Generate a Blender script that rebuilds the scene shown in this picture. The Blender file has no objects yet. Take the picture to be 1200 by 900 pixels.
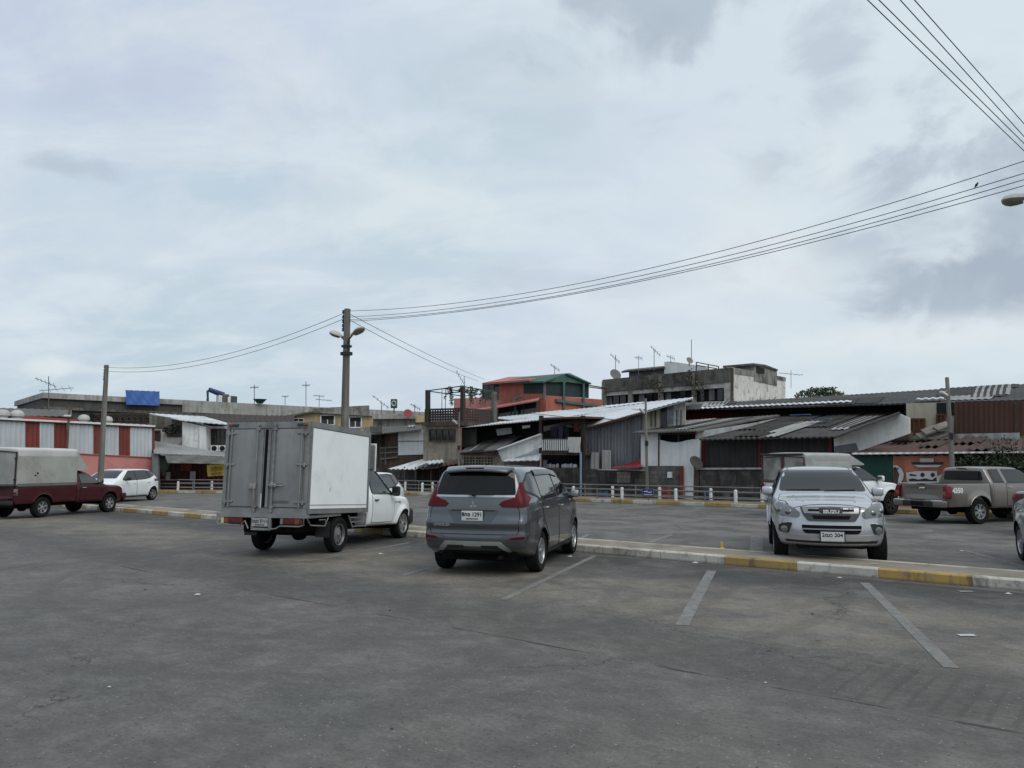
import bpy, bmesh, math, random
from mathutils import Vector, Matrix
from mathutils.bvhtree import BVHTree
from mathutils.geometry import delaunay_2d_cdt
R = math.radians
V = Vector
SC = bpy.context.scene
COL = SC.collection
random.seed(7)

# ------------------------------------------------------------------ camera numbers
HZ, CH, F = 543.0, 1.72, 900.0
PITCH = math.atan((HZ - 450) / F)
_c, _s = math.cos(PITCH), math.sin(PITCH)
CAM = V((0, 0, CH))
def ray(px, py):
    u = (px - 600) / F; v = (450 - py) / F
    return V((u, _c - v * _s, _s + v * _c))
def G(px, py, z=0.0):
    d = ray(px, py); return CAM + d * ((z - CH) / d.z)
KA = R(-39.2)
K = V((math.cos(KA), math.sin(KA), 0)); N = V((-K.y, K.x, 0))       # along the kerbs / away from the camera
def ST(s, t, z=0.0): return K * s + N * t + V((0, 0, z))
def PLT(t): return (N, t)
def PL2(A, B):
    d = (V((B[0], B[1], 0)) - V((A[0], A[1], 0))).normalized(); n = V((-d.y, d.x, 0)); 
    t = n.dot(V((A[0], A[1], 0)))
    if t < 0: n, t = -n, -t
    return (n, t)
def PLY(y): return (V((0, 1, 0)), y)
def q(px, py, pl):
    if not isinstance(pl, tuple): pl = PLT(pl)
    d = ray(px, py); return CAM + d * (pl[1] / pl[0].dot(d))        # camera foot is the origin, normals are horizontal

# ------------------------------------------------------------------ materials
class NT:
    def __init__(s, m):
        m.use_nodes = True; s.t = m.node_tree; s.t.nodes.clear()
    def n(s, typ, **kw):
        nd = s.t.nodes.new(typ)
        for k, v in kw.items():
            if k.startswith('i_'):
                key = k[2:]; key = int(key) if key.isdigit() else key.replace('_', ' ')
                nd.inputs[key].default_value = v
            else: setattr(nd, k, v)
        return nd
    def l(s, a, b): s.t.links.new(a, b)
    def math(s, op, a, b=None, clamp=False):
        nd = s.n('ShaderNodeMath', operation=op, use_clamp=clamp)
        for i, x in enumerate((a, b)):
            if x is None: continue
            if isinstance(x, (int, float)): nd.inputs[i].default_value = x
            else: s.l(x, nd.inputs[i])
        return nd.outputs[0]
    def mix(s, f, a, b, mode='MIX'):
        nd = s.n('ShaderNodeMix', data_type='RGBA', blend_type=mode)
        for i, x in ((0, f), (6, a), (7, b)):
            if isinstance(x, (int, float)): nd.inputs[i].default_value = x
            elif isinstance(x, (tuple, list)): nd.inputs[i].default_value = (*x[:3], 1)
            else: s.l(x, nd.inputs[i])
        return nd.outputs[2]
    def noise(s, vec, scale, detail=4, rough=.55, dist=0.0):
        nd = s.n('ShaderNodeTexNoise', i_Scale=scale, i_Detail=detail, i_Roughness=rough, i_Distortion=dist)
        if vec is not None: s.l(vec, nd.inputs['Vector'])
        return nd.outputs['Fac']
    def ramp(s, f, lo, hi, a=0.0, b=1.0):
        nd = s.n('ShaderNodeMapRange', i_From_Min=lo, i_From_Max=hi, i_To_Min=a, i_To_Max=b, interpolation_type='SMOOTHSTEP')
        s.l(f, nd.inputs[0]); return nd.outputs[0]
    def mapping(s, vec, scale=(1, 1, 1), rot=(0, 0, 0), loc=(0, 0, 0)):
        nd = s.n('ShaderNodeMapping'); nd.inputs['Scale'].default_value = scale
        nd.inputs['Rotation'].default_value = rot; nd.inputs['Location'].default_value = loc
        s.l(vec, nd.inputs['Vector']); return nd.outputs[0]
    def pos(s): return s.n('ShaderNodeNewGeometry').outputs['Position']
    def stz(s, w=(N, K)):
        p = s.pos()
        def dot(v):
            nd = s.n('ShaderNodeVectorMath', operation='DOT_PRODUCT'); s.l(p, nd.inputs[0]); nd.inputs[1].default_value = v
            return nd.outputs['Value']
        return dot(tuple(K)), dot(tuple(N)), dot((0, 0, 1))
    def comb(s, x, y, z=0.0):
        nd = s.n('ShaderNodeCombineXYZ')
        for i, v in enumerate((x, y, z)):
            if isinstance(v, (int, float)): nd.inputs[i].default_value = v
            else: s.l(v, nd.inputs[i])
        return nd.outputs[0]
    def out(s, col, rough=.7, metal=0.0, bump=None, bstr=.2, bdist=.01, coat=0.0, spec=.5, coat_r=.03, emit=None, estr=0):
        b = s.n('ShaderNodeBsdfPrincipled')
        for key, x in (('Base Color', col), ('Roughness', rough), ('Metallic', metal)):
            if isinstance(x, (int, float)): b.inputs[key].default_value = x
            elif isinstance(x, (tuple, list)): b.inputs[key].default_value = (*x[:3], 1)
            else: s.l(x, b.inputs[key])
        b.inputs['Coat Weight'].default_value = coat; b.inputs['Coat Roughness'].default_value = coat_r
        b.inputs['Specular IOR Level'].default_value = spec
        if bump is not None:
            bn = s.n('ShaderNodeBump', i_Strength=bstr, i_Distance=bdist); s.l(bump, bn.inputs['Height']); s.l(bn.outputs[0], b.inputs['Normal'])
        o = s.n('ShaderNodeOutputMaterial'); s.l(b.outputs[0], o.inputs[0]); return b
MATS = {}
def M(name, col=None, rough=.75, var=.18, scale=1.5, metal=0.0, bump=0.0, bscale=18, streak=0.0, stain=None, stain_amt=.0, stain_scale=.8, coat=0.0, spec=.4, coat_r=.03):
    """weathered plain material: base colour, cloudy variation, vertical run-off streaks, patches of a stain colour"""
    if name in MATS: return MATS[name]
    m = bpy.data.materials.new(name); MATS[name] = m; t = NT(m)
    p = t.pos(); n1 = t.noise(p, scale, 6, .62)
    f = t.ramp(n1, .25, .75, 1 - var, 1 + var * .7)
    c = t.mix(1.0, col, t.comb(f, f, f), 'MULTIPLY')
    if streak:
        sv = t.mapping(p, (3.2, 3.2, .22)); n2 = t.noise(sv, 1.6, 5, .6)
        g = t.ramp(n2, .42, .72, 0.0, streak); c = t.mix(g, c, tuple(x * .22 for x in col))
    if stain is not None:
        n3 = t.noise(p, stain_scale, 7, .7, .4); g = t.ramp(n3, .5, .64, 0.0, stain_amt); c = t.mix(g, c, stain)
    b = t.noise(p, bscale, 3) if bump else None
    t.out(c, rough, metal, b, bump, .02, coat, spec, coat_r)
    return m
def paint(name, col, metal=.35, rough=.38, dust=.1, coat=.9):
    """car paint: clear coat over slightly metallic colour, thin dust low on the body"""
    if name in MATS: return MATS[name]
    m = bpy.data.materials.new(name); MATS[name] = m; t = NT(m)
    p = t.pos(); z = t.n('ShaderNodeSeparateXYZ'); t.l(p, z.inputs[0])
    n = t.noise(p, 3.0, 6, .65); lo = t.ramp(z.outputs[2], .25, .9, dust * 2.2, dust * .5)
    f = t.math('MULTIPLY', lo, t.ramp(n, .3, .7, .3, 1.3), True)
    c = t.mix(f, col, (.16, .15, .135))
    r = t.math('ADD', rough, t.math('MULTIPLY', f, .5))
    b = t.out(c, r, metal, None, coat=coat, coat_r=.06, spec=.5 if coat > .5 else .25)
    t.l(t.math('ADD', .04, t.math('MULTIPLY', f, .6)), b.inputs['Coat Roughness'])
    return m
def glass(name='car_glass', col=(.012, .014, .016), rough=.012, spec=.6):
    if name in MATS: return MATS[name]
    m = bpy.data.materials.new(name); MATS[name] = m; t = NT(m)
    n = t.noise(t.pos(), 5, 5, .6); t.out(col, t.ramp(n, .35, .75, rough, rough + .03), 0, spec=spec); return m
def blocks(name, col, mortar, bw=.4, bh=.2, dark=.75, var=.35, along=None):
    """concrete block wall laid along the row direction, with dark run-off"""
    if name in MATS: return MATS[name]
    m = bpy.data.materials.new(name); MATS[name] = m; t = NT(m)
    s, tt, z = t.stz(); sv = t.comb(s if along is None else tt, z)
    br = t.n('ShaderNodeTexBrick', i_Scale=1.0, i_Mortar_Size=.012, i_Bias=-.2); br.inputs['Brick Width'].default_value = bw; br.inputs['Row Height'].default_value = bh
    br.inputs['Color1'].default_value = (*[c * (1 - var) for c in col], 1); br.inputs['Color2'].default_value = (*[c * (1 + var * .5) for c in col], 1); br.inputs['Mortar'].default_value = (*mortar, 1)
    t.l(sv, br.inputs['Vector'])
    n = t.noise(t.comb(t.math('MULTIPLY', s, 1.2), t.math('MULTIPLY', z, .5), tt), 1.3, 7, .7, .3)
    c = t.mix(t.ramp(n, .38, .62, 0, dark), br.outputs[0], (.02, .02, .019))
    t.out(c, .9, 0, br.outputs['Fac'], -.4, .01, spec=.2); return m
def striped(name, c1, c2, seg, phase, lo=None, hi=None, worn=.75):
    """kerb paint: alternating lengths along the kerb, chipped to bare concrete"""
    m = bpy.data.materials.new(name); t = NT(m); s, tt, z = t.stz(); p = t.pos()
    u = t.math('DIVIDE', t.math('SUBTRACT', s, phase), seg); fl = t.math('FLOOR', u)
    odd = t.math('FLOORED_MODULO', fl, 2.0); odd = t.math('GREATER_THAN', odd, .5)
    c = t.mix(odd, c1, c2)
    if lo is not None:                                    # bare white stretch between lo and hi
        inn = t.math('MULTIPLY', t.math('GREATER_THAN', s, lo), t.math('LESS_THAN', s, hi)); c = t.mix(inn, c, c2)
    n = t.noise(p, 6, 8, .7); c = t.mix(t.ramp(n, .5, .66, 0, worn), c, (.17, .165, .15))
    n2 = t.noise(p, 1.4, 5, .6); c = t.mix(t.ramp(n2, .4, .75, 0, .45), c, (.12, .11, .1))
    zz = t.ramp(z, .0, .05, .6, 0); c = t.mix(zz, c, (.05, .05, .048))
    gx = t.math('ABSOLUTE', t.math('SUBTRACT', t.math('FRACT', t.math('DIVIDE', t.math('SUBTRACT', s, phase), seg)), .5))
    jt = t.math('GREATER_THAN', gx, .4962); c = t.mix(t.math('MULTIPLY', jt, .8), c, (.05, .05, .048)); sc_ = t.noise(t.mapping(p, (1, 1, .3), loc=(3, 3, 0)), 2.6, 7, .7, .4); c = t.mix(t.ramp(sc_, .52, .66, 0, .65), c, (.055, .053, .05))
    t.out(c, .8, 0, n, .25, .01, spec=.3); return m

# ------------------------------------------------------------------ mesh building
def tag(o, label=None, cat=None, group=None, kind=None):
    if label: o['label'] = label
    if cat: o['category'] = cat
    if group: o['group'] = group
    if kind: o['kind'] = kind
    return o
def empty(name, loc=(0, 0, 0), rz=0.0):
    o = bpy.data.objects.new(name, None); COL.objects.link(o); o.location = loc; o.rotation_euler = (0, 0, rz); o.empty_display_size = .2; return o
def link(name, me, parent=None):
    o = bpy.data.objects.new(name, me); COL.objects.link(o)
    if parent: o.parent = parent
    return o
def top_matrix(p):
    m = Matrix.Identity(4)
    while p: m = p.matrix_basis @ m; p = p.parent
    return m
class MB:
    def __init__(s): s.v = []; s.f = []; s.m = []; s.mi = 0
    def mat(s, i): s.mi = i; return s
    def add(s, vs, fs, mi=None):
        o = len(s.v); s.v += [V(v) for v in vs]; s.f += [tuple(i + o for i in f) for f in fs]; s.m += [s.mi if mi is None else mi] * len(fs); return s
    def box(s, c, d, X=None, Y=None, Z=None, mi=None, bev=0.0):
        X = V(X or (1, 0, 0)); Y = V(Y or (0, 1, 0)); Z = V(Z or (0, 0, 1)); c = V(c)
        hx, hy, hz = d[0] / 2, d[1] / 2, d[2] / 2
        if bev <= 0:
            vs = [c + X * (hx * i) + Y * (hy * j) + Z * (hz * k) for k in (-1, 1) for j in (-1, 1) for i in (-1, 1)]
            return s.add(vs, [(0, 2, 3, 1), (4, 5, 7, 6), (0, 1, 5, 4), (2, 6, 7, 3), (0, 4, 6, 2), (1, 3, 7, 5)], mi)
        vs, fs = rbox(d, bev, 2); return s.add([c + X * v.x + Y * v.y + Z * v.z for v in vs], fs, mi)
    def bar(s, a, b, w, h=None, up=(0, 0, 1), mi=None):
        a, b = V(a), V(b); d = b - a; L = d.length
        if L < 1e-6: return s
        d /= L; up = V(up)
        if abs(d.dot(up)) > .98: up = V((0, 1, 0)) if abs(d.y) < .9 else V((1, 0, 0))
        x = d.cross(up).normalized(); z = x.cross(d); return s.box((a + b) / 2, (w, L, h or w), x, d, z, mi)
    def tube(s, pts, r, n=8, mi=None, caps=True):
        pts = [V(p) for p in pts]; rings = []; up = V((0, 0, 1))
        for i, p in enumerate(pts):
            d = (pts[min(i + 1, len(pts) - 1)] - pts[max(i - 1, 0)]).normalized()
            u = up if abs(d.dot(up)) < .95 else V((1, 0, 0))
            x = d.cross(u).normalized(); y = x.cross(d); rr = r[i] if isinstance(r, (list, tuple)) else r
            rings.append([p + x * (rr * math.cos(2 * math.pi * k / n)) + y * (rr * math.sin(2 * math.pi * k / n)) for k in range(n)])
        vs = [v for g in rings for v in g]; fs = []
        for i in range(len(pts) - 1):
            for k in range(n): fs.append((i * n + k, i * n + (k + 1) % n, (i + 1) * n + (k + 1) % n, (i + 1) * n + k))
        if caps: fs.append(tuple(range(n - 1, -1, -1))); fs.append(tuple((len(pts) - 1) * n + k for k in range(n)))
        return s.add(vs, fs, mi)
    def lathe(s, prof, c=(0, 0, 0), ax=(0, 0, 1), n=24, mi=None, closed=False):
        """prof: list of (radius, height along ax)"""
        ax = V(ax).normalized(); u = V((1, 0, 0)) if abs(ax.x) < .9 else V((0, 1, 0)); x = ax.cross(u).normalized(); y = ax.cross(x); c = V(c); vs = []; fs = []
        for r, h in prof:
            for k in range(n):
                a = 2 * math.pi * k / n; vs.append(c + ax * h + (x * math.cos(a) + y * math.sin(a)) * r)
        m = len(prof)
        for i in range(m if closed else m - 1):
            j = (i + 1) % m
            for k in range(n): fs.append((i * n + k, i * n + (k + 1) % n, j * n + (k + 1) % n, j * n + k))
        if not closed:
            if prof[0][0] > 1e-4: fs.append(tuple(range(n - 1, -1, -1)))
            if prof[-1][0] > 1e-4: fs.append(tuple((m - 1) * n + k for k in range(n)))
        return s.add(vs, fs, mi)
    def prism(s, pts, ext, mi=None):
        """closed polygon of 3D points pushed along ext"""
        pts = [V(p) for p in pts]; ext = V(ext); n = len(pts)
        vs = pts + [p + ext for p in pts]
        fs = [tuple(range(n)), tuple(range(2 * n - 1, n - 1, -1))] + [(i, i + n, (i + 1) % n + n, (i + 1) % n) for i in range(n)]
        return s.add(vs, fs, mi)
    def sheet(s, A, B, C, D, period=.0, amp=.03, thick=.012, nseg=1, mi=None, sag=0.0):
        """roof sheet A-B eave, D-C ridge, corrugation running from eave to ridge"""
        A, B, C, D = map(V, (A, B, C, D)); L = max((B - A).length, (C - D).length); nrm = (B - A).cross(D - A).normalized()
        if nrm.z < 0: nrm = -nrm
        n = max(1, int(L / period * 6)) if period else 1
        n = min(n, 900); vs = []; fs = []; rows = nseg + 1
        for j in range(rows):
            g = j / nseg
            for i in range(n + 1):
                f = i / n; p = (A.lerp(B, f)).lerp(D.lerp(C, f), g)
                w = amp * math.sin(2 * math.pi * f * L / period) if period else 0
                w -= sag * math.sin(math.pi * f) * math.sin(math.pi * g) 
                vs.append(p + nrm * w)
        top = len(vs); vs += [v - nrm * thick for v in vs]
        id = lambda j, i, b=0: b * top + j * (n + 1) + i
        for j in range(nseg):
            for i in range(n):
                fs.append((id(j, i), id(j, i + 1), id(j + 1, i + 1), id(j + 1, i))); fs.append((id(j, i, 1), id(j + 1, i, 1), id(j + 1, i + 1, 1), id(j, i + 1, 1)))
        for i in range(n):
            fs.append((id(0, i), id(0, i, 1), id(0, i + 1, 1), id(0, i + 1))); fs.append((id(nseg, i), id(nseg, i + 1), id(nseg, i + 1, 1), id(nseg, i, 1)))
        for j in range(nseg):
            fs.append((id(j, 0), id(j + 1, 0), id(j + 1, 0, 1), id(j, 0, 1))); fs.append((id(j, n), id(j, n, 1), id(j + 1, n, 1), id(j + 1, n)))
        return s.add(vs, fs, mi)
    def build(s, name, mats, parent=None, smooth=None):
        if not isinstance(mats, (list, tuple)): mats = [mats]
        me = bpy.data.meshes.new(name); vs = s.v; loc = None
        if parent is not None:
            inv = top_matrix(parent).inverted(); vs = [inv @ v for v in vs]
        else:
            lo = [min(v[i] for v in vs) for i in range(3)]; hi = [max(v[i] for v in vs) for i in range(3)]
            loc = V(((lo[0] + hi[0]) / 2, (lo[1] + hi[1]) / 2, lo[2])); vs = [v - loc for v in vs]
        me.from_pydata([tuple(v) for v in vs], [], s.f)
        for m in mats: me.materials.append(m)
        for i, p in enumerate(me.polygons): p.material_index = s.m[i]
        fin(me, smooth); o = link(name, me, parent)
        if loc is not None: o.location = loc
        return o
def fin(me, smooth=None):
    bm = bmesh.new(); bm.from_mesh(me); bmesh.ops.recalc_face_normals(bm, faces=bm.faces)
    if smooth:
        a = R(smooth)
        for f in bm.faces: f.smooth = True
        for e in bm.edges:
            e.smooth = len(e.link_faces) == 2 and e.calc_face_angle(0) < a
    bm.to_mesh(me); bm.free(); me.update()
def rbox_grid(xs, ys, zs, L, r, fn=None):
    """surface lattice of a box with rounded edges (nominal half sizes L, radius r), each point passed through fn"""
    idx = {}; vs = []; fs = []; nx, ny, nz = len(xs), len(ys), len(zs)
    def vid(i, j, k):
        if (i, j, k) in idx: return idx[(i, j, k)]
        p = V((xs[i], ys[j], zs[k])); qv = V([max(-(L[a] - r), min(L[a] - r, p[a])) for a in range(3)]); d = p - qv
        if d.length > 1e-9 and r > 0: p = qv + d.normalized() * max(abs(d.x), abs(d.y), abs(d.z))
        vs.append(V(fn(p.x, p.y, p.z)) if fn else p); idx[(i, j, k)] = len(vs) - 1; return len(vs) - 1
    for j in range(ny - 1):
        for i in range(nx - 1):
            fs.append((vid(i, j, 0), vid(i, j + 1, 0), vid(i + 1, j + 1, 0), vid(i + 1, j, 0))); fs.append((vid(i, j, nz - 1), vid(i + 1, j, nz - 1), vid(i + 1, j + 1, nz - 1), vid(i, j + 1, nz - 1)))
        for k in range(nz - 1):
            fs.append((vid(0, j, k), vid(0, j, k + 1), vid(0, j + 1, k + 1), vid(0, j + 1, k))); fs.append((vid(nx - 1, j, k), vid(nx - 1, j + 1, k), vid(nx - 1, j + 1, k + 1), vid(nx - 1, j, k + 1)))
    for i in range(nx - 1):
        for k in range(nz - 1):
            fs.append((vid(i, 0, k), vid(i + 1, 0, k), vid(i + 1, 0, k + 1), vid(i, 0, k + 1))); fs.append((vid(i, ny - 1, k), vid(i, ny - 1, k + 1), vid(i + 1, ny - 1, k + 1), vid(i + 1, ny - 1, k)))
    return vs, fs
def cluster(h, r, n, extra=()):
    """positions from -h to h, dense inside the rounding radius"""
    e = [0, .12, .35, .65, 1.0]; a = sorted(set([round(-h + r * x, 5) for x in e] + [round(h - r * x, 5) for x in e] + [round(-h + r + (2 * h - 2 * r) * i / n, 5) for i in range(n + 1)] + [x for x in extra if -h < x < h]))
    o = [a[0]]
    for x in a[1:]:
        if x - o[-1] > 1e-4: o.append(x)
    return o
def rbox(d, r, n=2):
    h = [x / 2 for x in d]; r = min(r, min(h) * .99)
    return rbox_grid(cluster(h[0], r, n), cluster(h[1], r, n), cluster(h[2], r, n), h, r)
def pchip(pts):
    """monotone smooth curve through (x, y) points"""
    pts = sorted(pts); X = [p[0] for p in pts]; Y = [p[1] for p in pts]; n = len(X)
    d = [(Y[i + 1] - Y[i]) / (X[i + 1] - X[i]) for i in range(n - 1)]; m = [0.0] * n
    for i in range(n):
        if i == 0: m[i] = d[0]
        elif i == n - 1: m[i] = d[-1]
        elif d[i - 1] * d[i] <= 0: m[i] = 0
        else:
            h0, h1 = X[i] - X[i - 1], X[i + 1] - X[i]; w1, w2 = 2 * h1 + h0, h1 + 2 * h0; m[i] = (w1 + w2) / (w1 / d[i - 1] + w2 / d[i])
    def f(x):
        if x <= X[0]: return Y[0]
        if x >= X[-1]: return Y[-1]
        i = 0
        while x > X[i + 1]: i += 1
        h = X[i + 1] - X[i]; t = (x - X[i]) / h; a, b = t * t * (3 - 2 * t), t * (1 - t) * (1 - t)
        return Y[i] * (1 - a) + Y[i + 1] * a + h * (m[i] * b - m[i + 1] * t * t * (1 - t))
    return f
def sm(x, a, b):
    t = max(0, min(1, (x - a) / (b - a))); return t * t * (3 - 2 * t)
def boolean(me, cutter, op='DIFFERENCE'):
    a = bpy.data.objects.new('a', me); b = bpy.data.objects.new('b', cutter); COL.objects.link(a); COL.objects.link(b)
    md = a.modifiers.new('b', 'BOOLEAN'); md.operation = op; md.object = b; md.solver = 'EXACT'
    try: md.material_mode = 'TRANSFER'
    except Exception: pass
    bpy.context.view_layer.update(); dg = bpy.context.evaluated_depsgraph_get()
    r = bpy.data.meshes.new_from_object(a.evaluated_get(dg), depsgraph=dg)
    bpy.data.objects.remove(a); bpy.data.objects.remove(b); return r
def mesh_of(vs, fs, mats=()):
    me = bpy.data.meshes.new('tmp'); me.from_pydata([tuple(v) for v in vs], [], fs)
    for m in mats: me.materials.append(m)
    fin(me); return me
def offset_poly(p, d):
    n = len(p); A = sum(p[i][0] * p[(i + 1) % n][1] - p[(i + 1) % n][0] * p[i][1] for i in range(n)); sg = 1 if A > 0 else -1; o = []
    for i in range(n):
        a, b, c = V(p[i - 1]).to_2d(), V(p[i]).to_2d(), V(p[(i + 1) % n]).to_2d()
        e1 = (b - a).normalized(); e2 = (c - b).normalized(); n1 = V((e1.y, -e1.x)) * sg; n2 = V((e2.y, -e2.x)) * sg
        m = (n1 + n2); m = m.normalized() if m.length > 1e-6 else n1; k = d / max(.35, m.dot(n1)); o.append((b.x + m.x * k, b.y + m.y * k))
    return o
def rnd_poly(p, r, n=3):
    """round the corners of a 2D polygon"""
    o = []; m = len(p)
    for i in range(m):
        a, b, c = V(p[i - 1]).to_2d(), V(p[i]).to_2d(), V(p[(i + 1) % m]).to_2d(); ra = min(r, (a - b).length * .45); rc = min(r, (c - b).length * .45)
        p0 = b + (a - b).normalized() * ra; p2 = b + (c - b).normalized() * rc
        for k in range(n + 1):
            t = k / n; o.append(tuple(p0 * (1 - t) ** 2 + b * (2 * t * (1 - t)) + p2 * t * t))
    return o
FR = {'R': ((0, 1, 0), (0, 0, 1), (-1, 0, 0)), 'L': ((0, 1, 0), (0, 0, 1), (1, 0, 0)), 'F': ((1, 0, 0), (0, 0, 1), (0, -1, 0)), 'B': ((1, 0, 0), (0, 0, 1), (0, 1, 0)), 'T': ((1, 0, 0), (0, 1, 0), (0, 0, -1))}
def frame_az(a):
    """looking at the vehicle from azimuth a (0 = from the right, 90 = from the front); u grows to the left of that viewer's right-hand side"""
    a = R(a); d = V((-math.cos(a), -math.sin(a), 0)); return ((-math.sin(a), math.cos(a), 0), (0, 0, 1), tuple(d))
def patch(bvh, poly, fr, off=.003, skirt=.015, step=.06, mb=None, mi=None, maxd=20):
    """polygon projected onto a surface: a thin shell lying on it, rim turned inwards"""
    U, W, D = (V(x) for x in (FR[fr] if isinstance(fr, str) else fr)); P = []
    n = len(poly)
    for i in range(n):
        a, b = V(poly[i]).to_2d(), V(poly[(i + 1) % n]).to_2d(); k = max(1, int((b - a).length / step + .5))
        P += [a.lerp(b, j / k) for j in range(k)]
    nb = len(P); lo = [min(p[i] for p in P) for i in (0, 1)]; hi = [max(p[i] for p in P) for i in (0, 1)]
    def inside(p):
        c = False
        for i in range(nb):
            a, b = P[i], P[i - 1]
            if (a.y > p.y) != (b.y > p.y) and p.x < (b.x - a.x) * (p.y - a.y) / (b.y - a.y) + a.x: c = not c
        return c
    pts = list(P); x = lo[0] + step * .5
    while x < hi[0]:
        y = lo[1] + step * .5
        while y < hi[1]:
            p = V((x, y))
            if inside(p) and min((p - b).length for b in P) > step * .35: pts.append(p)
            y += step
        x += step
    ov, oe, of, orv, ore, orf = delaunay_2d_cdt(pts, [], [list(range(nb))], 1, 1e-5)
    hits = []; far = -D * 6
    for p in ov:
        o = U * p.x + W * p.y + far; h, nn, i, d = bvh.ray_cast(o, D, maxd)
        hits.append((h, nn))
    good = [h for h in hits if h[0] is not None]
    if not good: return mb or MB()
    vs = []
    for p, (h, nn) in zip(ov, hits):
        if h is None:
            o = U * p.x + W * p.y; dm = sum(g[0].dot(D) for g in good) / len(good); h, nn, i, d = bvh.find_nearest(o + D * dm)
        if nn.dot(D) > 0: nn = -nn
        vs.append(h + nn * off)
    fs = [tuple(f) for f in of]; cnt = {}
    for f in fs:
        for i in range(len(f)):
            e = (f[i], f[(i + 1) % len(f)]); cnt[e] = 1
    bd = [e for e in cnt if (e[1], e[0]) not in cnt]; nv = len(vs); mp = {}
    for a, b in bd:
        for k in (a, b):
            if k not in mp: mp[k] = len(vs); vs.append(vs[k] + D * skirt)
    fs += [(a, mp[a], mp[b], b) for a, b in bd]
    mb = mb or MB(); mb.add(vs, fs, mi); return mb
def text_mb(s, size, origin, right, up, depth=.004, align='CENTER', squash=1.0, bold=0.0):
    cu = bpy.data.curves.new('txt', 'FONT'); cu.body = s; cu.size = size; cu.align_x = align; cu.align_y = 'CENTER'; cu.extrude = depth; cu.offset = bold; cu.resolution_u = 2
    o = bpy.data.objects.new('txt', cu); COL.objects.link(o); bpy.context.view_layer.update(); dg = bpy.context.evaluated_depsgraph_get()
    me = bpy.data.meshes.new_from_object(o.evaluated_get(dg), depsgraph=dg); r, u = V(right).normalized(), V(up).normalized(); w = r.cross(u); O = V(origin)
    mb = MB(); mb.add([O + r * (v.co.x * squash) + u * v.co.y + w * v.co.z for v in me.vertices], [tuple(p.vertices) for p in me.polygons])
    bpy.data.objects.remove(o); bpy.data.curves.remove(cu); bpy.data.meshes.remove(me); return mb
def copy_tree(o, parent=None):
    c = o.copy(); COL.objects.link(c); c.parent = parent
    for ch in [x for x in o.children]: copy_tree(ch, c)
    return c
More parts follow.
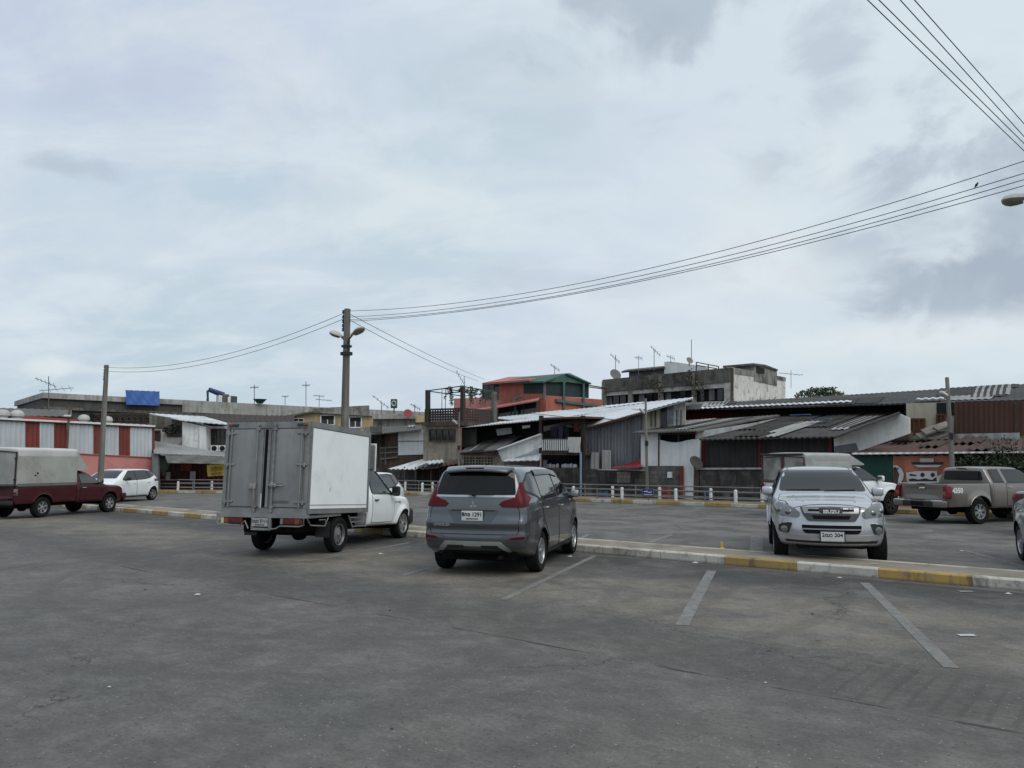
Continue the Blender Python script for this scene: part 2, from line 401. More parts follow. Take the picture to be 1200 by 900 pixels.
# ------------------------------------------------------------------ world, sun, camera
def make_world():
    w = bpy.data.worlds.new('World'); SC.world = w; t = NT(w); 
    sky = t.n('ShaderNodeTexSky', sky_type='NISHITA', sun_disc=False, sun_elevation=R(50), sun_rotation=R(142), air_density=1.2, dust_density=3.0)
    tc = t.n('ShaderNodeTexCoord').outputs['Generated']
    sp = t.n('ShaderNodeSeparateXYZ'); t.l(tc, sp.inputs[0]); x, y, z = sp.outputs
    zz = t.math('ADD', t.math('MAXIMUM', z, 0.0), .34)
    P = t.comb(t.math('DIVIDE', x, zz), t.math('DIVIDE', y, zz), 0.0)          # the cloud layer seen from below
    n1 = t.noise(P, .42, 7, .56, .3); n2 = t.noise(t.mapping(P, (1, 1, 1), loc=(7.3, 2.1, 0)), 1.5, 8, .6, .25); n3 = t.noise(t.mapping(tc, loc=(3, 1, 4)), 1.6, 4, .5)
    n4 = t.noise(t.mapping(P, (1, 1.9, 1), loc=(1.3, 5.2, 0)), 2.6, 8, .62, .35)
    n5 = t.noise(t.mapping(tc, (1, 1, 1.5), loc=(2, 8, 1)), 7.5, 8, .58, .4)
    bright = t.mix(t.ramp(n3, .38, .62), (.490, .605, .690), (.545, .605, .750)) # pale grey layer, teal to lavender
    base = t.mix(t.ramp(n2, .40, .70), bright, (.590, .678, .765))
    base = t.mix(t.math('MULTIPLY', t.ramp(n4, .40, .68), .60), base, (.71, .775, .82))
    rt = t.ramp(x, -.35, .62); base = t.mix(t.math('MULTIPLY', rt, t.ramp(n1, .25, .55, .55, .95)), base, (.665, .745, .795)) # whiter towards the right
    def blob(px, py, rx, ry, amt, k=.55):
        d = ray(px, py).normalized(); rr = V((d.y, -d.x, 0)).normalized(); uu = rr.cross(d)
        def dot(v):
            nd = t.n('ShaderNodeVectorMath', operation='DOT_PRODUCT'); t.l(tc, nd.inputs[0]); nd.inputs[1].default_value = v; return nd.outputs['Value']
        a = t.math('DIVIDE', dot(tuple(rr)), rx / F); b = t.math('DIVIDE', dot(tuple(uu)), ry / F)
        rad = t.math('SQRT', t.math('ADD', t.math('MULTIPLY', a, a), t.math('MULTIPLY', b, b)))
        fr = t.math('GREATER_THAN', dot(tuple(d)), 0.0)
        w1 = t.math('ADD', rad, t.math('MULTIPLY', t.math('SUBTRACT', n2, .5), 2.0)); w1 = t.math('ADD', w1, t.math('MULTIPLY', t.math('SUBTRACT', n5, .5), 3.6))
        return t.math('MULTIPLY', t.math('MULTIPLY', t.ramp(w1, .25, 1.1, 1, 0), amt), fr)
    c = base; dk = (.345, .415, .505)
    for b in ((790, -5, 130, 60, .62), (965, 60, 55, 60, .42), (1075, 195, 130, 70, .52), (1090, 240, 230, 150, .22), (1130, 335, 125, 44, .72), (1190, 285, 80, 50, .5), (985, 285, 70, 25, .4), (70, 195, 65, 15, .38), (745, 60, 50, 40, .24), (990, 115, 60, 40, .34), (1150, 250, 90, 40, .35), (560, 100, 200, 60, .14), (150, 60, 240, 70, .10), (700, 330, 200, 22, .15)):
        c = t.mix(blob(*b), c, dk)
    for b in ((100, 432, 80, 12, .45), (190, 300, 70, 22, .30), (450, 230, 130, 60, .25), (1060, 395, 150, 24, .40), (890, 300, 110, 80, .35), (980, 190, 40, 50, .3), (350, 75, 90, 40, .22)):
        c = t.mix(blob(*b), c, (.78, .825, .825))
    lowh = t.ramp(z, .0, .14, .45, 0); c = t.mix(lowh, c, (.575, .665, .705))
    c10 = t.n('ShaderNodeVectorMath', operation='SCALE'); t.l(c, c10.inputs[0]); c10.inputs['Scale'].default_value = 10.0
    m = t.mix(.985, sky.outputs[0], c10.outputs[0])
    bg = t.n('ShaderNodeBackground', i_Strength=.1); t.l(m, bg.inputs[0]); o = t.n('ShaderNodeOutputWorld'); t.l(bg.outputs[0], o.inputs[0])
    w.cycles.sampling_method = 'MANUAL' if hasattr(w.cycles, 'sampling_method') else 'AUTO'
    try: w.cycles.sample_map_resolution = 512
    except Exception: pass
make_world()
sl = bpy.data.lights.new('sun', 'SUN'); sl.energy = 1.5; sl.angle = R(42); sl.color = (1, .96, .9)
so = bpy.data.objects.new('sun', sl); COL.objects.link(so); so.rotation_euler = (R(90 - 50), 0, R(180 - 142)); so.location = (0, 0, 60)
# sun stands behind the camera, a little to its right, veiled
cam = bpy.data.cameras.new('camera'); cam.sensor_width = 36; cam.lens = 27; cam.clip_end = 2000; cam.clip_start = .1
co = bpy.data.objects.new('camera', cam); COL.objects.link(co); co.location = CAM; co.rotation_euler = (R(90) + PITCH, 0, 0); SC.camera = co
SC.view_settings.view_transform = 'Standard'; SC.view_settings.look = 'None'; SC.view_settings.exposure = .08; SC.view_settings.gamma = 1
SC.cycles.use_denoising = True; SC.cycles.max_bounces = 6

# ------------------------------------------------------------------ ground
def asphalt_mat():
    m = bpy.data.materials.new('asphalt'); t = NT(m); s, tt, z = t.stz(); p = t.comb(s, tt, 0.0)
    big = t.noise(p, .22, 7, .66, .5); mid = t.noise(p, .8, 8, .68, .3); fine = t.noise(p, 45, 4, .7); grit = t.noise(p, 160, 2, .6)
    strk = t.noise(t.mapping(p, (.40, 1.1, 1)), 1.1, 8, .7, .4)
    c = t.mix(t.ramp(mid, .38, .64), (.082, .079, .074), (.122, .118, .110))
    c = t.mix(t.ramp(big, .42, .66, 0, .7), c, (.070, .070, .068))
    c = t.mix(t.ramp(strk, .50, .75, 0, .45), c, (.145, .138, .124))                 # worn, paler drifts
    bay = t.math('MULTIPLY', t.ramp(tt, 6.0, 6.12), t.ramp(tt, 12.5, 12.3))           # parking strip by the island
    # oil-dark bands near the kerb and tan wear in the middle of each bay
    ob = t.noise(t.mapping(p, (.75, .9, 1), loc=(4.2, 0, 0)), .8, 7, .7, .5)
    near = t.math('MULTIPLY', t.ramp(tt, 9.6, 11.8), bay); c = t.mix(t.math('MULTIPLY', near, t.ramp(ob, .36, .56, .10, .85)), c, (.034, .034, .033))
    mb_ = t.math('MULTIPLY', t.math('MULTIPLY', t.ramp(tt, 7.0, 8.6), t.ramp(tt, 11.0, 9.6)), t.ramp(mid, .38, .58, .2, 1)); c = t.mix(t.math('MULTIPLY', mb_, .85), c, (.160, .145, .122))
    bd = t.math('MULTIPLY', t.math('MULTIPLY', t.ramp(tt, 5.95, 6.5), t.ramp(tt, 8.2, 6.8)), t.ramp(big, .3, .6, .35, .8)); c = t.mix(t.math('MULTIPLY', bd, .8), c, (.068, .066, .062))
    slab = t.ramp(tt, 6.12, 6.0); c = t.mix(t.math('MULTIPLY', slab, .55), c, t.mix(t.ramp(mid, .38, .62), (.092, .090, .085), (.124, .121, .115)))
    gr = t.noise(p, .5, 5, .6); c = t.mix(t.math('MULTIPLY', t.ramp(gr, .5, .7), .12), c, (.070, .085, .070))  # faint algae tint
    sp = t.noise(p, 9, 3, .5); c = t.mix(t.ramp(sp, .70, .76, 0, .55), c, (.04, .04, .04))                     # spots
    c = t.mix(t.ramp(t.noise(t.mapping(p, loc=(9, 3, 0)), 7, 4, .6), .70, .80, 0, .35), c, (.20, .195, .18))
    ma = t.noise(t.mapping(p, loc=(31, 7, 0)), 2.3, 9, .74, .3); mc = t.noise(t.mapping(p, (.7, 1.3, 1), loc=(3, 17, 0)), 8.0, 7, .7); mg = t.noise(p, 28, 4, .7)
    f = t.math('MULTIPLY', t.math('MULTIPLY', t.ramp(ma, .34, .68, .82, 1.18), t.ramp(mc, .32, .70, .88, 1.12)), t.ramp(mg, .3, .7, .84, 1.15)); c = t.mix(1.0, c, t.comb(f, f, f), 'MULTIPLY')
    sc = t.noise(t.mapping(p, (.5, 3.2, 1), rot=(0, 0, .5), loc=(5, 2, 0)), 1.3, 7, .72, .6); c = t.mix(t.ramp(sc, .60, .74, 0, .45), c, (.175, .168, .155))
    c = t.mix(t.ramp(fine, .30, .72, .20, 0), c, (.02, .02, .02)); c = t.mix(t.ramp(grit, .62, .80, 0, .22), c, (.26, .26, .25))
    # the joint between slab and bays, wandering, broken in places
    wob = t.math('MULTIPLY', t.math('SUBTRACT', t.noise(p, .7, 6, .7), .5), .16); jd = t.math('ABSOLUTE', t.math('ADD', t.math('SUBTRACT', tt, 6.03), wob))
    jw = t.ramp(t.noise(p, 1.7, 4, .6), .42, .66, .001, .022); jm = t.math('LESS_THAN', jd, t.math('MULTIPLY', jw, 1.15)); c = t.mix(t.math('MULTIPLY', jm, .75), c, (.012, .012, .012))
    # comb marks drawn across the slab edge
    cw = t.n('ShaderNodeTexWave', wave_type='BANDS', bands_direction='X', i_Scale=1.9, i_Distortion=2.0, i_Detail=3, i_Detail_Scale=1.5); t.l(t.mapping(p, (1, .35, 1)), cw.inputs['Vector'])
    cm = t.math('MULTIPLY', t.math('MULTIPLY', t.ramp(tt, 6.05, 6.2), t.ramp(tt, 7.6, 6.9)), t.ramp(s, -3.2, -1.5)); c = t.mix(t.math('MULTIPLY', cm, t.ramp(cw.outputs['Fac'], .70, .97, 0, .42)), c, (.045, .043, .04))
    # second lane beyond the island: paler drifts
    far = t.ramp(tt, 13.4, 14.5); c = t.mix(t.math('MULTIPLY', far, t.ramp(mid, .42, .62, .0, .55)), c, (.150, .147, .140))
    h = t.math('ADD', t.math('MULTIPLY', fine, .6), t.math('MULTIPLY', grit, .4))
    # tyre arcs swung into the bays, broken up by wear
    def arc(cs, ct, r, w, amt, br):
        nonlocal c
        amt *= .6; d = t.math('SQRT', t.math('ADD', t.math('POWER', t.math('SUBTRACT', s, cs), 2.0), t.math('POWER', t.math('SUBTRACT', tt, ct), 2.0)))
        e = t.math('ABSOLUTE', t.math('SUBTRACT', t.math('ADD', d, t.math('MULTIPLY', t.math('SUBTRACT', big, .5), .5)), r)); c = t.mix(t.math('MULTIPLY', t.ramp(e, w * .3, w, amt, 0), t.ramp(ma, .38, .6, .15, 1)), c, (.042, .040, .038))
    for a in ((-9.5, 9.0, 5.2, .16, .6, 0), (-9.5, 9.0, 6.6, .16, .55, 0), (-13, 2.2, 7.5, .2, .4, 0), (-13, 2.2, 8.9, .2, .4, 0), (-1.0, 11.0, 5.0, .15, .45, 0), (-1.0, 11.0, 6.3, .15, .4, 0), (-6, -3.0, 8.4, .2, .35, 0), (-22, 6, 6.0, .25, .45, 0), (-22, 6, 7.5, .25, .4, 0)): arc(*a)
    # grains and small stones
    vo = t.n('ShaderNodeTexVoronoi', i_Scale=26.0); t.l(p, vo.inputs['Vector']); vd = vo.outputs['Distance']; vc = t.n('ShaderNodeSeparateColor'); t.l(vo.outputs['Color'], vc.inputs[0])
    c = t.mix(t.math('MULTIPLY', t.ramp(vd, .10, .22, 1, 0), t.math('GREATER_THAN', vc.outputs[0], .86)), c, (.23, .22, .20)); c = t.mix(t.math('MULTIPLY', t.ramp(vd, .12, .28, .9, 0), t.math('LESS_THAN', vc.outputs[0], .13)), c, (.028, .027, .026))
    # hairline cracks
    vk = t.n('ShaderNodeTexVoronoi', feature='DISTANCE_TO_EDGE', i_Scale=.21); wv = t.n('ShaderNodeVectorMath', operation='ADD'); t.l(p, wv.inputs[0]); cw2 = t.noise(p, 1.1, 6, .7); t.l(t.comb(t.math('MULTIPLY', t.math('SUBTRACT', cw2, .5), 1.6), t.math('MULTIPLY', t.math('SUBTRACT', t.noise(t.mapping(p, loc=(4, 4, 0)), 1.1, 6, .7), .5), 1.6)), wv.inputs[1]); t.l(wv.outputs[0], vk.inputs['Vector'])
    ck = t.math('MULTIPLY', t.math('LESS_THAN', vk.outputs['Distance'], .0022), t.ramp(t.noise(t.mapping(p, loc=(8, 1, 0)), .35, 4, .6), .46, .56)); c = t.mix(t.math('MULTIPLY', ck, .8), c, (.02, .019, .018))
    c = t.mix(1.0, c, (1.20, 1.19, 1.175), 'MULTIPLY')
    t.out(c, t.ramp(mid, .3, .7, .72, .92), 0, h, .35, .004, spec=.30); return m
g = MB(); g.add([(-600, -60, 0), (600, -60, 0), (600, 900, 0), (-600, 900, 0)], [(0, 1, 2, 3)]); gr = g.build('ground', asphalt_mat()); tag(gr, kind='structure')

T0, T1, T2 = 12.60, 13.72, 29.0
conc = M('island_concrete', (.245, .22, .175), .9, .25, 1.2, bump=.2, stain=(.12, .11, .095), stain_amt=.6, spec=.2)
def strip(name, s0, s1, t0, t1, z0, z1, mat, bev=.02):
    b = MB(); A = [(s0, t0, z0), (s0, t0, z1 - bev), (s0, t0 + bev, z1), (s0, t1 - bev, z1), (s0, t1, z1 - bev), (s0, t1, z0)]
    b.prism([ST(*a) for a in A], K * (s1 - s0)); o = b.build(name, mat); tag(o, kind='structure'); return o
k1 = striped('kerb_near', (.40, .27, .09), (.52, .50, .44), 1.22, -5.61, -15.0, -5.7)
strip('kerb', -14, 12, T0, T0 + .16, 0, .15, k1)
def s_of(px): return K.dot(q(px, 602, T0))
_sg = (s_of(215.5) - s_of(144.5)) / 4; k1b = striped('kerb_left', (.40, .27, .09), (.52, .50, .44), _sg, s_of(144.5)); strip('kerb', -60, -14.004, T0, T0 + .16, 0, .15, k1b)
strip('island_pavement', -60, 12, T0 + .163, T1 - .12, 0, .143, conc, .004)
strip('kerb', -60, 12, T1 - .117, T1, 0, .15, M('kerb_back', (.42, .40, .33), .9, .3, 2, stain=(.1, .09, .08), stain_amt=.7))
# far pavement: straight run then the bend to the left (built as two boxes meeting at a mitre)
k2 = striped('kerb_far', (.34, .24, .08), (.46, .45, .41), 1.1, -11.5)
PA = G(474, 580.2); PBk = G(230, 578.2)
def far_strip(name, w0, w1, z1, mat, bev=.01):
    d1 = K; d2 = (V((PBk.x, PBk.y, 0)) - V((PA.x, PA.y, 0))).normalized(); n1 = N; n2 = V((d2.y, -d2.x, 0)); 
    if n2.y < 0: n2 = -n2
    P0 = V((PA.x, PA.y, 0)); mit = (n1 + n2).normalized(); sc = 1 / mit.dot(n1)
    b = MB(); path = [P0 + d2 * 24, P0, P0 + d1 * 42]; ns = [n2, mit * sc, n1]; prof = [(w0, 0), (w0, z1 - bev), (w0 + bev, z1), (w1, z1), (w1, 0)]
    vs = [p + nn * w + V((0, 0, z)) for p, nn in zip(path, ns) for w, z in prof]; m = len(prof); fs = []
    for i in range(2):
        for k in range(m): fs.append((i * m + k, i * m + (k + 1) % m, (i + 1) * m + (k + 1) % m, (i + 1) * m + k))
    fs += [tuple(range(m)), tuple(range(3 * m - 1, 2 * m - 1, -1))]
    b.add(vs, fs); o = b.build(name, mat); tag(o, kind='structure'); return path, ns
PTH, PNS = far_strip('kerb', 0, .16, .15, k2)
far_strip('pavement', .163, 2.4, .143, M('far_pavement', (.22, .17, .11), .9, .3, 1.0, stain=(.08, .07, .06), stain_amt=.7))
# painted bay lines: worn paint sheets 4 mm above the ground
def line_mat():
    m = bpy.data.materials.new('line_paint'); t = NT(m); p = t.pos(); n = t.noise(p, 9, 8, .72); n2 = t.noise(p, 1.6, 4, .6)
    c = t.mix(t.ramp(n2, .3, .7), (.24, .235, .22), (.17, .168, .158)); c = t.mix(t.ramp(n, .40, .64, .15, .8), c, (.115, .112, .106)); t.out(c, .8, 0, n, .2, .004, spec=.3); return m
LM = line_mat()
def gline(a, b, w=.11):
    a = V((a.x, a.y, .004)); b = V((b.x, b.y, .004)); d = (b - a).normalized(); x = V((d.y, -d.x, 0)) * w / 2; n = 14; m = MB(); vs = []
    for i in range(n + 1):
        p = a.lerp(b, i / n); e = .008 * random.uniform(-1, 1); vs += [p - x * (1 + e), p + x * (1 - e)]
    m.add(vs, [(2 * i, 2 * i + 1, 2 * i + 3, 2 * i + 2) for i in range(n)]); o = m.build('parking_line', LM); tag(o, kind='structure')
for a, b, w in (((834, 669), (799, 733), .145), ((1013, 683), (1115, 783), .125), ((697, 651.5), (590, 703), .10), ((250, 651), (352, 636), .10), ((360, 658), (480, 636), .09), ((472, 674), (520, 661), .08),
                ((665, 640), (690, 626), .10), ((760, 636), (786, 627), .14), ((886, 648), (887, 628), .26), ((1025, 652), (1047, 663), .12), ((1130, 645), (1200, 664), .10),
                ((1045, 603), (1075, 599), .12), ((1060, 613), (1115, 622), .08), ((500, 600), (560, 596), .1), ((205, 572), (262, 576), .16)):
    gline(G(*a), G(*b), w)
# ------------------------------------------------------------------ vehicles (x right, y forward, z up; the root sits on the ground)
RUB = M('tyre_rubber', (.010, .010, .010), .9, .3, 6, spec=.18)
ALLOY = M('alloy', (.42, .43, .44), .35, .12, 8, metal=.8)
STEELR = M('steel_rim', (.22, .23, .23), .5, .3, 9, metal=.6)
BLKR = M('black_alloy', (.022, .022, .022), .35, .1, 8, metal=.3)
DARK = M('black_plastic', (.016, .016, .017), .55, .2, 5)
UNDER = M('underbody', (.010, .010, .010), .95, .2, 5, spec=.1)
CHROME = M('chrome', (.62, .63, .64), .18, .05, 8, metal=1.0)
GLASS = glass(); PRIV = glass('privacy_glass', (.004, .005, .006), .012, .32)
LGLASS = glass('pale_glass', (.05, .056, .055), .05, .6)
REDL = M('red_lens', (.12, .005, .008), .3, .25, 20, spec=.25); DREDL = M('dark_red_lens', (.05, .004, .006), .3, .2, 20, spec=.25)
AMBER = M('amber_lens', (.42, .10, .015), .3, .2, 20, spec=.25); CLEAR = M('clear_lens', (.14, .15, .15), .14, .08, 3, coat=.7, metal=.35)
PLATEW = M('plate_white', (.52, .53, .53), .5, .08, 12); INK = M('plate_ink', (.012, .012, .014), .6, .1, 9)
WHITED = M('white_decal', (.62, .64, .63), .5, .1, 9)

class Veh:
    def __init__(s, name, label, cat, group=None):
        s.root = empty(name); tag(s.root, label, cat, group)
    def shell(s, y0, y1, W, top, bot, sect, plan, frontp, rearp, bowF=.12, bowR=.08, r=.1, crown=.03, H=1.2, nx=6, ny=34, nz=9, ext=(), flare=(), crease=(), tiltmax=None):
        """the painted hull: a rounded box bent to side profile, plan outline and section"""
        L = y1 - y0; yc = (y0 + y1) / 2; h = V((W / 2, L / 2, H / 2)); tp, bt, se, pl = pchip(top), pchip(bot), pchip(sect), pchip(plan); fp, rp = pchip(frontp), pchip(rearp)
        def fn(x, y, z):
            yy = y + yc; c = (z + H / 2) / H; u = x / (W / 2); zt, zb = tp(yy), bt(yy); zz = zb + c * (zt - zb); w = W / 2 * pl(yy) * se(zz)
            for fy, fz, fr, fa in flare:
                d = math.hypot(yy - fy, zz - fz); w += fa * (sm(d, fr + .16, fr + .03))
            for cz, cy0, cy1, ca in crease: w += ca * math.exp(-((zz - cz) / .035) ** 2) * sm(yy, cy0, cy0 + .3) * sm(yy, cy1, cy1 - .3)
            xx = u * w; zz2 = zz - crown * u * u * sm(c, .55, 1.0)
            yF = sm(yy, y1 - .85, y1); yR = sm(yy, y0 + .85, y0)
            return (xx, yy + yF * (fp(zz) - bowF * abs(u) ** 2.6) + yR * (rp(zz) + bowR * abs(u) ** 2.6), zz2)
        vs, fs = rbox_grid(cluster(h.x, r, nx), cluster(h.y, r, ny, [e - yc for e in ext]), cluster(h.z, r, nz), h, r, fn)
        return vs, fs
    def bvh(s, vs, fs): return BVHTree.FromPolygons([V(v) for v in vs], fs)
    def arches(s, vs, fs, mats, axles, W, ra, zc, depth=.32):
        m = MB()
        for y in axles:
            for sx in (-1, 1): m.lathe([(ra, W / 2 - depth), (ra, W / 2 + .2)], (0, y, zc), (sx, 0, 0), 40)
            # open downwards
        cut = mesh_of(m.v, m.f, [mats[0], mats[1]])
        for p in cut.polygons: p.material_index = 1
        me = mesh_of(vs, fs, mats); return boolean(me, cut)
    def part(s, name, me_or_mb, mats=None, parent=None, smooth=40):
        p = parent or s.root
        if isinstance(me_or_mb, MB): return me_or_mb.build(name, mats, p, smooth)
        fin(me_or_mb, smooth); return link(name, me_or_mb, p)
    def wheel(s, x, y, rad, w, style, rim_mat, rr=.62, spokes=5):
        sx = 1 if x > 0 else -1; ax = V((sx, 0, 0)); c = V((x, y, rad)); m = MB(); ri = rad * rr
        prof = [(ri, -w * .42), (ri + .02, -w * .48), (rad * .93, -w * .5), (rad * .985, -w * .40), (rad, -w * .25), (rad, w * .25), (rad * .985, w * .40), (rad * .93, w * .5), (ri + .02, w * .48), (ri, w * .42)]
        m.lathe(prof, c, ax, 36, closed=True)
        for a in (-.16, 0, .16): m.lathe([(rad + .0006, w * a - .006), (rad + .0006, w * a + .006)], c, ax, 36)
        o = m.build('wheel', RUB, s.root, 30)
        b = MB(); b.mat(0); b.lathe([(ri * 1.0, w * .43), (ri * .99, w * .465), (ri * .94, w * .46), (ri * .90, w * .36), (ri * .90, -w * .3), (ri * 1.0, -w * .35)], c, ax, 32, closed=True)
        b.mat(1); b.lathe([(ri * .93, 0), (.0, .001)], c, ax, 24); b.lathe([(ri * .62, .01), (ri * .62, .03), (.02, .03)], c, ax, 20, mi=2)
        b.mat(0); out = w * .42; u = V((0, 1, 0)); v = V((0, 0, 1)) if sx > 0 else V((0, 0, 1))
        def spoke(a, w0, w1, dep=.03, r0=.12, r1=.93, dish=.0):
            d = u * math.cos(a) + v * math.sin(a); e = -u * math.sin(a) + v * math.cos(a)
            p = [d * (ri * r0) - e * w0, d * (ri * r1) - e * w1, d * (ri * r1) + e * w1, d * (ri * r0) + e * w0]
            z0 = [out - .012 - dish, out - .004, out - .004, out - .012 - dish]
            vs = [c + pp + ax * zz for pp, zz in zip(p, z0)] + [c + pp + ax * (zz - dep) for pp, zz in zip(p, z0)]
            b.add(vs, [(0, 1, 2, 3), (7, 6, 5, 4), (0, 4, 5, 1), (1, 5, 6, 2), (2, 6, 7, 3), (3, 7, 4, 0)])
        if style == 'split':
            for k in range(spokes):
                a = 2 * math.pi * k / spokes + .3
                for da in (-.17, .17): spoke(a + da, .010 + ri * .03, .012 + ri * .02)
        elif style == 'five':
            for k in range(spokes): spoke(2 * math.pi * k / spokes + .3, ri * .13, ri * .20)
        elif style == 'multi':
            for k in range(spokes): spoke(2 * math.pi * k / spokes + .2, ri * .06, ri * .075)
        elif style == 'steel':
            b.lathe([(ri * .90, w * .10), (ri * .80, w * .20), (ri * .62, w * .22), (ri * .50, w * .30), (ri * .2, w * .31), (0, w * .30)], c, ax, 28)
            for k in range(8):
                a = 2 * math.pi * k / 8; d = u * math.cos(a) + v * math.sin(a); b.lathe([(ri * .085, 0), (ri * .085, .004), (0, .004)], c + d * ri * .70 + ax * (w * .205), ax, 10, mi=1)
        b.lathe([(ri * .19, out - .03), (ri * .19, out - .004), (ri * .12, out + .004), (0, out + .006)], c, ax, 16)
        rim = b.build('rim', [rim_mat, UNDER, STEELR], o, 35); return o
    def plate(s, c, right, up, txt, sub, W=.34, Hh=.15, tsize=.085, name='license_plate', dirty=False):
        r, u = V(right).normalized(), V(up).normalized(); w = r.cross(u); c = V(c); m = MB(); m.box(c, (W, Hh, .012), r, u, w, bev=.005)
        m.mat(1)
        o = m.build(name, [PLATEW], s.root, 30)
        t = text_mb(txt, tsize, c + u * (Hh * .13) + w * .0075, r, u, .0012, squash=.98, bold=.0025)
        if t.v: t.build('plate_characters', INK, o)
        if sub:
            t = text_mb(sub, .03, c - u * (Hh * .29) + w * .0075, r, u, .0012, bold=.001)
            if t.v: t.build('province_name', INK, o)
        f = MB()
        for sgn in (-1, 1): f.box(c + u * (sgn * Hh * .5), (W + .02, .012, .018), r, u, w); f.box(c + r * (sgn * W * .5), (.012, Hh - .013, .018), r, u, w)
        return o
    def side(s, name, bv, poly, mat, off=.003, skirt=.012, step=.06, parent=None, both=True, sides='RL', smooth=40, r=0):
        out = []
        for k in (sides if both else sides[0]):
            pl = rnd_poly(poly, r) if r else poly; out.append(s.part(name, patch(bv, pl, k, off, skirt, step), mat, parent, smooth))
        return out
    def pair(s, name, bv, poly, fr, mat, off=.003, skirt=.012, step=.05, parent=None, r=0):
        """the same polygon (u = x) on the right and mirrored on the left, seen from front, back or top"""
        o = []
        for sg in (1, -1):
            pl = [(p[0] * sg, p[1]) for p in poly]; pl = rnd_poly(pl, r) if r else pl; o.append(s.part(name, patch(bv, pl, fr, off, skirt, step), mat, parent))
        return o
    def door(s, bv, poly, paint_m, handle=None, hmat=None, sides='RL', seal=.006, off=.0045, step=.08):
        res = []
        for k in sides:
            pl = rnd_poly(poly, .05); d = s.part('door', patch(bv, pl, k, off, .010, step), paint_m)
            s.part('door_gap', seam(bv, offset_poly(pl, seal), k), UNDER, d)
            if handle:
                sx = 1 if k == 'R' else -1; h, nn, i, dd = bv.ray_cast(V((sx * 5, handle[0], handle[1])), V((-sx, 0, 0)))
                if h:
                    m = MB(); m.box(h + V((sx * .028, 0, 0)), (.022, .17, .028), bev=.010)
                    for e in (-.07, .07): m.box(h + V((sx * .010, e, 0)), (.03, .025, .02))
                    s.part('door_handle', m, hmat or paint_m, d)
            res.append(d)
        return res
    def mirror(s, bv, y, z, mat, mat2=None, size=(.20, .12, .17), outw=.10, sides='RL', mgl=None):
        for k in sides:
            sx = 1 if k == 'R' else -1; h, nn, i, dd = bv.ray_cast(V((sx * 5, y, z - .03)), V((-sx, 0, 0)))
            if not h: continue
            m = MB(); c = V((h.x + sx * (outw + size[0] * .4), y, z + .02)); m.box(c, size, bev=.05)
            o = s.part('side_mirror', m, mat)
            g = MB(); g.box(c + V((0, -size[1] / 2 - .002, .005)), (size[0] * .82, .008, size[2] * .78), bev=.003); s.part('mirror_glass', g, mgl or CHROME, o)
            a = MB(); a.bar(V((h.x - sx * .02, y + .01, z - .05)), c + V((-sx * size[0] * .25, .0, -.05)), .05, .06); s.part('mirror_arm', a, mat2 or DARK, o)
    def place(s, x, y, heading):
        s.root.location = (x, y, 0); s.root.rotation_euler = (0, 0, -R(heading)); return s.root

def seam(bv, poly, fr, r=.0045, step=.07, off=.001):
    U, W, D = (V(x) for x in (FR[fr] if isinstance(fr, str) else fr)); P = []; n = len(poly)
    for i in range(n):
        a, b = V(poly[i]).to_2d(), V(poly[(i + 1) % n]).to_2d(); k = max(1, int((b - a).length / step + .5))
        for j in range(k):
            p = a.lerp(b, j / k); h, nn, ii, d = bv.ray_cast(U * p.x + W * p.y - D * 6, D)
            if h: P.append(h + nn * off)
    P += P[:2]; m = MB(); m.tube(P, r, 5, caps=False); return m
def wipers(v, bv, pts, parent=None, mat=None):
    for a, b in pts:
        P = []
        for i in range(9):
            f = i / 8; x, z = a[0] + (b[0] - a[0]) * f, a[1] + (b[1] - a[1]) * f; h = bv.ray_cast(V((x, 6, z)), V((0, -1, 0)))[0]
            if h: P.append(h + V((0, .012, .006)))
        if len(P) > 1:
            m = MB(); m.tube(P, .011, 6); v.part('wiper', m, mat or DARK, parent)

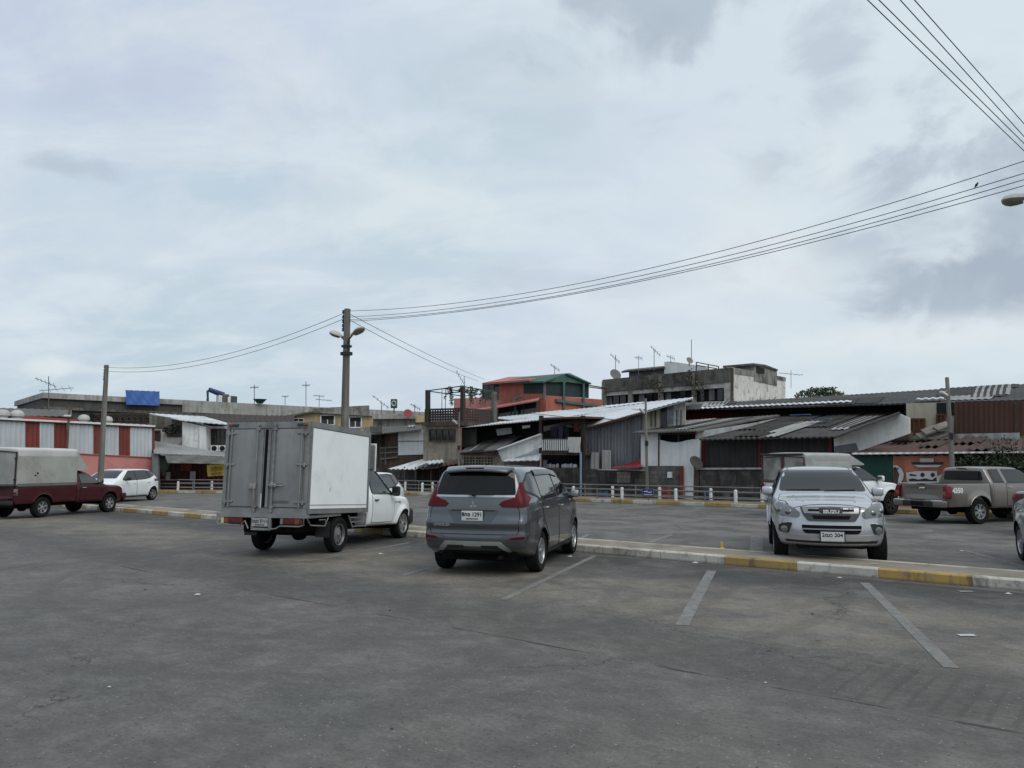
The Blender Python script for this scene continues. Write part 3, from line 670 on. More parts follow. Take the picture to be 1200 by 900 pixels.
# ---- grey people carrier, seen from behind
def make_mpv():
    P = paint('grey_paint', (.096, .106, .115), .8, .30, .03); v = Veh('minivan', 'dark grey people carrier parked with its back to the lane, beside the box truck', 'car'); RD = M('deep_red_lens', (.085, .004, .007), .35, .2, 20, spec=.15)
    W = 1.75; y0, y1 = -2.25, 2.2; ax = (-1.30, 1.30); rad = .325
    top = [(-2.25, 1.645), (-2.0, 1.668), (-1.5, 1.685), (-.7, 1.69), (.0, 1.675), (.35, 1.625), (.75, 1.42), (1.2, 1.17), (1.5, 1.10), (1.9, 1.02), (2.2, .92)]
    bot = [(-2.25, .42), (-1.9, .30), (-1.2, .22), (1.2, .20), (1.8, .24), (2.2, .30)]
    sect = [(.2, .93), (.35, .975), (.55, 1.0), (.8, .995), (1.0, .985), (1.12, .965), (1.22, .925), (1.45, .835), (1.6, .765), (1.7, .70)]
    plan = [(-2.25, .93), (-1.9, .975), (-1.4, 1.0), (.8, 1.0), (1.5, .985), (1.9, .95), (2.2, .88)]
    rear = [(.3, .10), (.45, .02), (.58, .0), (.72, .018), (.80, .0), (.84, .004), (.91, .045), (1.02, .05), (1.1, .06), (1.2, .09), (1.35, .14), (1.5, .195), (1.60, .225), (1.7, .24)]
    front = [(.2, -.12), (.45, 0), (.8, -.02), (1.0, -.1)]
    vs, fs = v.shell(y0, y1, W, top, bot, sect, plan, front, rear, .2, .10, .085, .035, 1.3, 7, 44, 18, flare=[(a, rad, .38, .022) for a in ax], crease=[(1.02, -1.9, 1.6, .010), (.62, -1.0, 1.0, -.012)])
    bv = v.bvh(vs, fs); v.part('body', v.arches(vs, fs, [P, UNDER], ax, W, .375, rad), None)
    # side glass
    v.side('window_surround', bv, rnd_poly([(1.12, 1.155), (.42, 1.555), (-.05, 1.60), (-.9, 1.60), (-1.55, 1.575), (-1.93, 1.40), (-1.95, 1.27), (-1.5, 1.19), (-1.22, 1.10), (-.5, 1.095), (.9, 1.09)], .05), DARK, .005, .012, .045)
    for poly in ([(1.0, 1.165), (.42, 1.52), (-.02, 1.57), (-.05, 1.12), (.85, 1.115)], [(-.12, 1.575), (-.85, 1.575), (-1.16, 1.56), (-1.2, 1.13), (-.5, 1.12), (-.12, 1.12)], [(-1.24, 1.555), (-1.54, 1.55), (-1.88, 1.39), (-1.9, 1.30), (-1.48, 1.22), (-1.24, 1.135)]):
        v.side('side_window', bv, rnd_poly(poly, .035), GLASS, .008, .012, .05)
    # rain visor over the side windows
    v.side('rain_visor', bv, rnd_poly([(.50, 1.49), (.40, 1.555), (-.05, 1.60), (-.9, 1.605), (-1.2, 1.595), (-1.2, 1.52), (-.1, 1.525), (.35, 1.475)], .02), PRIV, .028, .02)
    D1 = [(1.03, 1.09), (.98, .6), (.9, .34), (-.02, .33), (-.06, .6), (-.06, 1.10), (.5, 1.10)]
    D2 = [(-.10, 1.10), (-.10, .33), (-.86, .33), (-.92, .52), (-1.08, .75), (-1.21, .95), (-1.21, 1.10)]
    v.door(bv, D1, P, (.14, .985), CHROME); v.door(bv, D2, P, (-1.02, 1.005), CHROME)
    v.side('sill_trim', bv, [(-.95, .33), (.95, .33), (.93, .27), (-.9, .27)], DARK, .006)
    # rear: glass, spoiler, hatch, lamps, bumper trim
    v.part('rear_window', patch(bv, rnd_poly([(-.645, 1.235), (.645, 1.235), (.625, 1.36), (.575, 1.60), (-.575, 1.60), (-.625, 1.36)], .05), 'B', .005, .012, .06), PRIV)
    sp = MB(); sp.add(*rbox_grid(cluster(.56, .03, 10), cluster(.11, .03, 3), cluster(.035, .03, 2), (.56, .11, .035), .028, lambda x, y, z: (x * (1 - .10 * sm(-y, -.1, .1)), -2.03 + y + .10 * (abs(x) / .56) ** 2.2, 1.652 + z * .8 - .03 * (x / .56) ** 2 + y * .12 - (.025 if y < -.05 else 0))))
    v.part('roof_spoiler', sp, P); bl = MB(); bl.box((0, -2.128, 1.648), (.30, .012, .018), bev=.004); v.part('brake_light', bl, DREDL)
    sb = MB(); sb.add(*rbox_grid(cluster(.52, .01, 10), cluster(.03, .01, 1), cluster(.016, .01, 1), (.52, .03, .016), .012, lambda x, y, z: (x, -2.055 + y + .085 * (abs(x) / .52) ** 2.2, 1.612 + z - .02 * (x / .52) ** 2))); v.part('spoiler_underside', sb, DARK)
    hatch = rnd_poly([(-.70, .655), (.70, .655), (.715, .95), (.66, 1.2), (-.66, 1.2), (-.715, .95)], .04)
    h = v.part('tailgate', patch(bv, hatch, 'B', .006, .012, .03), P); v.part('tailgate_gap', seam(bv, offset_poly(hatch, .007), 'B', .005), UNDER, h)
    v.part('tailgate_recess', patch(bv, rnd_poly([(-.42, 1.01), (.42, 1.01), (.30, .825), (-.30, .825)], .03), 'B', .0085, .01, .05), paint('grey_paint_low', (.062, .069, .075), .8, .34, .03), h)
    v.part('window_trim', patch(bv, [(-.64, 1.20), (.64, 1.20), (.645, 1.232), (-.645, 1.232)], 'B', .012, .02, .05), M('silver_trim', (.42, .44, .45), .35, .1, 9, metal=.7), h)
    v.part('grip_strip', patch(bv, [(-.36, 1.012), (.36, 1.012), (.34, .992), (-.34, .992)], 'B', .014, .02, .05), DARK, h)
    for sx in (1, -1):
        d = V((-sx * .55, .835, 0)); U = V((d.y, -d.x, 0)); frd = (tuple(U), (0, 0, 1), tuple(d))
        def prj(pts):
            o = []
            for x, z in pts:
                if x <= .80: h = bv.ray_cast(V((sx * x, -6, z)), V((0, 1, 0)))[0]
                else: h = bv.ray_cast(V((sx * 6, -2.10 + (x - .80) * 1.5, z)), V((-sx, 0, 0)))[0]
                o.append((h.dot(U), z))
            return o
        tl = v.part('tail_light', patch(bv, prj([(.40, 1.095), (.47, 1.15), (.60, 1.185), (.655, 1.25), (.66, 1.33), (.665, 1.42), (.695, 1.43), (.735, 1.28), (.80, 1.19), (.90, 1.105), (.90, 1.07), (.70, 1.06), (.46, 1.065)]), frd, .012, .03, .03), RD)
        v.part('lamp_base', patch(bv, prj([(.42, 1.090), (.62, 1.10), (.89, 1.088), (.89, 1.062), (.70, 1.045), (.46, 1.05)]), frd, .017, .03, .03), DREDL, tl)
    v.pair('reflector', bv, rnd_poly([(.57, .565), (.80, .58), (.79, .625), (.60, .605)], .015), 'B', RD, .008, .012, .04)
    v.pair('fog_bezel', bv, [(.44, .61), (.56, .655), (.83, .655), (.84, .54), (.72, .505), (.56, .53)], 'B', paint('grey_paint_low', (.1, .1, .1)), .004, .012, .04)
    v.part('bumper_trim', patch(bv, rnd_poly([(-.60, .40), (-.44, .545), (.44, .545), (.60, .40), (.54, .385), (.40, .475), (-.40, .475), (-.54, .385)], .01), 'B', .014, .02, .05), M('silver_trim'))
    v.part('skid_insert', patch(bv, rnd_poly([(-.40, .49), (-.14, .49), (-.14, .455), (-.44, .43)], .005), 'B', .020, .02, .05), DARK); v.part('skid_insert', patch(bv, rnd_poly([(.40, .49), (.14, .49), (.14, .455), (.44, .43)], .005), 'B', .020, .02, .05), DARK)
    v.part('lower_valance', patch(bv, [(-.62, .375), (.62, .375), (.66, .33), (-.66, .33)], 'B', .006, .012, .06), DARK)
    y = bv.ray_cast(V((0, -6, .855)), V((0, 1, 0)))[0].y; v.plate((0, y - .012, .925), (1, 0, 0), (0, 0, 1), '8กอ 1291', 'กรุงเทพมหานคร')
    # three-lozenge emblem and the model lettering
    ey = bv.ray_cast(V((0, -6, 1.10)), V((0, 1, 0)))[0].y - .015; e = MB()
    for a in (90, 210, 330):
        d = V((math.cos(R(a)), 0, math.sin(R(a)))); n_ = V((-d.z, 0, d.x)); c = V((0, ey, 1.085)); e.prism([c, c + d * .033 + n_ * .019, c + d * .066, c + d * .033 - n_ * .019], (0, .008, 0))
    v.part('emblem', e, CHROME, h)
    ty = bv.ray_cast(V((-.50, -6, .785)), V((0, 1, 0)))[0].y - .014; v.part('model_lettering', text_mb('XPANDER', .062, (-.50, ty, .785), (1, -.10, 0), (0, 0, 1), .003, bold=.002), CHROME, h)
    wm = MB(); wm.box((.10, y + .03, 1.265), (.42, .02, .022), (1, .02, .05)); wm.lathe([(.03, 0), (.03, .03), (.02, .04)], (.0, y + .07, 1.245), (0, -1, 0), 12); v.part('rear_wiper', wm, DARK)
    an = MB(); an.tube([(.05, -1.62, 1.66), (.05, -1.70, 1.73), (.05, -1.78, 1.84)], [.012, .006, .004], 6); v.part('antenna', an, DARK)
    v.mirror(bv, .82, 1.14, P, DARK, (.17, .10, .14), .07)
    ws = v.part('windscreen', patch(bv, rnd_poly([(-.66, 1.2), (.66, 1.2), (.54, 1.58), (-.54, 1.58)], .05), 'F', .004, .012, .08), GLASS)
    v.pair('headlight', bv, [(.45, .80), (.72, .80), (.74, .62), (.52, .62)], 'F', CLEAR, .008)
    v.part('grille', patch(bv, [(-.36, .84), (.36, .84), (.3, .5), (-.3, .5)], 'F', .008), DARK)
    for y_ in ax:
        for sx in (-1, 1): v.wheel(sx * .765, y_, rad, .20, 'split', ALLOY, .64, 5)
    ub = MB(); ub.box((0, 0, .30), (1.2, 3.9, .16), bev=.05); ub.box((0, -1.6, .30), (.9, .7, .14), bev=.04); ub.tube([(.42, -1.8, .30), (.42, -2.17, .30)], .035, 8); v.part('underbody', ub, UNDER)
    return v

# ---- pickups: one recipe, several bodies
def pickup(name, label, cat, P, spec):
    g = spec.get; v = Veh(name, label, cat, g('group')); W = g('W', 1.82); rad = g('rad', .37); ay = g('axles', (-1.55, 1.55)); yF = g('yF', 2.45); yR = g('yR', -2.75); cb = g('cab_back', -.95); rz = g('roof', 1.72); wb = g('ws_base', .95); wt = g('ws_top', .25); belt = g('belt', 1.16); hood = g('hood', 1.10); zlow = g('zlow', .42); bedz = g('bedz', 1.14); nose = g('nose', .96)
    hm = g('hmat', P)
    top = [(cb, rz - .045), (cb + .3, rz - .005), ((cb + wt) / 2, rz), (wt - .12, rz - .02), (wt, rz - .06), (wb, belt + .055), (wb + .12, belt + .005), (yF - .75, hood), (yF - .3, (hood + nose) / 2 + .03), (yF, nose - .04)]
    bot = [(cb, zlow), (ay[1] - .5, zlow), (yF - .3, zlow - .04), (yF, zlow)]
    sect = [(zlow - .05, .93), (zlow + .1, .975), (zlow + .3, 1.0), (belt - .15, .995), (belt, .965), (belt + .10, .915), (rz - .2, .80), (rz, .70)]
    plan = [(cb, 1.0), (wb, 1.0), (yF - .6, .985), (yF - .2, .95), (yF, .90)]
    front = [(zlow, -.06), (zlow + .12, -.01), (.62, 0), (.78, -.02), (.95, -.05), (1.1, -.10)]
    vs, fs = v.shell(cb, yF, W, top, bot, sect, plan, front, [(0, 0), (2, 0)], g('bow', .22), .0, .075, .03, 1.2, 7, 34, 16, ext=[wb - .05, wb + .05, wt - .05, wt + .05], flare=[(ay[1], rad, rad + .06, g('flare', .03))], crease=g('crease', ()))
    bv = v.bvh(vs, fs); v.part('body', v.arches(vs, fs, [P, UNDER], (ay[1],), W + .1, rad + .065, rad + .02, .36), None)
    v.bv = bv
    dz = belt - .02; db = g('door_back', cb + .10)
    # side windows
    rr = rz - .10; fx = wb - .10
    sur = [(fx + .05, belt + .01), (wt + .03, rr), (cb + .16, rr + .005), (cb + .13, belt + .01)]
    v.side('window_surround', bv, rnd_poly(sur, .05), g('surm', DARK), .005, .012, .04)
    if g('ext_cab'):
        e = g('ext_cab'); v.side('side_window', bv, rnd_poly([(fx - .02, belt + .03), (wt + .02, rr - .03), (e + .05, rr - .03), (e + .05, belt + .03)], .04), GLASS, .008, .012, .05); v.side('quarter_window', bv, rnd_poly([(e - .06, rr - .03), (cb + .24, rr - .03), (cb + .20, belt + .05), (e - .06, belt + .05)], .05), GLASS, .008, .012, .05)
        v.side('window_pillar', bv, [(e + .05, rr + .02), (e - .06, rr + .02), (e - .06, belt), (e + .05, belt)], P, .009)
        v.door(bv, [(e, dz + .01), (e, zlow + .08), (fx - .05, zlow + .08), (fx + .02, zlow + .3), (fx + .06, dz + .01)], P, (e + .14, dz - .10), hm); v.side('panel_gap', bv, [(cb + .09, dz), (cb + .10, zlow + .06), (cb + .108, zlow + .06), (cb + .098, dz)], UNDER, .002)
    else:
        v.side('side_window', bv, rnd_poly([(fx - .02, belt + .03), (wt + .02, rr - .03), (cb + .20, rr - .03), (cb + .18, belt + .03)], .04), g('sglass', GLASS), .008, .012, .05)
        v.door(bv, [(db, dz + .01), (db, zlow + .08), (fx - .05, zlow + .08), (fx + .02, zlow + .3), (fx + .06, dz + .01)], P, (db + .16, dz - .10), hm)
    zt = rz - .075; hw = W / 2
    v.part('windscreen', patch(bv, rnd_poly([(-hw * .84, belt + .085), (hw * .84, belt + .085), (hw * .72, zt), (-hw * .72, zt)], .06), 'F', .005, .012, .06), GLASS)
    v.part('cab_rear_window', patch(bv, rnd_poly([(-hw * .72, belt + .08), (hw * .72, belt + .08), (hw * .66, rz - .15), (-hw * .66, rz - .15)], .05), 'B', .005, .012, .08), GLASS)
    v.mirror(bv, wb - .22, belt + .06, g('mirm', P), DARK, g('mirs', (.22, .13, .19)), g('mout', .08), 'RL', g('mgl'))
    # bed: side walls, floor, front wall, tailgate
    if g('bed', True):
        bW = g('bedW', W * .985); b0 = yR + .05; b1 = cb - .03; zl = zlow + .06
        for sx in (-1, 1):
            hy = (b1 - b0) / 2; yc = (b0 + b1) / 2; hz = (bedz - zl) / 2; th = .06
            def fn(x, y, z, sx=sx, yc=yc, zl=zl, hz=hz):
                yy = y + yc; zz = zl + z + hz; o = 0
                if x * sx > 0:
                    o = -.03 * ((zz - (zl + .35)) / .4) ** 2; d = math.hypot(yy - ay[0], zz - rad); o += g('flare', .03) * sm(d, rad + .24, rad + .09); o -= .03 * sm(yy, b0 + .25, b0)
                return (sx * (bW / 2 - th) + x + sx * o, yy, zz)
            ws, wf = rbox_grid(cluster(th, .03, 2), cluster(hy, .03, 24), cluster(hz, .03, 10), (th, hy, hz), .025, fn)
            if sx == 1: bvr = v.bvh(ws, wf)
            m = MB(); m.lathe([(rad + .075, -.3), (rad + .075, .3)], (sx * bW / 2, ay[0], rad + .02), (1, 0, 0), 36); cut = mesh_of(m.v, m.f, [P, UNDER])
            for p in cut.polygons: p.material_index = 1
            v.part('bed_side', boolean(mesh_of(ws, wf, [P, UNDER]), cut))
            lip = MB(); seg = [(sx * (bW / 2 + g('flare', .03) - .004), ay[0] + math.cos(R(a)) * (rad + .085), rad + .02 + math.sin(R(a)) * (rad + .085)) for a in range(17, 164, 7)]
            lip.tube(seg, .022, 6); v.part('wheel_arch_lip', lip, P)
        v.bvb = bvr
        m = MB(); m.box((0, (b0 + b1) / 2, zl + .12), (bW - .2, b1 - b0 - .1, .05)); m.box((0, b1 - .03, (zl + bedz) / 2), (bW - .2, .04, bedz - zl - .02)); v.part('bed_floor', m, g('bedm', P))
        tg = MB(); tgz0, tgz1 = g('tg0', zl + .16), bedz - .005
        tg.add(*rbox_grid(cluster(bW / 2 - .13, .02, 10), cluster(.04, .02, 2), cluster((tgz1 - tgz0) / 2, .02, 8), (bW / 2 - .13, .04, (tgz1 - tgz0) / 2), .018, lambda x, y, z: (x, b0 + .035 + y + (.02 if (y < 0 and abs(z) < .13 and abs(x) < .5) else 0), (tgz0 + tgz1) / 2 + z)))
        v.tg = v.part('tailgate', tg, P)
        th_ = MB(); th_.box((0, b0 - .006, tgz1 - .13), (.20, .02, .055), bev=.008); v.part('tailgate_handle', th_, g('tghm', DARK), v.tg)
    for y_ in ay:
        for sx in (-1, 1): v.wheel(sx * (W / 2 - .115 + g('track', 0)), y_, rad, g('tw', .235), g('rim', 'five'), g('rimm', ALLOY), g('rr', .60), g('spk', 6))
    ub = MB(); ub.box((0, (yR + yF) / 2, zlow + .02), (W * .62, (yF - yR) * .92, .16), bev=.04); ub.tube([(-.75, ay[0], rad), (.75, ay[0], rad)], .06, 10); ub.lathe([(.05, -.14), (.14, -.06), (.14, .06), (.05, .14)], (0, ay[0], rad), (0, 1, 0), 14); ub.tube([(-.7, ay[1], rad), (.7, ay[1], rad)], .05, 8)
    for sx in (-1, 1): ub.bar((sx * .45, yR + .15, zlow + .02), (sx * .45, yF - .3, zlow), .09, .14); ub.bar((sx * .52, ay[0] - .6, rad + .14), (sx * .52, ay[0] + .6, rad + .10), .07, .05)
    v.part('underbody', ub, UNDER); return v

def make_silver_pickup():
    P = paint('silver_paint', (.46, .48, .505), .55, .30, .04); P2 = M('grille_grey', (.075, .078, .084), .4, .1, 8, metal=.55)
    v = pickup('pickup_truck', 'silver pickup parked nose-first at the island, grille and windscreen facing the camera', 'pickup', P, dict(W=1.79, roof=1.715, belt=1.165, hood=1.125, nose=1.05, yF=2.42, ws_base=.98, ws_top=.2, rim='five', rad=.365, group=None, bow=.30, flare=.035, zlow=.385, mirs=(.20, .13, .165), mout=.03, bedz=1.12))
    b = v.bv; f = 'F'
    hd = [(-.78, 1.145), (.78, 1.145), (.80, 1.07), (.47, .985), (-.47, .985), (-.80, 1.07)]
    bn = MB(); bpoly = [(-.74, .98), (.74, .98), (.79, 1.55), (.60, 2.20), (-.60, 2.20), (-.79, 1.55)]
    h = v.part('bonnet', patch(b, rnd_poly(bpoly, .08), 'T', .006, .012, .07), P); v.part('bonnet_gap', seam(b, offset_poly(rnd_poly(bpoly, .08), .007), 'T', .005), UNDER, h)
    for sx in (-1, 1): v.part('bonnet_crease', patch(b, [(sx * .50, 1.1), (sx * .53, 1.1), (sx * .42, 2.05), (sx * .39, 2.05)], 'T', .012, .012, .07), P, h)
    # grille: dark grey surround, open slots, lettering
    gp = [(-.47, 1.005), (0, 1.02), (.47, 1.005), (.435, .90), (.36, .79), (-.36, .79), (-.435, .90)]
    gr_ = v.part('grille', patch(b, rnd_poly(gp, .02), f, .020, .03, .05), P2)
    v.part('grille_band', patch(b, [(-.43, .995), (.43, .995), (.405, .915), (-.405, .915)], f, .030, .02, .05), M('grille_silver', (.30, .305, .31), .35, .1, 8, metal=.7), gr_)
    v.part('grille_slot', patch(b, [(-.34, .975), (.34, .975), (.34, .955), (-.34, .955)], f, .036, .02, .05), UNDER, gr_)
    v.part('badge_plate', patch(b, rnd_poly([(-.185, .985), (.185, .985), (.165, .925), (-.165, .925)], .008), f, .040, .02, .05), DARK, gr_)
    v.part('grille_opening', patch(b, [(-.30, .885), (.30, .885), (.265, .825), (-.265, .825)], f, .026, .02, .05), UNDER, gr_)
    yy = b.ray_cast(V((0, 6, .955)), V((0, -1, 0)))[0].y; v.part('badge_lettering', text_mb('ISUZU', .078, (0, yy + .049, .953), (-1, 0, 0), (0, 0, 1), .005, squash=1.15, bold=.004), WHITED, gr_)
    # headlights wrap round the corners
    for sx in (1, -1):
        fr = ((1, 0, 0), (0, 0, 1), (-sx * .45, -.89, 0)); d = V(fr[2]).normalized(); U = V((-d.y, d.x, 0)); fr = (tuple(U), (0, 0, 1), tuple(d))
        pts3 = [(.485, 2.30, .935), (.56, 2.26, .985), (.74, 2.11, 1.06), (.84, 1.98, 1.085), (.88, 1.86, 1.09), (.88, 1.93, .95), (.83, 2.05, .868), (.66, 2.22, .85), (.54, 2.30, .835), (.485, 2.31, .87)]
        pl = [((V((sx * p[0], p[1], 0))).dot(U), p[2]) for p in pts3]; hl = v.part('headlight', patch(b, rnd_poly(pl, .03), fr, .012, .03, .04), CLEAR)
        for (lx, ly, lz, lr) in ((.64, 2.16, .925, .055), (.775, 2.03, .955, .05)):
            hh = b.ray_cast(V((sx * lx, ly, lz)) - d * 3, d)[0]
            m = MB(); m.lathe([(lr, 0), (lr * .85, .010), (lr * .5, .02), (0, .024)], hh - d * .008, -d, 16); v.part('lamp_reflector', m, M('lamp_inner', (.20, .21, .22), .15, .1, 8, metal=.9), hl)
        a = [((V((sx * p[0], p[1], 0))).dot(U), p[2]) for p in [(.87, 1.9, 1.05), (.90, 1.8, 1.05), (.90, 1.86, .93), (.87, 1.97, .93)]]
        # fog lamp pocket with its lamp
        fp = [(sx * .60, .745), (sx * .66, .765), (sx * .80, .72), (sx * .815, .62), (sx * .78, .575), (sx * .66, .575)]
        bz = v.part('fog_bezel', patch(b, rnd_poly(fp, .02), f, .010, .02, .04), DARK)
        hh = b.ray_cast(V((sx * .725, 6, .635)), V((0, -1, 0)))[0]; m = MB(); m.lathe([(.062, 0), (.062, .03), (.045, .038), (0, .032)], hh + V((0, -.002, 0)), (sx * .2, 1, 0), 18); v.part('fog_light', m, CLEAR, bz)
        m = MB(); 
        v.part('bezel_trim', patch(b, [(sx * .60, .75), (sx * .665, .772), (sx * .80, .727), (sx * .795, .71), (sx * .665, .752)], f, .018, .02, .04), CHROME, bz)
    v.part('lower_grille', patch(b, rnd_poly([(-.46, .725), (.46, .725), (.445, .625), (.40, .585), (-.40, .585), (-.445, .625)], .02), f, .008, .02, .05), UNDER)
    v.part('grille_bar', patch(b, [(-.44, .668), (.44, .668), (.44, .648), (-.44, .648)], f, .022, .02, .05), M('grille_silver'))
    v.part('bumper_lip', patch(b, rnd_poly([(-.80, .585), (-.50, .56), (.50, .56), (.80, .585), (.80, .50), (.55, .47), (-.55, .47), (-.80, .50)], .02), f, .014, .03, .06), P)
    v.part('lower_valance', patch(b, [(-.72, .462), (.72, .462), (.70, .425), (-.70, .425)], f, .006, .012, .06), DARK)
    yy = b.ray_cast(V((0, 6, .54)), V((0, -1, 0)))[0].y; v.plate((0, yy + .045, .545), (-1, 0, 0), (0, 0, 1), '2ฒว 204', '', .36, .165, .088)
    fr = MB()
    for sg in (-1, 1): fr.box((0, yy + .045, .545 + sg * .088), (.375, .02, .014)); fr.box((sg * .187, yy + .045, .545), (.014, .02, .163))
    v.part('plate_frame', fr, DARK)
    wipers(v, b, [((.62, 1.262), (.04, 1.275)), ((-.04, 1.258), (-.56, 1.275))])
    for sx in (-1, 1): v.part('roof_seam', patch(b, [(sx * .545, .25), (sx * .56, .25), (sx * .565, -.7), (sx * .55, -.7)], 'T', .004, .012, .1), DARK)
    return v

def make_brown_pickup():
    P = paint('brown_paint', (.165, .148, .132), .5, .36, .10)
    v = pickup('pickup_truck', 'brown extended-cab pickup with an open bed and a white number on its rear wing', 'pickup', P, dict(W=1.80, roof=1.70, belt=1.19, hood=1.1, cab_back=-1.05, ext_cab=-.42, ws_top=.38, ws_base=1.05, yF=2.5, rim='split', rad=.37, flare=.05, zlow=.45, bedz=1.185, tghm=CHROME, hmat=CHROME))
    sr = MB(); yR = -2.75
    # bumper with dark step, lamps, number on the wing
    m = MB(); m.box((0, yR - .09, .60), (1.74, .16, .20), bev=.04); bp = v.part('rear_bumper', m, P); m = MB(); m.box((0, yR - .165, .60), (1.0, .05, .15), bev=.01); v.part('bumper_step', m, DARK, bp); m = MB(); m.box((0, yR - .175, .715), (.5, .02, .03)); v.part('bumper_pad', m, DARK, bp)
    for sx in (-1, 1):
        m = MB(); m.box((sx * .63, yR - .16, .685), (.34, .06, .05), bev=.015); v.part('bumper_cap', m, CHROME, bp)
        m = MB(); m.add(*rbox_grid(cluster(.075, .02, 3), cluster(.10, .02, 3), cluster(.18, .02, 6), (.075, .10, .18), .018, lambda x, y, z, sx=sx: (sx * (.825) + x * (1 - .1 * z / .18) - sx * .04 * max(0, z) / .18, yR + .055 + y + .03 * (z / .18), .945 + z))); tl = v.part('tail_light', m, REDL)
        m = MB(); m.box((sx * .80, yR - .048, .86), (.10, .02, .05), bev=.006); v.part('reversing_lens', m, CLEAR, tl); m = MB(); m.box((sx * .80, yR - .046, .93), (.10, .02, .045), bev=.006); v.part('indicator_lens', m, AMBER, tl)
    h = v.bvb.ray_cast(V((5, -2.42, .985)), V((-1, 0, 0)))[0]
    if h: v.part('number_lettering', text_mb('4350', .20, (h.x + .008, -2.38, .985), (0, 1, 0), (0, 0, 1), .002, bold=.012), WHITED)
    v.part('plate_recess', MB().box((0, yR - .195, .59), (.40, .02, .12)), UNDER, bp)
    br = MB(); br.box((.12, yR + .028, .80), (.30, .02, .05)); 
    # third brake light and glazing frame over the bed
    m = MB(); m.box((0, -1.05 - .045, 1.63), (.3, .03, .03)); v.part('brake_light', m, DREDL)
    m = MB(); m.box((0, yR - .002, 1.165), (.26, .02, .03)); v.part('handle_lamp', m, DREDL, v.tg)
    return v

def canopy(v, yR, y1, W, z0, z1, mat, edge, door_mat, front_slope=.55, zf=None, roof_mat=None):
    """fibreglass box over a pickup bed, with a sloping nose over the cab and two doors behind"""
    hy = (y1 - yR) / 2; yc = (yR + y1) / 2; hz = (z1 - z0) / 2
    def fn(x, y, z):
        c = (z + hz) / (2 * hz); return (x * (1 - .05 * c), y + yc, z0 + z + hz - .05 * (x / (W / 2)) ** 2 * sm(c, .6, 1))
    vs, fs = rbox_grid(cluster(W / 2, .10, 4), cluster(hy, .06, 8), cluster(hz, .10, 5), (W / 2, hy, hz), .09, fn); m = MB(); m.add(vs, fs)
    if front_slope:
        zf = zf or z0 + .3; a = .95 * W / 2
        m.add([(-a, y1 - .08, z1 - .07), (a, y1 - .08, z1 - .07), (a, y1 + front_slope, zf + .04), (-a, y1 + front_slope, zf + .04), (-a, y1 - .08, zf), (a, y1 - .08, zf), (a, y1 + front_slope, zf), (-a, y1 + front_slope, zf)], [(0, 1, 2, 3), (0, 3, 7, 4), (1, 5, 6, 2), (3, 2, 6, 7), (4, 7, 6, 5), (0, 4, 5, 1)])
    cp = v.part('canopy', m, mat, smooth=50)
    rc = MB(); ch = .15
    def fc(x, y, z): return (x, y + yc, z1 - ch + .012 + z - .05 * (x / (W / 2)) ** 2)
    vs, fs = rbox_grid(cluster(W * .482, .08, 4), cluster(hy - .015, .05, 6), cluster(ch, .08, 3), (W * .482, hy - .015, ch), .075, fc); rc.add(vs, fs); v.part('canopy_roof', rc, roof_mat or mat, cp, 50)
    for sx in (-1, 1):
        d = MB(); d.box((sx * W * .235, yR - .012, (z0 + z1) / 2 - .03), (W * .40, .03, (z1 - z0) - .20), bev=.01); dd = v.part('canopy_door', d, door_mat, cp)
        f = MB(); x0 = sx * W * .02; x1 = sx * W * .465; zt = z1 - .11; zb = z0 + .02
        f.bar((x1, yR - .03, zb), (x1, yR - .03, zt - .04), .04, .03); f.bar((x0, yR - .03, zb), (x0, yR - .03, zt), .045, .035); f.bar((x0, yR - .03, zt), (x1, yR - .03, zt - .05), .04, .03); f.bar((x0, yR - .03, zb), (x1, yR - .03, zb), .03, .03)
        for z in (z0 + .22, z1 - .35): f.box((x1, yR - .04, z), (.07, .05, .05))
        v.part('door_frame', f, edge, dd)
        l = MB(); l.box((sx * W * .07, yR - .05, z0 + .30), (.10, .03, .04)); l.box((sx * W * .07, yR - .05, z0 + .30), (.03, .04, .16)); v.part('door_latch', l, edge, dd)
    return cp

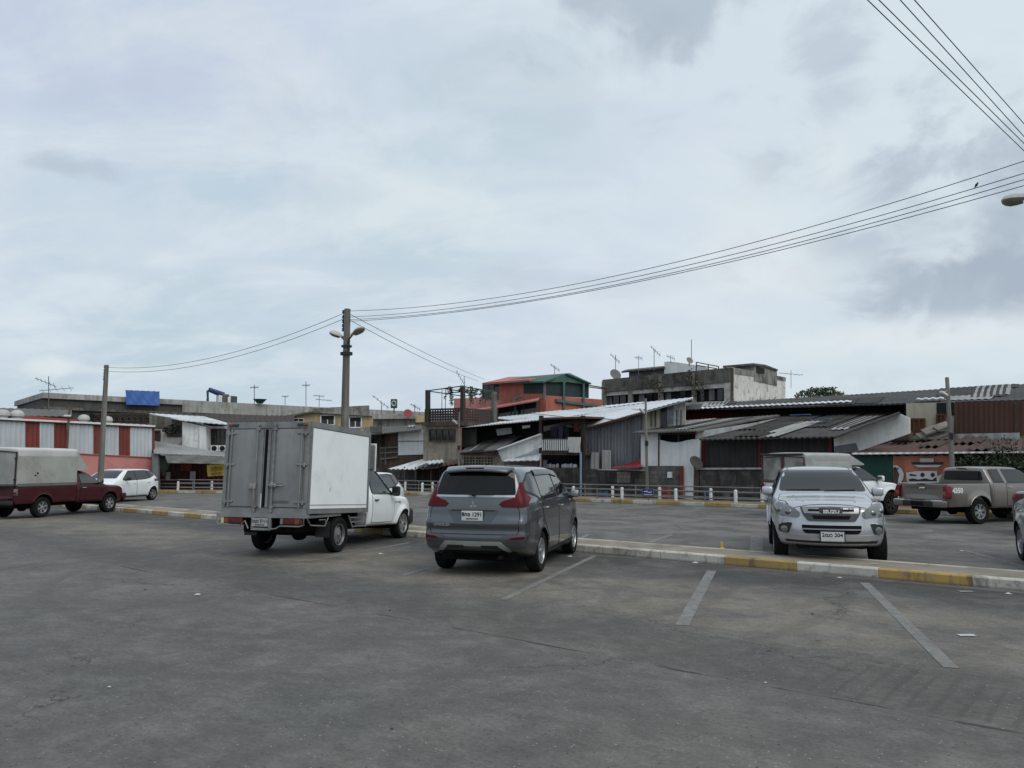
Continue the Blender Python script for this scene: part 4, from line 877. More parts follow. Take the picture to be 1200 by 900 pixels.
def make_maroon_pickup():
    P = paint('maroon_paint', (.045, .004, .009), .0, .45, .02, .25)
    v = pickup('pickup_truck', 'old maroon pickup carrying a pale grey canopy over its bed', 'pickup', P, dict(W=1.66, roof=1.50, belt=1.02, hood=.96, nose=.90, cab_back=-.05, axles=(-1.42, 1.45), yF=2.25, yR=-2.45, ws_top=.50, ws_base=1.10, zlow=.40, bedz=1.0, rad=.325, tw=.21, rim='five', spk=6, flare=.012, rr=.58, bow=.10, sglass=LGLASS, hmat=CHROME, mirm=DARK, mirs=(.16, .09, .12), door_back=.06))
    C = M('canopy_grey', (.33, .335, .31), .75, .12, 1.4, stain=(.20, .20, .185), stain_amt=.5); yR = -2.45
    cp = canopy(v, yR + .03, -.03, 1.62, 1.0, 2.22, C, DARK, M('canopy_door_grey', (.28, .285, .27), .7, .2, 2), .46, 1.50, M('canopy_roof_pale', (.50, .51, .49), .7, .12, 1.4))
    s_ = MB(); s_.box((.812, -1.25, 1.05), (.012, 2.30, .09)); s_.box((-.812, -1.25, 1.05), (.012, 2.30, .09)); v.part('canopy_skirt', s_, M('canopy_skirt', (.12, .12, .115), .8, .2, 3), cp)
    h = MB(); h.lathe([(.03, 0), (.03, .004), (0, .004)], (.80, -1.75, 1.34), (1, 0, .0), 8); h.lathe([(.035, 0), (.035, .004), (0, .004)], (.798, -1.67, 1.41), (1, 0, 0), 8); v.part('canopy_hole', h, UNDER, cp)
    for sx in (-1, 1):
        t = MB(); t.box((sx * .765, yR + .045, .83), (.13, .05, .20), bev=.012); tl = v.part('tail_light', t, CLEAR); t = MB(); t.box((sx * .765, yR + .014, .80), (.10, .012, .06)); v.part('red_lens', t, REDL, tl)
    m = MB(); m.box((0, yR - .04, .50), (1.5, .10, .13), bev=.03); v.part('rear_bumper', m, DARK)
    v.plate((-.30, yR - .10, .60), (1, 0, 0), (0, 0, 1), 'บฉ 2406', '', .34, .15)
    m = MB(); m.box((0, 2.17, .56), (1.62, .20, .20), bev=.05); v.part('front_bumper', m, P)
    return v

def make_white_pickup():
    P = paint('white_paint', (.74, .77, .775), .0, .35, .04)
    v = pickup('pickup_truck', 'white pickup with a silver canopy and black wheels, half hidden behind the silver pickup', 'pickup', P, dict(W=1.84, roof=1.66, belt=1.14, hood=1.10, axles=(-1.5, 1.5), yF=2.40, cab_back=-.35, ws_top=.35, ws_base=1.05, yR=-2.65, rim='five', rimm=BLKR, rad=.385, tw=.26, flare=.035, zlow=.46, bedz=1.10, spk=6, rr=.62))
    C = M('silver_canopy', (.36, .365, .355), .45, .15, 1.5, metal=.35, stain=(.18, .18, .17), stain_amt=.5)
    canopy(v, -2.62, -.36, 1.80, 1.12, 2.06, C, M('door_maroon', (.10, .05, .05), .6, .2, 4), M('canopy_door_worn', (.30, .295, .27), .7, .3, 3, stain=(.12, .11, .09), stain_amt=.7), .60, 1.66)
    m = MB(); m.box((0, -2.70, 2.0), (1.66, .10, .07), bev=.02); v.part('canopy_visor', m, DARK)
    b = v.bv; v.pair('headlight', b, [(.52, .98), (.74, 1.02), (.80, .90), (.58, .86)], 'F', CLEAR, .01)
    for sx in (-1, 1):
        m = MB(); m.box((sx * .84, -2.67, .93), (.10, .08, .30), bev=.02); v.part('tail_light', m, REDL)
    return v

def make_box_truck():
    P = paint('white_paint', (.74, .77, .775), .0, .35, .04); ALU = M('box_grey', (.25, .255, .25), .5, .12, 1.2, metal=.4, stain=(.14, .137, .13), stain_amt=.45, streak=.25)
    FRM = M('box_frame_grey', (.23, .235, .23), .5, .2, 3, metal=.4, stain=(.08, .08, .078), stain_amt=.5)
    v = pickup('box_truck', 'box truck with a grey closed body, white side panel and white cab', 'truck', P, dict(W=1.82, roof=1.74, belt=1.07, hood=1.06, nose=.88, axles=(-1.24, 1.76), yF=2.60, cab_back=-.02, ws_top=.50, ws_base=1.27, yR=-2.5, bed=False, rim='split', rad=.335, tw=.22, flare=.04, zlow=.40, rr=.66, spk=6, hmat=DARK, mirm=DARK, mirs=(.19, .12, .22), door_back=.12, bow=.30, mgl=GLASS, sglass=LGLASS))
    for o in list(v.root.children):                         # rear wheels: bigger, plain steel
        if o.name.startswith('wheel') and sum(x.co.y for x in o.data.vertices) < 0:
            for c in list(o.children): bpy.data.objects.remove(c)
            bpy.data.objects.remove(o)
    for sx in (-1, 1): v.wheel(sx * .80, -1.24, .338, .18, 'steel', STEELR, .62)
    b = v.bv
    v.side('side_badge', b, [(1.22, .915), (1.46, .915), (1.46, .90), (1.22, .90)], DARK, .006); v.side('repeater_lamp', b, rnd_poly([(1.485, .925), (1.53, .925), (1.52, .875), (1.49, .875)], .01), DARK, .01)
    v.side('rain_visor', b, rnd_poly([(1.20, 1.15), (.56, 1.64), (.10, 1.66), (.10, 1.58), (.52, 1.57), (1.10, 1.11)], .015), PRIV, .025, .02)
    fb = MB(); fb.box((0, 2.37, .57), (1.70, .26, .40), bev=.10); v.part('front_bumper', fb, DARK)
    v.pair('headlight', b, [(.50, .88), (.78, .92), (.84, .80), (.56, .76)], 'F', CLEAR, .01); v.part('grille', patch(b, [(-.45, .90), (.45, .90), (.36, .70), (-.36, .70)], 'F', .012), DARK)
    # the body
    W, y0, y1, z0, z1 = 1.78, -2.5, -.10, .705, 2.365
    m = MB(); m.box((0, (y0 + y1) / 2, (z0 + z1) / 2), (W, y1 - y0, z1 - z0), bev=.012); bx = v.part('cargo_box', m, ALU, smooth=30)
    e = MB()
    for sx in (-1, 1):
        x = sx * (W / 2 + .004); e.bar((x, y0 + .03, z0), (x, y0 + .03, z1), .03, .06); e.bar((x, y1 - .025, z0), (x, y1 - .025, z1), .03, .05); e.bar((x, y0, z0 + .03), (x, y1, z0 + .03), .026, .075); e.bar((x, y0 + .06, z1 - .045), (x, y1 - .05, z1 - .045), .028, .09)
    e.bar((-W / 2, y0 - .008, z1 - .05), (W / 2, y0 - .008, z1 - .05), .034, .11); e.bar((-W / 2, y0 - .006, z0 + .035), (W / 2, y0 - .006, z0 + .035), .03, .10)
    for x in (-W / 2 + .03, W / 2 - .03): e.bar((x, y0 - .008, z0 + .09), (x, y0 - .008, z1 - .11), .07, .03)
    e.box((0, (y0 + y1) / 2, z1 + .006), (W + .03, y1 - y0 + .02, .014)); v.part('box_frame', e, FRM, bx)
    WP = M('side_panel_white', (.80, .825, .835), .42, .06, 1.2, stain=(.44, .45, .45), stain_amt=.3)
    for sx in (-1, 1):
        m = MB(); m.box((sx * (W / 2 + .002), (y0 + y1) / 2 + .0, (z0 + z1) / 2 - .01), (.012, y1 - y0 - .14, z1 - z0 - .19)); sp = v.part('side_panel', m, WP, bx)
        m = MB(); m.box((sx * (W / 2 + .011), (y0 + y1) / 2, z0 + .155), (.008, y1 - y0 - .15, .012)); m.box((sx * (W / 2 + .011), -1.72, z0 + .44), (.008, .018, .07)); v.part('panel_batten', m, M('batten_grey', (.30, .31, .31), .5, .1, 5), sp)
    # rear doors: leaf, frame rods, hinges, lock handles
    for sx in (-1, 1):
        m = MB(); m.box((sx * .405, y0 - .016, (z0 + z1) / 2 - .01), (.735, .034, z1 - z0 - .24), bev=.008); d = v.part('cargo_door', m, ALU, bx)
        r_ = MB(); x = sx * .18; r_.tube([(x, y0 - .06, z0 + .02), (x, y0 - .06, z1 - .03)], .017, 8); r_.bar((sx * .075, y0 - .045, z0 + .10), (sx * .075, y0 - .045, z1 - .13), .05, .03)
        for z in (z0 + .10, z1 - .13): r_.box((x, y0 - .05, z), (.07, .05, .05), bev=.008)
        for z in (z0 + .04, z1 - .05): r_.box((x, y0 - .05, z), (.045, .05, .05), bev=.008)
        r_.tube([(sx * .745, y0 - .05, z0 + .10), (sx * .745, y0 - .05, z1 - .13)], .016, 8); v.part('lock_rod', r_, FRM, d)
        for z in (z0 + .20, (z0 + z1) / 2 + .05, z1 - .20):
            k = MB(); k.box((sx * .76, y0 - .040, z), (.22, .026, .04), bev=.008); k.tube([(sx * .815, y0 - .045, z - .045), (sx * .815, y0 - .045, z + .045)], .022, 8); v.part('hinge', k, FRM, d)
        l = MB()
        if sx > 0: l.tube([(.10, y0 - .08, z0 + .50), (.26, y0 - .10, z0 + .50), (.42, y0 - .085, z0 + .49)], .016, 7); l.box((.19, y0 - .075, z0 + .51), (.07, .05, .10), bev=.01); l.box((.27, y0 - .085, z0 + .50), (.05, .05, .08), bev=.01)
        else: l.tube([(-.20, y0 - .08, z0 + .52), (-.17, y0 - .095, z0 + .30), (-.18, y0 - .085, z0 + .08)], .013, 7); l.box((-.22, y0 - .07, z0 + .48), (.14, .04, .11), bev=.012)
        v.part('door_latch', l, M('latch_metal', (.30, .29, .27), .4, .3, 8, metal=.7), d)
    gp = MB(); gp.box((0, y0 - .030, (z0 + z1) / 2 - .01), (.055, .012, z1 - z0 - .24)); v.part('door_seal', gp, UNDER, bx)
    st = MB(); st.box((-.05, y0 - .052, z0 + .22), (.03, .006, .26)); v.part('door_sticker', st, WHITED, bx)
    sg = MB(); sg.box((.36, y0 - .036, z0 + .20), (.34, .004, .05)); v.part('faded_notice', sg, M('notice_grey', (.11, .105, .10), .7, .5, 30), bx)
    for sx in (-1, 1):
        m = MB(); m.box((sx * .79, y0 - .04, z1 - .045), (.09, .05, .06), bev=.015); v.part('marker_lamp', m, M('dim_amber', (.17, .06, .025), .4, .3, 15), bx); m = MB(); m.box((sx * .68, y0 - .035, z1 - .045), (.10, .04, .05), bev=.012); v.part('marker_lamp', m, M('green_lens', (.02, .05, .04), .4, .3, 15), bx)
    # cooler over the cab
    m = MB(); m.box((.20, y1 + .20, 1.86), (1.30, .34, .56), bev=.05); cu = v.part('cooling_unit', m, M('cooler_grey', (.10, .105, .105), .6, .2, 3)); m = MB(); m.box((.20, y1 + .37, 1.86), (1.34, .035, .60), bev=.03); v.part('cooler_rim', m, WHITED, cu)
    # chassis, tail frame with lamps, plate, guards
    m = MB()
    for sx in (-1, 1): m.bar((sx * .42, -2.45, .56), (sx * .42, .1, .52), .10, .14); m.bar((sx * .52, -2.2, .44), (sx * .52, -.8, .46), .07, .06)
    m.tube([(-.72, -1.24, .30), (.72, -1.24, .30)], .06, 10); m.lathe([(.05, -.15), (.15, -.06), (.15, .06), (.05, .15)], (0, -1.24, .30), (0, 1, 0), 14)
    for y in (-2.4, -1.9, -1.0, -.4): m.bar((-.80, y, .655), (.80, y, .655), .08, .09)
    m.box((-.1, -2.0, .50), (.9, .5, .22), bev=.05); m.box((.3, -.6, .50), (.6, .7, .22), bev=.05); m.tube([(.40, -1.1, .50), (.50, -2.2, .52)], .035, 8); v.part('chassis', m, UNDER)
    t = MB(); zf = .64
    t.bar((-.95, y0 - .04, zf + .015), (.95, y0 - .04, zf + .015), .07, .07)
    for x in (-.16, .20): t.bar((x - .02, y0 - .05, zf - .02), (x - .02, y0 - .05, .42), .045, .05)
    t.bar((-.20, y0 - .05, .415), (.20, y0 - .05, .415), .05, .045)
    for sx in (-1, 1):
        pts = [(sx * .93, zf), (sx * .95, .56), (sx * .90, .485), (sx * .42, .475), (sx * .34, .56), (sx * .26, .42)] if sx < 0 else [(.88, zf), (.88, .50), (.80, .475), (.40, .475), (.32, .43), (.20, .415)]
        t.tube([(x, y0 - .07, z) for x, z in pts], .013, 7)
    v.part('tail_frame', t, FRM)
    for sx in (-1, 1):
        c = V((sx * .62, y0 - .04, .56)); m = MB(); m.box(c, (.44, .05, .115), bev=.01); tl = v.part('tail_light', m, M('shaded_red', (.085, .008, .008), .5, .3, 12))  # red and amber lens colours darkened for the shade under the box
        m = MB(); m.box(c + V((sx * .0 + .12 * (1 if sx < 0 else -1) * -1, -.024, 0)), (.09, .012, .09)); v.part('indicator_lens', m, M('shaded_amber', (.16, .05, .012), .5, .3, 12), tl); m = MB(); m.box(c + V((-.20 if sx < 0 else -.195, -.025, 0)), (.055, .012, .10)); v.part('reversing_lens', m, CLEAR if sx > 0 else M('cream_lens', (.5, .47, .36), .3, .1, 9), tl)
        m = MB(); m.box((sx * .78, -1.72, .40), (.28, .02, .30)); v.part('mud_flap', m, DARK)
        gd = MB(); x = sx * .86
        gd.tube([(x, -2.42, .60), (x, -2.3, .49), (x, -1.78, .46), (x, -1.66, .64)], .013, 6); gd.tube([(x, -2.0, .58), (x, -1.78, .58), (x, -1.74, .50)], .013, 6); gd.bar((x, -2.42, .64), (x, -1.2, .67), .03, .05)
        for z in (.60, .51, .42): gd.bar((x, -.84 + (.60 - z) * .9, z), (x, -.10, z), .02, .022)
        gd.bar((x, -.86, .64), (x, -.68, .40), .022, .022); gd.bar((x, -.12, .67), (x, -.12, .40), .022, .022); v.part('side_guard', gd, FRM)
    pl = v.plate((-.02, y0 - .075, .535), (1, 0, 0), (0, 0, 1), '1ฒว 5111', 'กรุงเทพมหานคร', .33, .15)
    pl.data.materials[0] = M('plate_grey', (.33, .34, .33), .6, .15, 12)
    # unladen rear springs: everything but the wheels leans nose-down about the front axle
    rot = Matrix.Translation(V((0, 0, .335))) @ Matrix.Rotation(R(-2.6), 4, 'X') @ Matrix.Translation(V((0, 0, -.335)))
    def tilt(o):
        if not o.name.startswith('wheel'):
            if o.type == 'MESH': o.data.transform(rot)
            for c in o.children: tilt(c)
    for o in v.root.children: tilt(o)
    return v

def hatch(name, label, cat, P, spec):
    """small hatchback or saloon"""
    g = spec.get; v = Veh(name, label, cat, g('group')); W = g('W', 1.77); ax = g('axles', (-1.35, 1.35)); rad = g('rad', .325); y0, y1 = g('y0', -2.05), g('y1', 2.1)
    top = g('top', [(-2.05, 1.10), (-1.92, 1.36), (-1.6, 1.50), (-.8, 1.565), (0, 1.57), (.4, 1.53), (.8, 1.34), (1.2, 1.10), (1.45, 1.03), (1.85, .92), (2.1, .80)])
    bot = [(y0, .40), (y0 + .3, .26), (-1, .20), (1, .20), (y1 - .3, .22), (y1, .32)]
    rz = max(z for _, z in top); belt = g('belt', 1.02)
    sect = [(.2, .93), (.4, .985), (.6, 1.0), (.85, .99), (belt, .955), (belt + .1, .905), (rz - .15, .76), (rz, .68)]
    plan = [(y0, .90), (y0 + .4, .965), (-1.2, 1.0), (.9, 1.0), (y1 - .5, .965), (y1, .86)]
    vs, fs = v.shell(y0, y1, W, top, bot, sect, plan, g('front', [(.2, -.1), (.45, 0), (.7, -.02), (.95, -.12)]), g('rear', [(.3, .10), (.5, 0), (.8, .03), (1.0, .02), (1.2, .12), (1.5, .3)]), .26, .14, .085, .03, 1.2, 7, 40, 16, flare=[(a, rad, .38, .022) for a in ax], crease=[(.86, -1.7, 1.5, .012)])
    bv = v.bvh(vs, fs); v.bv = bv; v.part('body', v.arches(vs, fs, [P, UNDER], ax, W, rad + .055, rad), None)
    for poly, nm in g('windows'): v.side(nm, bv, rnd_poly(poly, .04), GLASS, .008, .012, .05)
    if g('surround'): v.side('window_surround', bv, rnd_poly(g('surround'), .05), DARK, .005, .012, .045)
    for D, hd in g('doors', ()): v.door(bv, D, P, hd)
    if g('wscreen'): v.part('windscreen', patch(bv, rnd_poly(g('wscreen'), .06), 'F', .005, .012, .07), GLASS)
    if g('rscreen'): v.part('rear_window', patch(bv, rnd_poly(g('rscreen'), .05), 'B', .005, .012, .07), GLASS)
    for pl, m in g('tails', ()): v.pair('tail_light', bv, pl, 'B', m, .010, .02, .04)
    for pl in g('heads', ()): v.pair('headlight', bv, pl, 'F', CLEAR, .008, .02, .04)
    v.part('lower_grille', patch(bv, [(-.5, .52), (.5, .52), (.42, .36), (-.42, .36)], 'F', .006), DARK)
    v.side('sill_trim', bv, [(-.95, .29), (.95, .29), (.95, .235), (-.95, .235)], DARK, .006)
    v.mirror(bv, g('miry', .72), belt + .06, g('mirm', P), DARK)
    for y_ in ax:
        for sx in (-1, 1): v.wheel(sx * (W / 2 - .115), y_, rad, .20, g('rim', 'multi'), g('rimm', ALLOY), .66, g('spk', 7))
    ub = MB(); ub.box((0, 0, .28), (W * .7, (y1 - y0) * .9, .16), bev=.05); v.part('underbody', ub, UNDER)
    return v
WH = lambda: paint('white_paint', (.74, .77, .775), .0, .35, .04)
def make_white_hatch(label):
    return hatch('hatchback', label, 'car', WH(), dict(rim='five', spk=5, mirm=DARK,
        windows=[([(.80, 1.10), (.28, 1.455), (-.05, 1.475), (-.05, 1.05), (.7, 1.035)], 'side_window'), ([(-.11, 1.475), (-.95, 1.47), (-1.08, 1.12), (-.5, 1.06), (-.11, 1.05)], 'side_window'), ([(-1.02, 1.465), (-1.50, 1.42), (-1.72, 1.30), (-1.14, 1.14)], 'quarter_window')],
        surround=[(.92, 1.05), (.30, 1.485), (-.9, 1.50), (-1.55, 1.445), (-1.80, 1.29), (-1.1, 1.10), (-.5, 1.035), (.7, 1.01)],
        doors=[([(.88, 1.01), (.84, .45), (.78, .32), (-.05, .32), (-.07, 1.03)], (.08, .90)), ([(-.11, 1.03), (-.10, .32), (-.85, .32), (-1.05, .60), (-1.12, 1.06)], (-.95, .92))],
        wscreen=[(-.66, 1.12), (.66, 1.12), (.55, 1.50), (-.55, 1.50)], rscreen=[(-.60, 1.12), (.60, 1.12), (.50, 1.42), (-.50, 1.42)],
        tails=[([(.0, .98), (.0, 1.03), (.70, 1.05), (.84, 1.08), (.84, .95), (.60, .965)], REDL)], heads=[[(.45, .78), (.78, .84), (.80, .74), (.50, .69)]]))
def make_saloon(name, label, cat, P, tail=REDL, group=None):
    top = [(-2.2, 1.02), (-2.0, 1.075), (-1.6, 1.10), (-1.3, 1.15), (-.85, 1.39), (-.45, 1.45), (.1, 1.46), (.45, 1.42), (.85, 1.22), (1.2, 1.05), (1.5, .99), (1.95, .90), (2.25, .76)]
    return hatch(name, label, cat, P, dict(W=1.76, y0=-2.2, y1=2.25, top=top, belt=.97, axles=(-1.3, 1.33), rim='multi', spk=9, group=group, rear=[(.3, .12), (.5, 0), (.8, .02), (1.0, .03), (1.1, .08)],
        windows=[([(.85, 1.03), (.35, 1.355), (-.02, 1.375), (-.02, 1.0)], 'side_window'), ([(-.08, 1.375), (-.55, 1.355), (-.95, 1.16), (-.95, 1.03), (-.08, 1.0)], 'side_window')], surround=[(.95, 1.0), (.36, 1.385), (-.5, 1.40), (-1.15, 1.08), (-.95, .99)],
        doors=[([(.92, .97), (.88, .45), (.8, .31), (-.02, .31), (-.04, .98)], (.10, .87)), ([(-.08, .98), (-.07, .31), (-.80, .31), (-1.0, .60), (-1.04, .99)], (-.9, .89))],
        wscreen=[(-.64, 1.06), (.64, 1.06), (.54, 1.39), (-.54, 1.39)], rscreen=[(-.60, 1.14), (.60, 1.14), (.52, 1.36), (-.52, 1.36)], tails=[([(.46, .98), (.80, 1.0), (.86, .98), (.86, .83), (.70, .83), (.5, .88)], tail)], heads=[[(.45, .76), (.75, .80), (.80, .70), (.50, .66)]]))

def fwd(h): return V((math.sin(R(h)), math.cos(R(h)), 0))
def rgt(h): return V((math.cos(R(h)), -math.sin(R(h)), 0))
def place_by_wheel(v, px, heading, lx, ly):
    """put the local ground point (lx, ly) of a vehicle at world px"""
    p = V((px[0], px[1], 0)) - rgt(heading) * lx - fwd(heading) * ly; v.place(p.x, p.y, heading)
mpv = make_mpv(); place_by_wheel(mpv, (.48, 12.52), 16, .86, -1.30)
trk = make_box_truck(); place_by_wheel(trk, (-3.42, 14.95), 16, .90, -1.5)
sil = make_silver_pickup(); sil.root.scale = (1, 1, .972); place_by_wheel(sil, (5.50, 13.60), 197, 0, 1.55)
brn = make_brown_pickup(); brn.root.scale = (1, 1, .965); place_by_wheel(brn, (13.30, 22.1), 69, .87, -1.55)
mar = make_maroon_pickup(); place_by_wheel(mar, (-15.0, 24.8), 14, .80, -1.42)
whp = make_white_pickup(); place_by_wheel(whp, (12.7, 26.0), 60, .90, 1.5)
by1 = make_white_hatch('white hatchback facing the camera beside the maroon pickup'); place_by_wheel(by1, (-16.95, 36.6), 188, -.86, -1.35); by1.root.scale = by2s = (1, 1, .94)
by2 = make_white_hatch('white hatchback mostly hidden behind the box truck, its rear quarter showing past the cab'); by2.root.scale = by2s; [bpy.data.objects.remove(o) for o in list(by2.root.children) if o.name.startswith('tail_light')]; place_by_wheel(by2, (-3.30, 24.2), 194, -.80, -2.0)
ss = make_saloon('saloon_car', 'silver saloon cut off by the right edge, rear wheel showing', 'car', paint('silver_car_paint', (.36, .36, .345), .5, .32, .06), CLEAR); place_by_wheel(ss, (9.06, 13.92), 202, .86, -1.3)
ds = make_saloon('saloon_car', 'dark blue saloon behind the silver saloon at the right edge, red tail lamp showing', 'car', paint('navy_paint', (.012, .016, .030), .3, .35, .05)); place_by_wheel(ds, (12.02, 18.9), 59, -.86, -2.15)
# ------------------------------------------------------------------ the houses round the lot
WHITE = M('white_plaster', (.68, .69, .67), .85, .12, .9, streak=.2, stain=(.25, .24, .21), stain_amt=.4, stain_scale=1.1)
OFFW = M('old_white_paint', (.50, .50, .47), .85, .2, .8, streak=.4, stain=(.13, .12, .10), stain_amt=.7, stain_scale=.9)
CLEANW = M('white_panel', (.68, .70, .695), .7, .1, .8, streak=.2, stain=(.36, .36, .35), stain_amt=.25)
BEIGE = M('beige_wall', (.29, .255, .20), .88, .25, .7, streak=.6, stain=(.10, .085, .065), stain_amt=.6)
CREAM = M('cream_wall', (.40, .37, .29), .85, .2, .8, streak=.45)
YELLOW = M('yellow_wall', (.46, .36, .20), .85, .2, .8, streak=.4)
TERRA = M('terracotta_wall', (.36, .115, .085), .82, .18, .6, streak=.25)
PINKW = M('pink_wall', (.52, .215, .20), .85, .15, .6, stain=(.28, .12, .11), stain_amt=.5)
PINKR = M('pink_roof', (.40, .155, .135), .7, .15, .9)
MAROONP = M('maroon_sheet', (.155, .031, .022), .55, .2, .8)
REDW = M('dark_red_wall', (.12, .014, .016), .75, .3, .8, streak=.4)
BROWNW = M('brown_cladding', (.068, .030, .021), .75, .2, .7, streak=.3)
WOOD = M('old_wood', (.075, .055, .042), .9, .4, 1.5, streak=.6)
WOODR = M('red_wood', (.11, .040, .018), .8, .4, 1.6, streak=.4)
GREYSH = M('grey_sheet', (.15, .157, .17), .6, .25, .6, streak=.65, stain=(.07, .06, .055), stain_amt=.5)
DKSH = M('dark_sheet', (.038, .036, .036), .7, .3, .9, streak=.5)
LTROOF = M('light_metal_roof', (.58, .60, .615), .5, .15, .5, metal=.15, stain=(.24, .235, .225), stain_amt=.55)
GRROOF = M('grey_cement_roof', (.095, .093, .087), .9, .3, .9, stain=(.045, .043, .04), stain_amt=.75, stain_scale=1.0)
DKROOF = M('dark_cement_roof', (.052, .051, .049), .9, .35, 1.0, stain=(.028, .027, .025), stain_amt=.75, stain_scale=.9)
BRROOF = M('brown_tile_roof', (.078, .045, .039), .85, .35, 1.2, stain=(.06, .045, .04), stain_amt=.6)
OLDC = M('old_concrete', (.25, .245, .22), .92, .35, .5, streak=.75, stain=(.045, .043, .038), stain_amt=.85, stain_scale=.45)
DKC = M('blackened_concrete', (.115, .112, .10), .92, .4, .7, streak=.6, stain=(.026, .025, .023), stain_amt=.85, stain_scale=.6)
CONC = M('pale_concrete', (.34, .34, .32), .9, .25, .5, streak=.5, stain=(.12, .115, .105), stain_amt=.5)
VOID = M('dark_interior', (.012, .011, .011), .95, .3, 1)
WIN = glass('house_glass', (.014, .016, .018), .08, .5)
TEAL = M('teal_paint', (.065, .12, .115), .7, .2, .8)
GREENR = M('green_roof', (.04, .105, .085), .7, .3, .8, stain=(.12, .10, .07), stain_amt=.4)
SCREEN = M('dark_screen', (.016, .032, .034), .7, .3, .8)
RUSTM = M('rusty_steel', (.075, .032, .022), .8, .4, 2)
GALV = M('galvanised', (.30, .315, .32), .5, .2, 2, metal=.5)
BLOCKD = blocks('block_wall_dark', (.095, .093, .087), (.055, .053, .05), dark=.85, var=.4)
BLOCKG = blocks('block_wall_grey', (.135, .133, .125), (.08, .078, .073), dark=.55, var=.25)
def off(pl, d): 
    if not isinstance(pl, tuple): pl = PLT(pl)
    return (pl[0], pl[1] - d)
def nrm(pl): return pl[0] if isinstance(pl, tuple) else N
def house(name, label, cat, px, pl, group=None):
    p = q(px, 560, pl); o = empty(name, (p.x, p.y, 0)); tag(o, label, cat, group); return o
def face(par, name, pts, pl, mat, thick=.2, proud=0.0, smooth=None):
    w = [q(x, y, off(pl, proud)) for x, y in pts]
    for p in w:
        if p.z < 0: p.z = 0
    return MB().prism(w, nrm(pl) * thick).build(name, mat, par, smooth)
def ribwall(par, name, pts, pl, mat, period=.22, amp=.025, proud=.03):
    """vertical corrugated sheet wall: top-left, top-right, bottom-right, bottom-left"""
    a, b, c, d = [q(x, y, off(pl, proud)) for x, y in pts]
    for p in (a, b, c, d): p.z = max(p.z, 0)
    return MB().sheet(d, c, b, a, period, amp, .01).build(name, mat, par, 50)
def roof(par, name, pts, mat, period=.0, amp=.03, thick=.05, nseg=1, sag=0.0):
    """front-left, front-right, back-right, back-left, each (px, py, plane)"""
    a, b, c, d = [q(*p) for p in pts]; return MB().sheet(a, b, c, d, period, amp, thick, nseg, sag=sag).build(name, mat, par, 50)
def bars(par, name, segs, pl, mat, w=.06, proud=.05):
    m = MB()
    for a, b in segs: m.bar(q(*a, off(pl, proud)), q(*b, off(pl, proud)), w, w)
    return m.build(name, mat, par)
def window(par, quad, pl, fmat, cols=2, rows=1, gm=None, w=.07, name='window', proud=.03):
    """frame of bars proud of the wall, panes set back between them; quad from top-left clockwise, or (x0, y0, x1, y1)"""
    if not isinstance(quad[0], tuple): x0, y0, x1, y1 = quad; quad = [(x0, y0), (x1, y0), (x1, y1), (x0, y1)]
    a, b, c, d = [q(x, y, off(pl, proud)) for x, y in quad]; m = MB(); n = nrm(pl)
    for p, r in ((a, b), (d, c)): m.bar(p, r, .10, w, up=n.cross(r - p)) if False else m.bar(p, r, w, .10, up=n)
    for p, r in ((a, d), (b, c)): m.bar(p, r, w, .10, up=n)
    for i in range(1, cols): m.bar(a.lerp(b, i / cols), d.lerp(c, i / cols), w * .7, .08, up=n)
    for j in range(1, rows): m.bar(a.lerp(d, j / rows), b.lerp(c, j / rows), w * .6, .07, up=n)
    f = m.build(name, fmat, par); MB().prism([p + n * .012 for p in (a, b, c, d)], n * .015).build('pane', gm or WIN, f); return f
def pole_tube(m, a, b, r0, r1=None, n=8): m.tube([a, b], [r0, r1 or r0], n)

def leaves(m, c, rad, n, size, rng, flat=1.0, hang=False):
    for _ in range(n):
        while True:
            p = V([rng.uniform(-1, 1) for _ in range(3)])
            if p.length < 1: break
        p = V((p.x * rad[0], p.y * rad[1], p.z * rad[2])) + V(c); a = V([rng.gauss(0, 1) for _ in range(3)]).normalized(); b = a.orthogonal().normalized(); b = (b * math.cos(_) + a.cross(b) * math.sin(_)).normalized(); s_ = size * rng.uniform(.5, 1.3)
        m.add([p - a * s_ * .5, p + b * s_ * .28, p + a * s_ * .6, p - b * s_ * .28], [(0, 1, 2, 3)])
    return m
def leafmat(name, c1, c2, sc=1.2):
    if name in MATS: return MATS[name]
    m = bpy.data.materials.new(name); MATS[name] = m; t = NT(m); p = t.pos(); n = t.noise(p, sc, 5, .65); n2 = t.noise(p, 9, 2, .5); c = t.mix(t.ramp(n, .35, .65), c1, c2); c = t.mix(t.ramp(n2, .5, .75, 0, .5), c, tuple(x * 1.7 for x in c2)); t.out(c, .6, 0, spec=.3); return m
# ---- block walls and gates along the far pavement
h = house('boundary_wall', 'dark stained block wall with a pale patch, left of the white-walled house', 'wall', 700, 32.0)
face(h, 'wall', [(640, 548.5), (757, 551), (757, 600), (640, 598)], 32.0, BLOCKD, .15); face(h, 'coping', [(700, 549.4), (757, 550.5), (757, 552), (700, 551)], 32.0, CONC, .2, .03)
face(h, 'pale_patch', [(723, 553), (739, 553), (738, 566), (723, 566)], 32.0, blocks('block_wall_pale', (.26, .25, .22), (.12, .12, .11), dark=.3), .02, .012)
h = house('boundary_wall', 'long dark block wall with a pale coping below the corrugated shutters, behind the railing', 'wall', 860, 32.0)
face(h, 'wall', [(820, 551), (1010, 551), (1010, 610), (820, 600)], 32.0, BLOCKD, .15); face(h, 'coping', [(815, 548.2), (1010, 547.5), (1010, 549.5), (815, 550.4)], 32.0, CONC, .22, .05)
h = house('boundary_wall', 'low dark wall and old gate under the ragged sheet roof, left of the grey people carrier', 'wall', 500, 32.6)
